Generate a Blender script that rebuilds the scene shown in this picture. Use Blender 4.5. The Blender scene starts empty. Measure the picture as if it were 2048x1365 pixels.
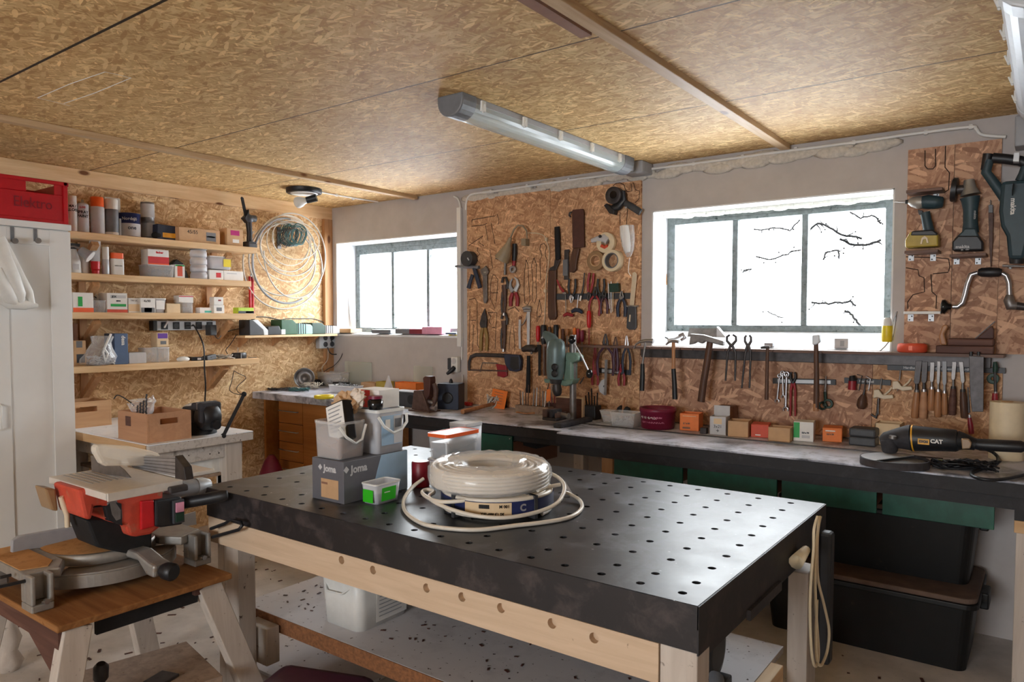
import bpy, math, random
from mathutils import Vector, Matrix
random.seed(7)
PI = math.pi
SC = bpy.context.scene
COL = SC.collection

# ---------------------------------------------------------------- camera
FPX, PCX, PCY = 1464.6, 1024.0, 706.0            # focal length and optical centre of the 2048x1365 frame
PITCH, YAW = math.radians(2.54), math.radians(36.43)
CAM = Vector((4.35, 0.0, 1.44))
cd = bpy.data.cameras.new('camera'); cam = bpy.data.objects.new('camera', cd); COL.objects.link(cam)
cd.sensor_width = 36.0; cd.lens = FPX / 2048 * 36.0
cd.shift_y = (PCY - 682.5) / 2048
cam.location = CAM
cam.rotation_euler = (PI / 2 - PITCH, 0, YAW)
cd.clip_start = 0.05; cd.clip_end = 200
cd.dof.use_dof = True; cd.dof.focus_distance = 3.9; cd.dof.aperture_fstop = 11.0
SC.camera = cam

# ---------------------------------------------------------------- sky, daylight, exposure
world = bpy.data.worlds.new('overcast_sky'); SC.world = world; world.use_nodes = True
nt = world.node_tree; nt.nodes.clear()
wo = nt.nodes.new('ShaderNodeOutputWorld'); wb = nt.nodes.new('ShaderNodeBackground')
wb.inputs[0].default_value = (0.93, 0.965, 1.0, 1); wb.inputs[1].default_value = 11.0
nt.links.new(wb.outputs[0], wo.inputs[0])
def portal(name, loc, rot, sx, sy):
    l = bpy.data.lights.new(name, 'AREA'); l.shape = 'RECTANGLE'; l.size = sx; l.size_y = sy
    l.cycles.is_portal = True
    o = bpy.data.objects.new(name, l); COL.objects.link(o); o.location = loc; o.rotation_euler = rot
portal('window_portal_a', (0.66, 3.93, 1.66), (-PI / 2, 0, 0), 1.25, 0.75)
portal('window_portal_b', (3.2, 3.93, 1.66), (-PI / 2, 0, 0), 1.25, 0.75)
portal('rear_fill_portal', (3.5, -3.02, 1.5), (PI / 2, 0, 0), 1.6, 1.1)  # unseen opening behind the camera, added to let in daylight as fill
SC.view_settings.view_transform = 'Standard'; SC.view_settings.look = 'None'
SC.view_settings.gamma = 1.0; SC.view_settings.use_curve_mapping = False
SC.view_settings.exposure = 1.0
SC.cycles.use_denoising = True
SC.cycles.max_bounces = 10; SC.cycles.diffuse_bounces = 6; SC.cycles.transparent_max_bounces = 16
SC.cycles.transmission_bounces = 6; SC.cycles.glossy_bounces = 4
SC.cycles.sample_clamp_indirect = 6.0
SC.cycles.caustics_reflective = False; SC.cycles.caustics_refractive = False

# ---------------------------------------------------------------- measuring: a pixel of the photograph onto a plane of the room
_fw = Vector((-math.sin(YAW) * math.cos(PITCH), math.cos(YAW) * math.cos(PITCH), -math.sin(PITCH)))
_rt = Vector((math.cos(YAW), math.sin(YAW), 0)); _up = _rt.cross(_fw)
def ray(px, py): return _fw + _rt * ((px - PCX) / FPX) - _up * ((py - PCY) / FPX)
def onx(px, py, v): r = ray(px, py); return CAM + r * ((v - CAM.x) / r.x)
def ony(px, py, v): r = ray(px, py); return CAM + r * ((v - CAM.y) / r.y)
def onz(px, py, v): r = ray(px, py); return CAM + r * ((v - CAM.z) / r.z)
def mpp(p): return (Vector(p) - CAM).dot(_fw) / FPX     # metres per pixel at a point

# ---------------------------------------------------------------- mesh builder
class MB:
    def __init__(s): s.v = []; s.f = []; s.mi = []; s.sm = []; s.mats = []; s.cur = 0
    def use(s, m):
        if m not in s.mats: s.mats.append(m)
        s.cur = s.mats.index(m); return s
    def add(s, vs, fs, smooth=False):
        b = len(s.v); s.v += [Vector(q) for q in vs]
        for f in fs: s.f.append([b + i for i in f]); s.mi.append(s.cur); s.sm.append(smooth)
        return s
    def box(s, x0, x1, y0, y1, z0, z1, M=None, tp=0.0):
        t = tp
        vs = [(x0 + t, y0 + t, z0), (x1 - t, y0 + t, z0), (x1 - t, y1 - t, z0), (x0 + t, y1 - t, z0), (x0, y0, z1), (x1, y0, z1), (x1, y1, z1), (x0, y1, z1)]
        if M is not None: vs = [M @ Vector(q) for q in vs]
        return s.add(vs, [(0, 3, 2, 1), (4, 5, 6, 7), (0, 1, 5, 4), (1, 2, 6, 5), (2, 3, 7, 6), (3, 0, 4, 7)])
    def cbox(s, c, sz, M=None):
        x, y, z = c; a, b, d = sz[0] / 2, sz[1] / 2, sz[2] / 2
        R = Matrix.Translation(c) @ (M.to_4x4() if M is not None else Matrix.Identity(4))
        return s.box(-a, a, -b, b, -d, d, R)
    def beam(s, p, q, w, h, up=(0, 0, 1)):
        p = Vector(p); q = Vector(q); d = (q - p); L = d.length; d.normalize()
        u = Vector(up); sd = d.cross(u)
        if sd.length < 1e-4: u = Vector((0, 1, 0)); sd = d.cross(u)
        sd.normalize(); u = sd.cross(d)
        M = Matrix((( d.x, sd.x, u.x, p.x), (d.y, sd.y, u.y, p.y), (d.z, sd.z, u.z, p.z), (0, 0, 0, 1)))
        return s.box(0, L, -w / 2, w / 2, -h / 2, h / 2, M)
    def tube(s, pts, r, n=8, closed=False, flat=1.0, fdir=None, smooth=True):
        P = [Vector(p) for p in pts]; N = len(P)
        R = r if isinstance(r, (list, tuple)) else [r] * N
        T = []
        for i in range(N):
            if closed: t = P[(i + 1) % N] - P[i - 1]
            else: t = P[min(i + 1, N - 1)] - P[max(i - 1, 0)]
            if t.length < 1e-9: t = Vector((0, 0, 1))
            T.append(t.normalized())
        if fdir is not None: u = Vector(fdir)
        else: u = Vector((0, 0, 1)) if abs(T[0].z) < 0.9 else Vector((1, 0, 0))
        vs = []; fs = []
        for i in range(N):
            t = T[i]
            if fdir is not None: u = Vector(fdir)
            u = u - t * u.dot(t)
            if u.length < 1e-5: u = t.orthogonal()
            u.normalize(); w = t.cross(u)
            for k in range(n):
                a = 2 * PI * k / n
                vs.append(P[i] + u * (math.cos(a) * R[i] * flat) + w * (math.sin(a) * R[i]))
        for i in range(N if closed else N - 1):
            j = (i + 1) % N
            for k in range(n):
                l = (k + 1) % n; fs.append((i * n + k, i * n + l, j * n + l, j * n + k))
        s.add(vs, fs, smooth)
        if not closed:
            s.add(vs[:n], [tuple(reversed(range(n)))]); s.add(vs[-n:], [tuple(range(n))])
        return s
    def lathe(s, prof, M=None, n=24, smooth=True, cap=True):
        """prof: (radius, height) pairs bottom to top around local z"""
        vs = []; fs = []
        for r, z in prof:
            for k in range(n):
                a = 2 * PI * k / n; vs.append(Vector((r * math.cos(a), r * math.sin(a), z)))
        if M is not None: vs = [M @ q for q in vs]
        for i in range(len(prof) - 1):
            for k in range(n):
                l = (k + 1) % n; fs.append((i * n + k, i * n + l, (i + 1) * n + l, (i + 1) * n + k))
        s.add(vs, fs, smooth)
        if cap:
            if prof[0][0] > 1e-6: s.add(vs[:n], [tuple(reversed(range(n)))])
            if prof[-1][0] > 1e-6: s.add(vs[-n:], [tuple(range(n))])
        return s
    def prism(s, out, a, b, ax='y', M=None):
        """out: 2-d outline; ax is the axis of thickness, a..b its range"""
        if ax == 'y': f = lambda p, t: Vector((p[0], t, p[1]))
        elif ax == 'x': f = lambda p, t: Vector((t, p[0], p[1]))
        else: f = lambda p, t: Vector((p[0], p[1], t))
        n = len(out)
        area = sum(out[i][0] * out[(i + 1) % n][1] - out[(i + 1) % n][0] * out[i][1] for i in range(n))
        if area < 0: out = list(reversed(out))
        vs = [f(p, a) for p in out] + [f(p, b) for p in out]
        if M is not None: vs = [M @ q for q in vs]
        fr = tuple(range(n)); bk = tuple(reversed(range(n, 2 * n)))
        fs = [fr, bk] + [(i, i + n, (i + 1) % n + n, (i + 1) % n) for i in range(n)]
        if ax in ('x', 'z'): fs = [tuple(reversed(q)) for q in fs]
        return s.add(vs, fs)
    def ball(s, c, r, sc=(1, 1, 1), n=16, m=10, M=None):
        prof = [(math.sin(PI * i / m) * 1.0, -math.cos(PI * i / m)) for i in range(m + 1)]
        prof[0] = (1e-4, -1); prof[-1] = (1e-4, 1)
        T = Matrix.Translation(c) @ (M.to_4x4() if M is not None else Matrix.Identity(4)) @ Matrix.Diagonal((r * sc[0], r * sc[1], r * sc[2], 1))
        return s.lathe(prof, T, n)
    def build(s, name, m=None, parent=None, bevel=0.0, world=False, seg=2, smooth_all=False, solid=0.0, keep=False):
        me = bpy.data.meshes.new(name)
        vs = s.v
        org = Vector((0, 0, 0))
        if parent is None and not keep:
            xs = [q.x for q in vs]; ys = [q.y for q in vs]; zs = [q.z for q in vs]
            org = Vector(((min(xs) + max(xs)) / 2, (min(ys) + max(ys)) / 2, min(zs)))
            vs = [q - org for q in vs]
        elif world:
            inv = WM[parent.name].inverted(); vs = [inv @ q for q in vs]
        me.from_pydata([tuple(q) for q in vs], [], s.f)
        ms = s.mats if s.mats else [m]
        for x in ms: me.materials.append(MT[x] if isinstance(x, str) else x)
        me.polygons.foreach_set('material_index', s.mi if s.mats else [0] * len(s.f))
        me.polygons.foreach_set('use_smooth', [True] * len(s.f) if smooth_all else s.sm)
        me.update()
        o = bpy.data.objects.new(name, me); COL.objects.link(o)
        if parent is not None:
            o.parent = parent; WM[o.name] = WM[parent.name]
        else:
            o.location = org; WM[o.name] = Matrix.Translation(org)
        if solid:
            md = o.modifiers.new('thickness', 'SOLIDIFY'); md.thickness = solid; md.offset = 0
        if bevel:
            md = o.modifiers.new('bevel', 'BEVEL'); md.width = bevel; md.segments = seg
            md.limit_method = 'ANGLE'; md.angle_limit = math.radians(38); md.harden_normals = False
        return o
WM = {}
def tag(o, label, cat, group=None, kind=None):
    o['label'] = label
    if cat: o['category'] = cat
    if group: o['group'] = group
    if kind: o['kind'] = kind
    return o
def thing(name, label, cat, loc, rz=0.0, group=None):
    o = bpy.data.objects.new(name, None); COL.objects.link(o); o.empty_display_size = 0.05
    o.location = loc; o.rotation_euler = (0, 0, rz)
    WM[o.name] = Matrix.Translation(loc) @ Matrix.Rotation(rz, 4, 'Z')
    return tag(o, label, cat, group)
def struct(o, label=None):
    o['kind'] = 'structure'
    if label: o['label'] = label
    return o
def P(mb, name, m, parent, bevel=0.0, world=False, **k): return mb.build(name, m, parent, bevel, world, **k)
def RX(a): return Matrix.Rotation(a, 4, 'X')
def RY(a): return Matrix.Rotation(a, 4, 'Y')
def RZ(a): return Matrix.Rotation(a, 4, 'Z')
def TR(*v): return Matrix.Translation(v)

# face frames: text and labels lie in local XY with normal +Z
def face(kind, loc, roll=0.0, rz=0.0):
    """kind 'front' looks to -Y, 'side' to +X, 'up' to +Z"""
    base = {'front': RX(PI / 2), 'side': RZ(PI / 2) @ RX(PI / 2), 'up': Matrix.Identity(4), 'left': RZ(-PI / 2) @ RX(PI / 2)}[kind]
    return TR(*loc) @ RZ(rz) @ base @ RZ(roll)
def text(body, size, M, m, parent, name='lettering', bold=0.0, align='CENTER', sx=1.0, world=False):
    cu = bpy.data.curves.new('t', 'FONT'); cu.body = body; cu.size = size; cu.align_x = align; cu.align_y = 'CENTER'
    cu.offset = bold; cu.extrude = 0.0002; cu.resolution_u = 3
    ob = bpy.data.objects.new('t', cu); COL.objects.link(ob)
    me = bpy.data.meshes.new_from_object(ob)
    bpy.data.objects.remove(ob); bpy.data.curves.remove(cu)
    T = M @ Matrix.Diagonal((sx, 1, 1, 1))
    if world: T = WM[parent.name].inverted() @ T
    me.transform(T); me.materials.clear(); me.materials.append(MT[m]); me.name = name
    o = bpy.data.objects.new(name, me); COL.objects.link(o); o.parent = parent; WM[o.name] = WM[parent.name]
    return o
def sticker(parent, M, w, h, m, name='label', world=False, t=0.0006):
    mb = MB(); mb.box(-w / 2, w / 2, -h / 2, h / 2, 0, t, M); return mb.build(name, m, parent, world=world)

# ---------------------------------------------------------------- materials
MT = {}
def _new(name):
    m = bpy.data.materials.new(name); m.use_nodes = True; t = m.node_tree; t.nodes.clear()
    o = t.nodes.new('ShaderNodeOutputMaterial'); b = t.nodes.new('ShaderNodeBsdfPrincipled')
    t.links.new(b.outputs[0], o.inputs[0]); MT[name] = m
    return m, t, b, o
def N(t, kind, **k):
    n = t.nodes.new(kind)
    for a, v in k.items(): setattr(n, a, v)
    return n
def lin(c): return tuple(((x / 255) / 12.92 if x / 255 <= 0.04045 else ((x / 255 + 0.055) / 1.055) ** 2.4) for x in c) + (1,)
def coords(t, scale=(1, 1, 1), rot=(0, 0, 0), loc=(0, 0, 0)):
    c = N(t, 'ShaderNodeTexCoord'); m = N(t, 'ShaderNodeMapping')
    m.inputs['Scale'].default_value = scale; m.inputs['Rotation'].default_value = rot; m.inputs['Location'].default_value = loc
    t.links.new(c.outputs['Object'], m.inputs[0]); return m.outputs[0]
def ramp(t, src, stops):
    r = N(t, 'ShaderNodeValToRGB'); e = r.color_ramp.elements
    while len(e) < len(stops): e.new(0.5)
    for i, (p, c) in enumerate(stops): e[i].position = p; e[i].color = c if len(c) == 4 else lin(c)
    t.links.new(src, r.inputs[0]); return r.outputs[0]
def noise(t, vec, scale, detail=4, rough=0.6, dist=0.0):
    n = N(t, 'ShaderNodeTexNoise'); n.inputs['Scale'].default_value = scale; n.inputs['Detail'].default_value = detail
    n.inputs['Roughness'].default_value = rough; n.inputs['Distortion'].default_value = dist
    t.links.new(vec, n.inputs['Vector']); return n.outputs['Fac']
def mix(t, fac, a, b, mode='MIX'):
    m = N(t, 'ShaderNodeMix', data_type='RGBA', blend_type=mode)
    for s, v in ((m.inputs[0], fac), (m.inputs[6], a), (m.inputs[7], b)):
        if hasattr(v, 'links'): t.links.new(v, s)
        else: s.default_value = v
    return m.outputs[2]
def bump(t, b, h, strength=0.3, dist=0.002):
    n = N(t, 'ShaderNodeBump'); n.inputs['Strength'].default_value = strength; n.inputs['Distance'].default_value = dist
    t.links.new(h, n.inputs['Height']); t.links.new(n.outputs[0], b.inputs['Normal'])
def plain(name, c, rough=0.5, metal=0.0, var=0.12, scale=30.0, spec=0.5, dirt=None):
    """a plain coloured surface with a little grime in its tone"""
    m, t, b, o = _new(name); v = coords(t)
    f = noise(t, v, scale, 3)
    base = lin(c); dk = tuple(x * (1 - var) for x in base[:3]) + (1,); lt = tuple(min(1, x * (1 + var)) for x in base[:3]) + (1,)
    col = ramp(t, f, [(0.3, dk), (0.7, lt)])
    if dirt:
        f2 = noise(t, v, dirt[1], 5, 0.65); msk = ramp(t, f2, [(dirt[2], (0, 0, 0, 1)), (min(1, dirt[2] + 0.12), (1, 1, 1, 1))])
        col = mix(t, msk, col, lin(dirt[0]))
    t.links.new(col, b.inputs['Base Color']); b.inputs['Roughness'].default_value = rough; b.inputs['Metallic'].default_value = metal
    b.inputs['Specular IOR Level'].default_value = spec
    return m
def clear(name, c=(1, 1, 1), alpha=0.35, rough=0.15, spec=0.5, fres=0.3):
    m, t, b, o = _new(name)
    b.inputs['Base Color'].default_value = lin(c) if max(c) > 1 else tuple(c) + (1,)
    b.inputs['Roughness'].default_value = rough; b.inputs['Specular IOR Level'].default_value = spec
    tr = N(t, 'ShaderNodeBsdfTransparent'); tr.inputs[0].default_value = (1, 1, 1, 1)
    fr = N(t, 'ShaderNodeLayerWeight'); fr.inputs[0].default_value = 0.35
    ma = N(t, 'ShaderNodeMath', operation='MULTIPLY_ADD'); ma.inputs[1].default_value = fres; ma.inputs[2].default_value = alpha; ma.use_clamp = True
    t.links.new(fr.outputs['Facing'], ma.inputs[0])
    mx = N(t, 'ShaderNodeMixShader'); t.links.new(ma.outputs[0], mx.inputs[0]); t.links.new(tr.outputs[0], mx.inputs[1]); t.links.new(b.outputs[0], mx.inputs[2])
    t.links.new(mx.outputs[0], o.inputs[0]); return m

def osb(name, plane, light, dark, off=(0, 0, 0), flake=1.0, rough=0.62, seams=None, spec=0.25):
    """oriented strand board: several sparse layers of long flakes, each layer turned its own way"""
    m, t, b, o = _new(name)
    c = N(t, 'ShaderNodeTexCoord'); sp = N(t, 'ShaderNodeSeparateXYZ'); t.links.new(c.outputs['Object'], sp.inputs[0])
    cb = N(t, 'ShaderNodeCombineXYZ')
    a, d = {'xy': (0, 1), 'xz': (0, 2), 'yz': (1, 2)}[plane]
    t.links.new(sp.outputs[a], cb.inputs[0]); t.links.new(sp.outputs[d], cb.inputs[1])
    dk, lt = lin(dark), lin(light)
    md = tuple((x + y) / 2 for x, y in zip(dk, lt))
    bn = noise(t, cb.outputs[0], 26, 5, 0.7, 1.0)
    col = ramp(t, bn, [(0.3, dk), (0.55, md), (0.75, lt)]); hgt = bn
    rng = random.Random(3)
    for i, ang in enumerate((0.1, 1.35, -0.55, 0.75, 2.3, -0.15, 1.9, 0.35)):
        ro = N(t, 'ShaderNodeVectorRotate', rotation_type='Z_AXIS'); ro.inputs['Angle'].default_value = ang
        mp = N(t, 'ShaderNodeMapping')
        mp.inputs['Location'].default_value = (off[0] + i * 3.7, off[1] + i * 1.9, 0)
        sx, sy = rng.choice(((13, 75), (19, 100), (15, 62), (24, 140)))
        mp.inputs['Scale'].default_value = (sx / flake, sy / flake, 1)
        nd = N(t, 'ShaderNodeTexNoise', noise_dimensions='2D'); nd.inputs['Scale'].default_value = 9; nd.inputs['Detail'].default_value = 1
        t.links.new(cb.outputs[0], nd.inputs['Vector'])
        va = N(t, 'ShaderNodeVectorMath', operation='MULTIPLY_ADD')
        t.links.new(nd.outputs['Color'], va.inputs[0]); va.inputs[1].default_value = (0.012, 0.012, 0); t.links.new(cb.outputs[0], va.inputs[2])
        t.links.new(va.outputs[0], ro.inputs['Vector']); t.links.new(ro.outputs[0], mp.inputs[0])
        vo = N(t, 'ShaderNodeTexVoronoi', voronoi_dimensions='2D', feature='F1'); vo.inputs['Scale'].default_value = 1
        t.links.new(mp.outputs[0], vo.inputs['Vector'])
        sc = N(t, 'ShaderNodeSeparateColor'); t.links.new(vo.outputs['Color'], sc.inputs[0])
        msk = N(t, 'ShaderNodeMath', operation='GREATER_THAN'); msk.inputs[1].default_value = 0.66; t.links.new(sc.outputs[0], msk.inputs[0])
        e = N(t, 'ShaderNodeMath', operation='LESS_THAN'); e.inputs[1].default_value = 0.48; t.links.new(vo.outputs['Distance'], e.inputs[0])
        mm = N(t, 'ShaderNodeMath', operation='MULTIPLY'); t.links.new(msk.outputs[0], mm.inputs[0]); t.links.new(e.outputs[0], mm.inputs[1])
        ff = N(t, 'ShaderNodeMath', operation='MULTIPLY'); ff.inputs[1].default_value = 0.82; t.links.new(mm.outputs[0], ff.inputs[0])
        hi = tuple(min(1, x * 1.28) for x in lt[:3]) + (1,)
        lo = tuple(x * 0.85 for x in dk[:3]) + (1,)
        fc = ramp(t, sc.outputs[1], [(0.0, lo), (0.22, dk), (0.55, md), (0.82, lt), (1.0, hi)])
        col = mix(t, ff.outputs[0], col, fc)
    big = noise(t, cb.outputs[0], 1.3, 3)
    col = mix(t, 0.55, col, ramp(t, big, [(0.3, (0.72, 0.68, 0.62, 1)), (0.7, (1.12, 1.1, 1.06, 1))]), 'MULTIPLY')
    if seams:
        for axis, lo_, hi_ in seams:
            g = N(t, 'ShaderNodeMath', operation='COMPARE'); g.inputs[1].default_value = (lo_ + hi_) / 2; g.inputs[2].default_value = (hi_ - lo_) / 2
            t.links.new(sp.outputs[axis], g.inputs[0]); col = mix(t, g.outputs[0], col, (0.03, 0.018, 0.01, 1))
    t.links.new(col, b.inputs['Base Color']); b.inputs['Roughness'].default_value = rough; b.inputs['Specular IOR Level'].default_value = spec
    hb = N(t, 'ShaderNodeRGBToBW'); t.links.new(col, hb.inputs[0]); bump(t, b, hb.outputs[0], 0.35, 0.0015)
    return m
def wood(name, light, dark, axis=0, rough=0.55, scale=1.0, knots=False, dirt=None, spec=0.3):
    m, t, b, o = _new(name)
    s = [22 * scale] * 3; s[axis] = 1.6 * scale
    v = coords(t, tuple(s)); f = noise(t, v, 1.6, 6, 0.6, 0.8)
    col = ramp(t, f, [(0.25, dark), (0.5, tuple((a + b2) / 2 for a, b2 in zip(dark, light))), (0.75, light)])
    if knots:
        v2 = coords(t, tuple(7 if i != axis else 3.2 for i in range(3)))
        vo = N(t, 'ShaderNodeTexVoronoi'); vo.inputs['Scale'].default_value = 1; t.links.new(v2, vo.inputs['Vector'])
        k = ramp(t, vo.outputs['Distance'], [(0.07, (1, 1, 1, 1)), (0.12, (0, 0, 0, 1))]); col = mix(t, k, col, lin((110, 66, 35)))
    if dirt:
        v3 = coords(t); f2 = noise(t, v3, dirt[1], 6, 0.7); k = ramp(t, f2, [(dirt[2], (0, 0, 0, 1)), (min(1, dirt[2] + 0.08), (1, 1, 1, 1))]); col = mix(t, k, col, lin(dirt[0]))
    t.links.new(col, b.inputs['Base Color']); b.inputs['Roughness'].default_value = rough; b.inputs['Specular IOR Level'].default_value = spec
    bump(t, b, f, 0.15, 0.001); return m

osb('osb_ceiling', 'xy', (230, 200, 146), (186, 144, 92), seams=[(1, 2.745, 2.752), (1, 1.02, 1.03), (1, 1.905, 1.911)])
osb('osb_left', 'yz', (238, 208, 164), (194, 150, 104), off=(5, 2, 0), seams=[(0, -9, -8)])
osb('osb_panel', 'xz', (220, 180, 142), (176, 130, 96), off=(9, 4, 0), flake=0.9)
osb('osb_panel_coarse', 'xz', (212, 174, 146), (162, 120, 98), off=(2, 8, 0), flake=1.5)
wood('pine', (236, 206, 164), (208, 168, 122), 1, knots=True)
wood('pine_x', (214, 180, 138), (186, 146, 102), 0, knots=True)
wood('pine_z', (204, 160, 116), (166, 120, 80), 2, knots=True)
wood('batten', (206, 178, 142), (170, 138, 100), 1, knots=True)
wood('crate_wood', (222, 182, 140), (194, 150, 110), 1, scale=0.7)
wood('crate_wood_dark', (198, 152, 116), (172, 126, 94), 0, scale=0.7)
wood('drawer_wood', (188, 126, 66), (150, 92, 42), 0, scale=0.6, rough=0.4)
wood('white_wood', (206, 196, 186), (180, 168, 156), 2, dirt=((90, 76, 66), 34, 0.63))
wood('white_wood_x', (214, 190, 164), (192, 166, 138), 0, dirt=((120, 96, 76), 40, 0.69))
wood('saw_ply', (160, 112, 66), (118, 76, 40), 0, rough=0.8, dirt=((120, 72, 30), 60, 0.62))
wood('handle_wood', (188, 140, 100), (150, 100, 66), 2, rough=0.4)
wood('handle_dark', (104, 74, 58), (70, 48, 38), 2, rough=0.45)
wood('old_wood', (112, 78, 66), (74, 48, 42), 0, rough=0.6)
wood('ledge_wood', (130, 104, 92), (92, 70, 62), 0)
plain('plaster', (186, 181, 179), 0.9, var=0.06, scale=9, dirt=((120, 112, 106), 46, 0.74))
plain('reveal_white', (232, 234, 236), 0.85, var=0.04, scale=14, dirt=((110, 110, 108), 40, 0.73))
plain('foam', (202, 196, 186), 0.9, var=0.15, scale=60)
plain('foam_white', (226, 226, 214), 0.85, var=0.1, scale=50)
plain('concrete', (192, 186, 180), 0.85, var=0.18, scale=6, dirt=((62, 50, 40), 90, 0.64))
plain('frame_paint', (112, 120, 120), 0.6, var=0.25, scale=40, dirt=((44, 60, 58), 30, 0.58))
plain('white_paint', (226, 226, 224), 0.45, var=0.03, scale=5)
plain('white_plastic', (226, 226, 222), 0.4, var=0.04)
plain('cream_plastic', (212, 196, 168), 0.45, var=0.07)
plain('grey_plastic', (158, 160, 164), 0.45, var=0.06)
plain('mid_grey', (112, 114, 118), 0.5, var=0.1)
plain('dark_grey', (62, 64, 68), 0.5, var=0.15)
plain('black', (30, 30, 33), 0.45, var=0.25)
plain('black_matte', (24, 23, 24), 0.8, var=0.3)
plain('gloss_black', (18, 18, 20), 0.15, var=0.2)
plain('dusty_black', (52, 50, 54), 0.75, var=0.35, dirt=((150, 146, 142), 50, 0.66))
plain('steel', (176, 176, 178), 0.3, 0.9, var=0.12)
plain('dull_steel', (132, 128, 126), 0.45, 0.75, var=0.2)
plain('dark_steel', (74, 70, 70), 0.45, 0.6, var=0.25)
plain('rust_steel', (96, 74, 66), 0.6, 0.4, var=0.3)
plain('chrome', (176, 176, 180), 0.28, 0.9, var=0.05)
plain('cast_alu', (160, 156, 150), 0.5, 0.55, var=0.12, dirt=((160, 128, 92), 14, 0.64))
plain('table_alu', (214, 208, 200), 0.35, 0.15, var=0.06)
plain('alu', (176, 176, 180), 0.38, 0.7, var=0.08)
plain('red', (196, 22, 30), 0.4, var=0.08)
plain('crate_red', (178, 8, 24), 0.35, var=0.08)
plain('saw_red', (198, 74, 54), 0.45, var=0.12, dirt=((176, 110, 84), 14, 0.58))
plain('dark_red', (128, 20, 36), 0.4, var=0.12)
plain('maroon', (116, 22, 52), 0.4, var=0.1)
plain('magenta', (176, 26, 110), 0.4)
plain('pink', (222, 150, 176), 0.5)
plain('orange', (236, 96, 34), 0.4, var=0.05)
plain('orange_box', (232, 124, 50), 0.55, var=0.06)
plain('red_orange', (206, 78, 48), 0.55, var=0.07)
plain('yellow', (230, 206, 40), 0.4, var=0.05)
plain('cat_yellow', (232, 168, 44), 0.45)
plain('dull_yellow', (172, 150, 60), 0.5)
plain('lime', (178, 206, 60), 0.45)
plain('green', (30, 162, 70), 0.5, var=0.04)
plain('bright_green', (50, 190, 30), 0.45, var=0.04)
plain('dark_green', (22, 58, 44), 0.5)
plain('bosch_green', (44, 88, 62), 0.5)
plain('mint', (150, 196, 190), 0.45)
plain('teal', (70, 180, 160), 0.5)
plain('teal_wire', (74, 118, 118), 0.45, var=0.2)
plain('blue_grey', (84, 106, 140), 0.5, var=0.05)
plain('light_blue', (158, 188, 214), 0.5, var=0.04)
plain('navy', (36, 46, 92), 0.4, var=0.1)
plain('dark_blue', (34, 44, 66), 0.5, var=0.12)
plain('purple', (104, 58, 156), 0.5)
plain('box_grey', (98, 98, 104), 0.6, var=0.06)
plain('paper', (232, 230, 226), 0.7, var=0.03)
plain('paper_grey', (196, 196, 198), 0.7, var=0.05)
plain('kraft', (196, 158, 118), 0.75, var=0.06)
plain('kraft_light', (222, 196, 158), 0.7, var=0.05)
plain('kraft_dark', (140, 102, 82), 0.8, var=0.08)
plain('wrinkled_paper', (206, 172, 134), 0.8, var=0.12, scale=60)
plain('sponge', (232, 220, 206), 0.9, var=0.1, scale=60)
plain('tool_red', (150, 34, 44), 0.45, var=0.1)
plain('tool_purple', (74, 36, 56), 0.45, var=0.1)
plain('tan_handle', (150, 120, 62), 0.5, var=0.1)
plain('lamp_beige', (150, 136, 112), 0.5, var=0.07)
plain('drill_green', (94, 112, 112), 0.4, var=0.08, metal=0.2)
plain('stand_green', (108, 134, 120), 0.45, var=0.12, dirt=((60, 64, 58), 30, 0.62))
plain('makita_teal', (40, 62, 70), 0.5, var=0.12)
plain('marker', (44, 26, 20), 0.8)
plain('cable_white', (226, 218, 204), 0.4, var=0.05)
plain('cable_grey', (196, 192, 184), 0.45, var=0.08)
plain('tape_brown', (150, 120, 86), 0.35, var=0.06)
plain('tape_cream', (222, 206, 174), 0.55, var=0.05)
plain('bin_black', (11, 11, 12), 0.5, var=0.2, dirt=((60, 48, 40), 20, 0.66))
plain('dusty_lid', (104, 84, 72), 0.8, var=0.2, scale=14)
plain('snow', (236, 238, 242), 0.9)
plain('twig', (8, 6, 6), 0.9)
plain('leather', (78, 44, 36), 0.6, var=0.15)
plain('silver_grey', (196, 200, 204), 0.4, 0.2, var=0.04)
plain('particle_board', (128, 84, 52), 0.85, var=0.3, scale=90)
plain('raw_board', (150, 128, 110), 0.85, var=0.2, scale=40, dirt=((90, 64, 44), 26, 0.62))
clear('clear_plastic', (0.86, 0.87, 0.88), 0.20, 0.2)
clear('milky_plastic', (0.84, 0.85, 0.90), 0.40, 0.3)
clear('clear_film', (0.9, 0.9, 0.92), 0.24, 0.12, 0.9, 0.2)
clear('smoked_plastic', (0.95, 0.88, 0.76), 0.42, 0.25)
clear('glass_sheet', (0.55, 0.6, 0.5), 0.18, 0.05)
clear('tube_cover', (0.80, 0.90, 0.87), 0.34, 0.12, 0.9)

def dusty_top(name, base, dust, rough, amt, scale, specks=None, spec=0.5):
    m, t, b, o = _new(name); v = coords(t)
    f = noise(t, v, scale, 7, 0.68, 0.4); k = ramp(t, f, [(amt, (0, 0, 0, 1)), (amt + 0.22, (1, 1, 1, 1))])
    col = mix(t, k, lin(base), lin(dust))
    if specks:
        s = noise(t, v, specks[1], 2, 0.5); ks = ramp(t, s, [(specks[2], (0, 0, 0, 1)), (specks[2] + 0.03, (1, 1, 1, 1))]); col = mix(t, ks, col, lin(specks[0]))
    t.links.new(col, b.inputs['Base Color'])
    mr = N(t, 'ShaderNodeMapRange'); mr.inputs[3].default_value = rough - 0.08; mr.inputs[4].default_value = rough + 0.2
    t.links.new(f, mr.inputs[0]); t.links.new(mr.outputs[0], b.inputs['Roughness']); b.inputs['Specular IOR Level'].default_value = spec
    bump(t, b, f, 0.12, 0.001); return m
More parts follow.
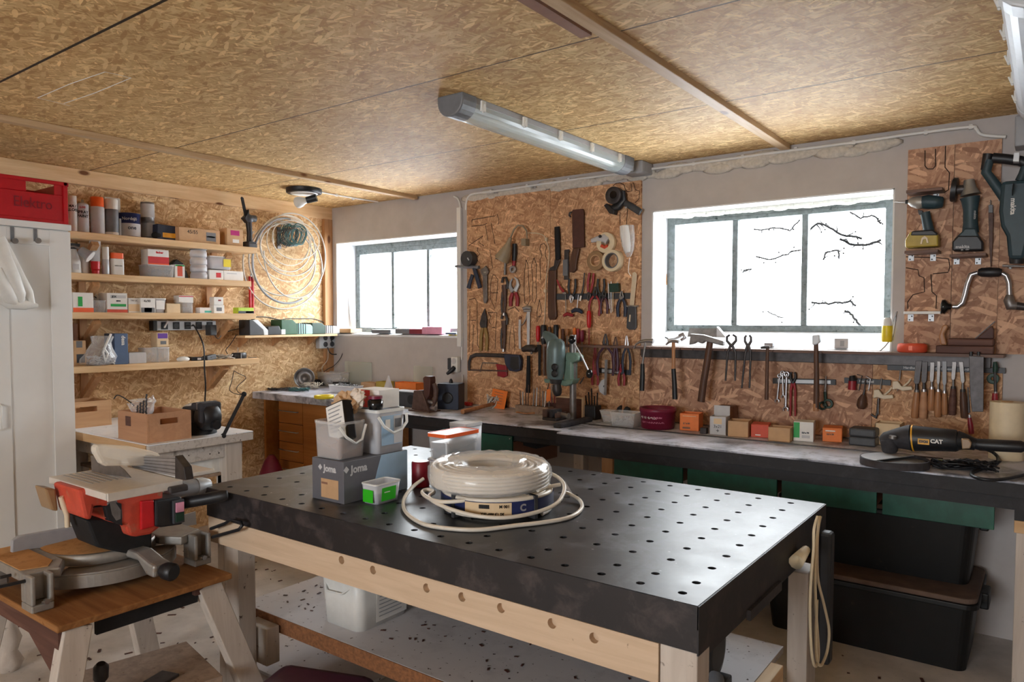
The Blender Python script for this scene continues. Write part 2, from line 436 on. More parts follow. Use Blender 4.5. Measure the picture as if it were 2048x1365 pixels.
dusty_top('table_black', (24, 25, 29), (96, 98, 106), 0.36, 0.50, 5, ((150, 150, 152), 60, 0.74), 0.7)
dusty_top('table_edge', (34, 30, 31), (74, 64, 62), 0.5, 0.5, 12)
dusty_top('bench_black', (66, 66, 74), (196, 198, 210), 0.36, 0.34, 7, ((170, 170, 172), 40, 0.72), 0.5)
dusty_top('bench_edge', (26, 25, 28), (52, 50, 54), 0.6, 0.5, 14)
dusty_top('green_gloss', (0, 66, 52), (2, 82, 64), 0.26, 0.45, 9, None, 0.45)
dusty_top('desk_white', (236, 238, 242), (216, 218, 222), 0.35, 0.5, 8, ((90, 80, 74), 55, 0.72))
dusty_top('desk_edge', (196, 188, 180), (150, 138, 128), 0.8, 0.5, 40, ((60, 52, 48), 60, 0.69))
dusty_top('shelf_white', (212, 208, 210), (194, 190, 192), 0.6, 0.5, 10, ((70, 52, 44), 50, 0.68))
dusty_top('sawdust', (186, 140, 92), (158, 114, 72), 0.9, 0.5, 40, None, 0.1)
# ================================================================ the room
FZ, CZ, BY = 0.12, 2.27, 3.61              # floor, ceiling, face of the window wall
def S(mb, name, m, label=None, **k): return struct(mb.build(name, m, keep=True, **k), label)
S(MB().box(-0.3, 6.3, -3.3, 4.0, FZ - 0.1, FZ), 'floor', 'concrete', 'grey concrete floor strewn with chips and dust')
ceil_ = S(MB().box(-0.3, 6.3, -3.3, 3.95, CZ, CZ + 0.08), 'ceiling', 'osb_ceiling', 'ceiling of golden strand board sheets')
for ln in (((75, 196), (140, 168), (210, 144)), ((128, 207), (190, 186), (262, 156)), ((210, 144), (238, 150), (262, 156)), ((75, 196), (105, 203), (140, 212))):
    P(MB().tube([onz(a, b, CZ - .0008) for a, b in ln], .0022, 4, flat=.3, fdir=(0, 0, 1)), 'chalk_line', 'paper', ceil_)
S(MB().box(-0.3, 0, -3.3, 4.0, FZ, CZ), 'wall_left', 'osb_left', 'strand board wall behind the shelves')
S(MB().box(6.0, 6.3, -3.3, 4.0, FZ, CZ), 'wall_right', 'plaster')
S(MB().box(0, 2.7, -3.2, -3, FZ, CZ).box(4.3, 6, -3.2, -3, FZ, CZ).box(2.7, 4.3, -3.2, -3, 2.05, CZ).box(2.7, 4.3, -3.2, -3, FZ, 0.95), 'wall_front', 'plaster')  # opening in this unseen wall is added and sized for fill light
wb_ = MB()
W1 = (0.07, 1.255, 1.335, 2.01); W2 = (2.617, 3.776, 1.30, 2.02)
YO = 3.94
for x0, x1, z0, z1 in ((-0.1, W1[0], FZ, CZ), (W1[0], W1[1], FZ, W1[2]), (W1[0], W1[1], W1[3], CZ), (W1[1], W2[0], FZ, CZ),
                       (W2[0], W2[1], FZ, W2[2]), (W2[0], W2[1], W2[3], CZ), (W2[1], 6.0, FZ, CZ)):
    wb_.box(x0, x1, BY, YO, z0, z1)
S(wb_, 'wall_back', 'plaster', 'white plastered wall with two deep windows')
def reveal(w, name, zt):
    x0, x1, z0, z1 = w; m = MB(); e = 0.006
    m.box(x0 - 0.001, x0 + e, BY - 0.002, 3.79, z0, z1).box(x1 - e, x1 + 0.001, BY - 0.002, 3.79, z0, z1).box(x0, x1, BY - 0.002, 3.79, z1 - e, z1 + 0.001)
    m.prism([(BY - 0.004, z0 - 0.01), (BY - 0.004, z0 + 0.004), (3.80, zt), (3.80, z0 - 0.01)], x0, x1, 'x')
    return S(m, name, 'reveal_white')
reveal(W1, 'trim_1', 1.352); reveal(W2, 'trim_2', 1.385)
def window(name, x0, x1, z0, z1, bars, fw, bw, top, label):
    """timber window: outer frame, bars, one dirty pane between each pair"""
    m = MB(); y0, y1 = 3.79, 3.835
    m.box(x0, x0 + fw, y0, y1, z0, z1).box(x1 - fw, x1, y0, y1, z0, z1).box(x0 + fw, x1 - fw, y0, y1, z0, z0 + fw * 0.7).box(x0 + fw, x1 - fw, y0, y1, z1 - top, z1)
    m.box(x0 + fw, x1 - fw, y0 - 0.006, y0, z1 - top * 0.5, z1 - top * 0.42)
    o = m.build(name, 'frame_paint', keep=True, bevel=0.004); struct(o, label)
    for b in bars:
        P(MB().box(b - bw / 2, b + bw / 2, y0 + 0.003, y1 - 0.004, z0 + fw * 0.7, z1 - top), 'glazing_bar', 'frame_paint', o, 0.003)
    ed = [x0 + fw] + sum([[b - bw / 2, b + bw / 2] for b in bars], []) + [x1 - fw]
    for i in range(0, len(ed), 2):
        P(MB().box(ed[i], ed[i + 1], y1 - 0.022, y1 - 0.018, z0 + fw * 0.7, z1 - top), 'pane', 'window_glass', o)
    return o
def glass_mat():
    m, t, b, o = _new('window_glass'); v = coords(t)
    b.inputs['Base Color'].default_value = lin((150, 150, 146)); b.inputs['Roughness'].default_value = 0.3
    tr = N(t, 'ShaderNodeBsdfTransparent'); tr.inputs[0].default_value = (0.97, 0.98, 0.98, 1)
    f = noise(t, v, 26, 6, 0.75, 0.5); k = ramp(t, f, [(0.62, (0.015, 0.015, 0.015, 1)), (0.85, (0.5, 0.5, 0.5, 1))])
    mx = N(t, 'ShaderNodeMixShader'); t.links.new(k, mx.inputs[0]); t.links.new(tr.outputs[0], mx.inputs[1]); t.links.new(b.outputs[0], mx.inputs[2])
    t.links.new(mx.outputs[0], o.inputs[0])
glass_mat()
window('window_1', W1[0], W1[1], 1.35, 2.005, (0.468, 0.817), 0.05, 0.026, 0.07, 'left barred window with a dark timber frame')
window('window_2', W2[0] + 0.004, W2[1] - 0.02, 1.383, 2.005, (3.0, 3.351), 0.045, 0.03, 0.042, 'wide three pane window with grey timber frame')
# ceiling battens, cornice, corner post
for i, (x, y0, y1, m_) in enumerate(((3.31, 1.0, 3.585, 'batten'), (0.90, -1.5, 3.585, 'batten'))):
    S(MB().box(x - 0.022, x + 0.022, y0, y1, CZ - 0.024, CZ), 'trim_%d' % (i + 3), m_, bevel=0.002)
S(MB().box(3.225, 3.262, 0.8, 1.86, CZ - 0.012, CZ - 0.001), 'trim_5', 'kraft_dark')
S(MB().box(0, 0.028, -3, 3.61, CZ - 0.085, CZ).box(0.028, 0.034, -3, 2.28, CZ - 0.085, CZ - 0.002), 'trim_6', 'pine', 'pine board along the top of the shelf wall', bevel=0.002)
S(MB().box(0, 0.03, 3.535, 3.61, 0.9, CZ - 0.085), 'trim_7', 'pine_z', 'upright pine board in the corner', bevel=0.002)

# strand board panels on the window wall
def panel(x0, x1, z0, z1, m_, label, outline=()):
    o = tag(MB().box(x0, x1, 3.594, BY - 0.0005, z0, z1).build('wall_panel', m_), label, 'board', kind='structure')
    for ln in outline:
        pts = [ony(px, py, 3.5935) for px, py in ln]
        P(MB().tube(pts, 0.0019, 4, flat=0.35, fdir=(0, 1, 0)), 'marker_line', 'marker', o, world=True)
    return o
A_ = [
 [(944,440),(990,432),(994,428),(998,440),(996,450)], [(944,440),(943,453),(968,450),(974,447)], [(971,451),(976,482)], [(982,446),(990,488)],
 [(937,492),(966,472),(958,486),(968,492)], [(956,495),(954,502),(960,508),(952,516),(957,524)], [(980,500),(985,536)],
 [(986,550),(982,562),(980,596),(990,618),(993,600),(996,560),(990,551),(986,550)], [(982,586),(996,586)],
 [(1052,520),(1049,545),(1048,580),(1050,608),(1056,610),(1060,600),(1057,560),(1056,530),(1052,520)],
 [(1068,516),(1063,530),(1066,565),(1064,600),(1069,608),(1073,595),(1072,560),(1073,530),(1068,516)],
 [(1081,490),(1080,500),(1084,512),(1080,520),(1081,560)], [(1081,490),(1088,487),(1093,494),(1090,510),(1094,520),(1093,555)],
 [(1079,600),(1074,625),(1074,645),(1080,632),(1084,625),(1079,600)], [(1076,634),(1083,634)],
 [(938,600),(950,597),(954,604),(955,690),(962,704)], [(940,612),(939,650),(938,704),(945,704),(947,650)], [(942,641),(952,641)],
 [(976,625),(994,626),(992,650),(990,700)], [(976,625),(982,634),(978,642),(982,650)], [(984,656),(990,655)],
 [(1018,700),(1020,668),(1025,640),(1028,668),(1030,700)], [(1016,620),(1030,614),(1038,624)],
 [(1226,372),(1232,367),(1240,366),(1248,370),(1251,380),(1256,384),(1264,382),(1262,368),(1267,366),(1271,380),(1279,382),(1278,398),(1270,406)],
 [(1240,425),(1240,450)], [(1255,418),(1253,450)],
]
panel(1.342, 1.975, 0.905, 2.20, 'osb_panel', 'left strand board sheet of the tool wall, with drawn tool outlines', A_[:22])
panel(1.977, 2.556, 0.905, 2.19, 'osb_panel', 'right strand board sheet of the tool wall, below the tape gun', A_[22:])
panel(2.558, 3.705, 0.905, 1.25, 'osb_panel_coarse', 'coarse strand board strip behind the hammers under the wide window')
panel(3.707, 4.19, 0.905, 1.245, 'osb_panel', 'strand board square behind the row of chisels')
D_ = [[(1850,301),(1850,332),(1855,338),(1866,338),(1871,332),(1871,298)], [(1891,292),(1890,335),(1899,346),(1897,380),(1886,386)],
      [(1812,514),(1876,516),(1897,518),(1900,534),(1896,545),(1866,548)], [(1812,536),(1836,540),(1838,552),(1848,556),(1849,584),(1826,590),(1815,605),(1816,618)], [(1862,549),(1864,584),(1873,592),(1872,618)]]
panel(3.827, 4.0, 1.302, 2.176, 'osb_panel_coarse', 'tall strand board sheet behind the impact driver', D_)
panel(4.002, 4.165, 1.302, 2.176, 'osb_panel_coarse', 'tall strand board sheet behind the angle grinder')
panel(4.166, 4.55, 1.302, 1.95, 'osb_panel_coarse', 'strand board sheet at the right edge behind the reciprocating saw')

# foam and cable along the top of the window wall
m = MB(); r_ = random.Random(5)
x = 1.36
while x < 3.75:
    m.ball((x, BY - 0.004, CZ - 0.035 - r_.random() * 0.035), 0.03 + r_.random() * 0.03, (1.5, 0.3, 0.5), 8, 5); x += 0.045
tag(m.build('foam_seal', 'foam'), 'ragged seam of old sealing foam under the ceiling', 'sealant', kind='stuff')
m = MB(); x = W2[0] + 0.03
while x < W2[1] - 0.03:
    m.ball((x, 3.745 + r_.random() * 0.02, 2.004 + r_.random() * 0.008), 0.022 + r_.random() * 0.008, (1.8, 0.9, 0.7), 8, 5); x += 0.035
tag(m.build('foam_seal', 'foam_white'), 'white foam bulging out above the wide window frame', 'sealant', kind='stuff')
def smooth(pts, k=5):
    Q = [Vector(p) for p in pts]; out = []
    for i in range(len(Q) - 1):
        a, b, c, d = Q[max(i - 1, 0)], Q[i], Q[i + 1], Q[min(i + 2, len(Q) - 1)]
        for j in range(k):
            t = j / k; out.append(0.5 * ((2 * b) + (c - a) * t + (2 * a - 5 * b + 4 * c - d) * t * t + (3 * b - a - 3 * c + d) * t ** 3))
    return out + [Q[-1]]
def conduit(name, pts, r, m_, label, clips=(), Yc=None):
    o = tag(MB().tube(smooth(pts), r, 8).build(name, m_), label, 'cable')
    for c in clips:
        P(MB().cbox(c, (0.016, 0.018, 0.020)), 'clip', m_, o, 0.003, world=True)
    return o
pa = [ony(*q, 3.595) for q in ((932, 420), (933, 405), (938, 393), (950, 387), (1000, 381), (1100, 366), (1180, 355), (1262, 345))]
conduit('cable', pa, 0.007, 'white_paint', 'white cable clipped under the ceiling left of the tube lamp box', [ony(*q, 3.60) for q in ((982, 383), (1055, 372), (1138, 360))])
pb = [ony(*q, 3.595) for q in ((1278, 345), (1290, 340), (1400, 326), (1560, 304), (1700, 286), (1840, 266), (1940, 254), (1952, 258), (1965, 270), (2012, 274))]
conduit('cable', pb, 0.007, 'white_paint', 'white cable clipped along the ceiling above the wide window', [ony(*q, 3.60) for q in ((1388, 328), (1486, 314), (1592, 299), (1708, 285), (1852, 265), (1942, 254))])
pd = [ony(*q, 3.595) for q in ((908, 393), (916, 398), (920, 410), (920, 424))]
conduit('cable', pd, 0.006, 'white_paint', 'short white cable bending down into the plastic duct')
o = tag(MB().box(1.262, 1.296, 3.585, BY - 0.0005, 1.27, 2.16).build('cable_duct', 'white_paint', bevel=0.003), 'white plastic cable duct beside the left window', 'duct')
conduit('cable', [ony(*q, 3.60) for q in ((924, 690), (924, 720))], 0.005, 'white_paint', 'thin cable between duct and wall socket')
conduit('cable', [ony(*q, 3.60) for q in ((925, 750), (925, 775), (918, 790), (911, 800))], 0.005, 'white_paint', 'thin cable dropping from the wall socket to the bench')
# double socket on the duct
t = thing('wall_socket', 'white double socket beside the hacksaw with a black plug in it', 'socket', ony(916, 731, 3.60))
P(MB().box(-0.035, 0.02, -0.032, 0.004, -0.045, 0.055), 'housing', 'white_plastic', t, 0.006)
for z in (0.028, -0.018): P(MB().lathe([(0.019, 0), (0.019, 0.004), (0.016, 0.004), (0.014, 0.001)], TR(-0.008, -0.032, z) @ RX(PI / 2), 20), 'outlet', 'paper_grey', t)
P(MB().box(-0.075, -0.036, -0.02, 0.004, -0.03, 0.045), 'junction_box', 'dark_grey', t, 0.004)
P(MB().tube([(0.0, -0.034, -0.012), (-0.01, -0.05, -0.03), (-0.04, -0.062, -0.055)], [0.014, 0.016, 0.01], 8), 'plug', 'black', t)

# ---------------------------------------------------------------- lamps on the ceiling
def tube_lamp(x, y0, y1, z, label, junction=None, fat=1.0, opaque=False):
    t = thing('tube_lamp', label, 'lamp', (x, y0, z)); L = y1 - y0; w = 0.058 * fat
    pr = [(-w, 0.0), (w, 0.0), (w, -0.028), (-w, -0.028)]
    P(MB().prism(pr, 0.05, L - 0.05, 'y'), 'housing', 'grey_plastic', t, 0.004)
    cv = [(-w, -0.026)] + [(-w * math.cos(a), -0.028 - 0.052 * fat * math.sin(a)) for a in [PI * i / 12 for i in range(13)]] + [(w, -0.026)]
    P(MB().prism(cv, 0.07, L - 0.06, 'y'), 'diffuser', 'tube_cover' if not opaque else 'silver_grey', t)
    for y in (0.0, L - 0.1): P(MB().prism([(-w * 1.06, 0.001)] + [(-w * 1.06 * math.cos(a), -0.026 - 0.055 * fat * math.sin(a)) for a in [PI * i / 10 for i in range(11)]] + [(w * 1.06, 0.001)], y, y + 0.1 if y else 0.085, 'y'), 'end_cap', 'mid_grey' if not opaque else 'silver_grey', t, 0.006)
    if not opaque:
        P(MB().tube([(0, 0.1, -0.045), (0, L - 0.12, -0.045)], 0.013, 12), 'glass_tube', 'white_plastic', t)
    k = 5
    for i in range(k):
        y = 0.12 + (L - 0.28) * i / (k - 1)
        for sgn in (1, -1): P(MB().box(sgn * w - 0.006, sgn * w + 0.008, y - 0.012, y + 0.012, -0.045, -0.008).tube([(sgn * w, y, -0.05), (sgn * (w + 0.012), y, -0.02)], 0.003, 6), 'clip', 'white_plastic', t)
    return t
tube_lamp(2.545, 2.06, 3.42, CZ, 'long fluorescent tube lamp with clear cover in the middle of the ceiling')
t = thing('junction_box', 'grey junction box at the wall end of the clear tube lamp', 'box', (2.56, 3.53, CZ))
P(MB().box(-0.06, 0.06, -0.05, 0.075, -0.06, 0), 'housing', 'grey_plastic', t, 0.006)
P(MB().tube([(0, -0.11, -0.04), (0, -0.05, -0.04)], 0.016, 10), 'gland', 'clear_plastic', t)
tube_lamp(4.30, 2.12, 3.38, CZ, 'grey covered tube lamp cut off by the top right corner', fat=1.35, opaque=True)
t = thing('junction_box', 'grey junction box on the wall beside the right tube lamp', 'box', (4.27, 3.60, 2.12))
P(MB().box(-0.06, 0.14, -0.10, 0.009, 0, 0.12), 'housing', 'grey_plastic', t, 0.006)
c = onz(608, 378, CZ)
t = thing('ceiling_lamp', 'round black ceiling lamp holder with one bare white bulb', 'lamp', c)
P(MB().lathe([(0.105, -0.03), (0.11, -0.026), (0.11, 0)], None, 32), 'base', 'black', t)
P(MB().lathe([(0.078, -0.034), (0.085, -0.0305)], None, 28), 'reflector_plate', 'white_plastic', t)
bd = Vector((-0.75, -0.6, -0.25)).normalized()
q0 = Vector((0.06, 0.05, -0.055))
P(MB().tube([q0, q0 + bd * 0.065], [0.024, 0.022], 12), 'socket', 'black', t)
P(MB().tube([q0 + bd * s_ for s_ in (0.065, 0.08, 0.1, 0.118, 0.133, 0.143, 0.147)], [0.017, 0.022, 0.033, 0.037, 0.033, 0.02, 0.004], 16), 'bulb', 'white_plastic', t)
conduit('cable', [onz(*q, CZ - 0.008) for q in ((636, 383), (660, 388), (700, 395), (756, 404))], 0.005, 'white_paint', 'white ceiling cable running from the bulb lamp to the wall', [onz(*q, CZ - 0.006) for q in ((673, 390), (706, 397))])
# exterior: snowy ground and bare climbing twigs outside the wide window
tag(MB().box(-20, 26, 4.4, 30, 0.2, 0.3).build('snow_ground', 'snow'), 'snow covered ground outside the windows', 'ground', kind='stuff')
def twig(pts, r, label):
    m = MB(); rr = random.Random(int(pts[0][0])); Q = [ony(*q, 4.02) for q in pts]
    F_ = []
    for i in range(len(Q) - 1):
        for k in range(4): F_.append(Q[i].lerp(Q[i + 1], k / 4) + Vector((rr.uniform(-1, 1), rr.uniform(-2, 2), rr.uniform(-1, 1))) * 0.004)
    F_.append(Q[-1]); r = r * 2.0; m.tube(F_, r, 5)
    for q in F_[1::2]:
        d = Vector((rr.uniform(-1, 1), rr.uniform(-.5, .5), rr.uniform(-1.2, .8))).normalized() * rr.uniform(0.015, 0.05)
        m.tube([q, q + d * 0.5 + Vector((0.004, 0, 0)), q + d], [r * 0.7, r * 0.5, r * 0.3], 4)
        if rr.random() < 0.5: m.ball(q + d, 0.005, (1, 1, 1), 6, 4)
    tag(m.build('twig', 'twig'), label, 'twig', 'climbing twigs outside the wide window')
twig([(1508, 458), (1530, 460), (1551, 456), (1580, 462), (1600, 440)], 0.0022, 'thin bare twig high behind the middle pane')
twig([(1512, 514), (1540, 520), (1575, 508), (1602, 500)], 0.0022, 'bare twig curving across the middle pane at mid height')
twig([(1485, 545), (1492, 540), (1504, 538)], 0.0025, 'short twig at the left bar of the middle pane')
twig([(1533, 622), (1545, 630), (1568, 635)], 0.0018, 'faint twig low behind the middle pane')
twig([(1622, 458), (1635, 446), (1650, 450), (1680, 470), (1724, 478)], 0.0032, 'dark twig arching across the upper right pane')
twig([(1680, 478), (1700, 488), (1730, 492), (1762, 480)], 0.0035, 'dark twig sagging to the right in the right pane')
twig([(1624, 605), (1650, 608), (1680, 606), (1700, 604), (1712, 612)], 0.0030, 'wavy twig low across the right pane')
twig([(1690, 622), (1706, 632), (1718, 650), (1730, 662)], 0.0034, 'dark twig running down to the bottom of the right pane')
twig([(1648, 520), (1652, 505), (1676, 500), (1678, 518)], 0.0024, 'hanging cluster of buds in the middle of the right pane')
twig([(1700, 425), (1720, 436), (1745, 430), (1762, 448)], 0.0024, 'small twigs in the top corner of the right pane')
# ================================================================ tall cupboard, shelves, desk
CX, CY0, CY1, CTOP = 0.5, 0.55, 1.605, 1.903
t = thing('cupboard', 'tall white panelled cupboard at the left edge, red crate on top', 'cupboard', (0.25, 1.1, FZ))
P(MB().box(0.001, CX - 0.02, CY0, CY1, FZ, CTOP - 0.03).box(0.001, CX + 0.004, CY0, CY1 + 0.004, CTOP - 0.03, CTOP), 'body', 'white_paint', t, 0.002, world=True)
ya, yb = onx(13, 480, CX).y, onx(99, 480, CX).y
zt = onx(98, 492, CX).z
for n_, (a, b) in enumerate(((1.15, CY1), (CY0, 1.146))):
    sr = CY1 - yb; pl = a + (sr if n_ else (ya - a)) ; pr = b - sr
    m = MB()
    m.box(CX - 0.02, CX, a, pl, FZ + 0.06, CTOP - 0.036).box(CX - 0.02, CX, pr, b, FZ + 0.06, CTOP - 0.036)
    m.box(CX - 0.02, CX, pl, pr, zt, CTOP - 0.036).box(CX - 0.02, CX, pl, pr, FZ + 0.06, FZ + 0.16).box(CX - 0.02, CX - 0.009, pl, pr, FZ + 0.16, zt)
    d = P(m, 'door', 'white_paint', t, 0.0012, world=True)
    if n_ == 0:
        hp = onx(1, 835, CX)
        P(MB().tube([(CX, hp.y - 0.005, hp.z + 0.06), (CX + 0.025, hp.y - 0.005, hp.z + 0.05), (CX + 0.025, hp.y - 0.005, hp.z - 0.05), (CX, hp.y - 0.005, hp.z - 0.06)], 0.005, 8), 'handle', 'white_plastic', d, world=True)
for px, lb in ((22, 'grey over-door hook nearer the left edge of the photo'), (68, 'grey over-door hook on the cupboard, nearer the shelves')):
    q = onx(px + 2, 462, CX); t = thing('door_hook', lb, 'hook', (CX, q.y, q.z), group='over-door hooks on the cupboard')
    P(MB().box(0.0, 0.004, -0.008, 0.008, -0.05, CTOP - q.z - 0.034), 'strap', 'mid_grey', t, 0.001)
    P(MB().tube([(0.0, 0, -0.045), (0.03, 0, -0.048)], 0.006, 10).tube([(0.028, 0, -0.048), (0.036, 0, -0.048)], 0.013, 16), 'peg', 'dull_steel', t)
# red crate
q0, q1 = onx(52, 441, 0.49), onx(136, 447, 0.49)
t = thing('crate', 'red plastic crate with a hand hole on top of the white cupboard', 'crate', (0.3, (q0.y + q1.y) / 2, CTOP))
yA, yB = onx(8, 435, 0.49).y - 0.02, q1.y; zT = onx(120, 365, 0.49).z + 0.002; h = zT - CTOP
M_ = TR(-0.3, -(q0.y + q1.y) / 2, 0)
m = MB(); w = 0.006; xa, xb = 0.12, 0.49
hy0, hy1 = onx(52, 360, .49).y, onx(108, 370, .49).y
m.box(xa, xb, yA, yB, 0.0, 0.008, M_)
m.box(xb - w, xb, yA, yB, 0, h * 0.68, M_).box(xb - w, xb, yA, hy0, h * 0.68, h, M_).box(xb - w, xb, hy1, yB, h * 0.68, h, M_).box(xb - w, xb, hy0, hy1, h * 0.93, h, M_)
m.box(xa, xa + w, yA, yB, 0, h * 0.68, M_).box(xa, xa + w, yA, hy0, h * 0.68, h, M_).box(xa, xa + w, hy1, yB, h * 0.68, h, M_).box(xa, xa + w, hy0, hy1, h * 0.93, h, M_)
m.box(xa, xb, yA, yA + w, 0, h, M_).box(xa, xb, yB - w, yB, 0, h, M_)
m.box(xb, xb + 0.008, yA, yB, h - 0.018, h, M_).box(xb, xb + 0.008, yB - 0.02, yB, 0.0, h, M_).box(xb, xb + 0.006, yA, yB, 0, 0.016, M_).box(xa, xb, yB, yB + 0.008, h - 0.018, h, M_)
P(m, 'body', 'crate_red', t, 0.003)
text('Elektro', 0.07, face('side', (0.193, -0.06, h * 0.42)), 'dark_red', t, 'handwriting', sx=0.8)
# white plastic sheath / bag hanging from the hook at the left edge
m = MB(); r_ = random.Random(11)
top = onx(2, 470, 0.62)
def fold(pts, r): m.tube([onx(a, b, 0.62 + c) for a, b, c in pts], r, 8, flat=0.45, fdir=(1, 0, 0))
t = thing('plastic_bag', 'crumpled white plastic bag hanging from the left door hook', 'bag', top)
m = MB()
for pts, r in ((((-6, 476, 0), (6, 520, .02), (26, 560, .03), (40, 590, .02), (44, 604, .01)), [0.035, .04, .034, .026, .012]),
               (((0, 474, 0), (16, 512, .0), (38, 556, .0), (56, 586, .0), (66, 608, .0)), [0.02, .028, .028, .024, .01]),
               (((-12, 540, .03), (4, 572, .03), (22, 598, .02), (34, 606, .01)), [0.035, .04, .03, .012]),
               (((-14, 590, .0), (20, 606, .0), (50, 610, .0), (76, 612, .0)), [0.02, .03, .024, .008])):
    m.tube([onx(a, b, 0.56 + c) for a, b, c in pts], r, 8, flat=0.5, fdir=(1, 0, 0))
P(m, 'body', 'white_plastic', t, world=True)

def shelf(z, y1, label, px_br, sx=0.22, y0=1.45, th=0.036):
    t = thing('wall_shelf', label, 'shelf', (0.11, (y0 + y1) / 2, z - th), group='pine shelves on the left wall')
    P(MB().box(0.0006, sx, y0, y1, z - th, z), 'board', 'pine', t, 0.003, world=True)
    for y in px_br:
        m = MB().box(0.0006, 0.02, y - 0.02, y + 0.02, z - th - 0.16, z - th)
        m.beam((0.01, y, z - th - 0.145), (sx - 0.035, y, z - th - 0.016), 0.038, 0.028)
        P(m, 'bracket', 'pine_z', t, 0.002, world=True)
    return t
S1, S2, S3, S4 = 1.907, 1.690, 1.483, 1.195
shelf(S1, 2.838, 'topmost pine shelf holding spray cans and paint tins', (1.86, 2.66))
shelf(S2, 2.79, 'second pine shelf from the top, with tubes and the stacked jars', (1.86, 2.62))
shelf(S3, 2.82, 'third pine shelf, above the power strip, with screw boxes', (1.86, 2.66))
shelf(S4, 2.84, 'lowest long shelf with the blue box, plastic bag and tangled chargers', (1.86, 2.62))
t = thing('wall_shelf', 'short thin shelf in the corner carrying the row of battery chargers', 'shelf', (0.08, 3.15, 1.326))
P(MB().box(0.0006, 0.17, 2.77, 3.53, 1.326, 1.341), 'board', 'pine', t, 0.002, world=True)
for y in (2.84, 3.1, 3.4): P(MB().prism([(0.0006, 1.26), (0.0006, 1.326), (0.12, 1.326)], y - 0.008, y + 0.008, 'y'), 'bracket', 'pine_z', t, world=True)

# white workbench-desk with the vise
DZ = 0.88
dx1, dy0, dy1 = 1.105, 1.655, 2.19
t = thing('work_table', 'worn white work table against the left wall, with wooden crates and the vise', 'table', (0.55, 1.92, FZ))
P(MB().box(0.02, dx1, dy0, dy1, DZ - 0.005, DZ), 'tabletop', 'desk_white', t, 0.001, world=True)
P(MB().box(0.02, dx1, dy0, dy1, DZ - 0.045, DZ - 0.005), 'edge', 'desk_edge', t, 0.004, world=True)
P(MB().box(0.02, dx1 - 0.02, dy0 - 0.004, dy0 - 0.0005, DZ - 0.043, DZ - 0.004), 'raw_edge', 'pine_x', t, world=True)
P(MB().box(0.1, dx1 - 0.05, dy0 + 0.05, dy0 + 0.075, DZ - 0.12, DZ - 0.045).box(dx1 - 0.075, dx1 - 0.05, dy0 + 0.05, dy1 - 0.03, DZ - 0.12, DZ - 0.045).box(0.1, dx1 - 0.05, dy1 - 0.055, dy1 - 0.03, DZ - 0.12, DZ - 0.045), 'apron', 'desk_edge', t, 0.003, world=True)
for x, y in ((dx1 - 0.13, dy1 - 0.13), (dx1 - 0.13, dy0 + 0.05), (0.1, dy0 + 0.05), (0.1, dy1 - 0.13)):
    P(MB().box(x, x + 0.09, y, y + 0.09, FZ, DZ - 0.045), 'leg', 'white_wood', t, 0.003, world=True)
t = thing('storage_tray', 'white plastic tray with a handwritten label under the work table', 'tray', (0.85, 1.93, FZ + 0.56))
P(MB().box(-0.16, 0.16, -0.2, 0.2, 0, 0.004).box(-0.16, 0.16, -0.2, -0.195, 0, 0.09).box(-0.16, 0.16, 0.195, 0.2, 0, 0.09).box(-0.16, -0.155, -0.2, 0.2, 0, 0.09).box(0.155, 0.16, -0.2, 0.2, 0, 0.09).box(0.155, 0.175, -0.2, 0.2, 0.08, 0.09), 'body', 'white_plastic', t, 0.002)
sticker(t, face('side', (0.161, -0.14, 0.07)), 0.09, 0.035, 'paper')
text('lokal', 0.03, face('side', (0.1622, -0.14, 0.07)), 'black', t, 'handwriting')
t = thing('low_rack', 'wooden rack under the white work table carrying the tray', 'rack', (0.6, 1.93, FZ))
P(MB().box(-0.4, 0.42, -0.18, 0.16, 0.545, 0.56), 'board', 'raw_board', t)
for x in (-0.4, 0.39):
    for y in (-0.18, 0.13): P(MB().box(x, x + 0.03, y, y + 0.03, 0, 0.545), 'leg', 'white_wood', t)

# ================================================================ long dark workbench under the window wall
t = thing('workbench', 'long black workbench under the tool wall, dusty top', 'workbench', (2.9, 3.28, FZ))
P(MB().box(0.90, 2.435, 3.0, 3.592, 0.862, 0.902).box(0.90, 2.435, 3.0, 3.592, 0.8625, 0.90), 'worktop', 'bench_black', t, 0.002, world=True)
P(MB().box(2.437, 4.95, 2.955, 3.592, 0.86, 0.9), 'worktop', 'bench_black', t, 0.002, world=True)
P(MB().box(2.437, 4.95, 2.95, 2.954, 0.846, 0.893).box(0.9, 2.435, 2.995, 2.999, 0.85, 0.895), 'edge_board', 'bench_edge', t, 0.001, world=True)
P(MB().box(2.44, 4.9, 2.975, 3.0, 0.80, 0.859).box(0.92, 2.43, 3.02, 3.045, 0.82, 0.861), 'rail', 'bench_edge', t, world=True)
def post(px, py, Yp, w, m_='white_wood', d=0.06):
    x = ony(px, py, Yp).x; P(MB().box(x, x + w, Yp, Yp + d, FZ, 0.86), 'leg', m_, t, 0.002, world=True)
post(1045, 905, 3.3, 0.045, 'pine_z'); post(1147, 905, 3.3, 0.06, 'white_wood'); post(1203, 930, 3.1, 0.06, 'pine_z')
P(MB().box(4.268, 4.36, 2.99, 3.08, FZ, 0.72), 'leg', 'white_wood', t, 0.002, world=True)
P(MB().box(4.262, 4.40, 2.985, 3.12, 0.72, 0.762), 'leg_block', 'pine_x', t, 0.002, world=True)
P(MB().box(4.262, 4.40, 2.985, 3.12, 0.763, 0.846), 'cross_rail', 'bench_edge', t, world=True)
t = thing('metal_channel', 'dark bent metal piece hanging below the workbench left of the green drawers', 'bracket', (2.2, 3.2, 0.8))
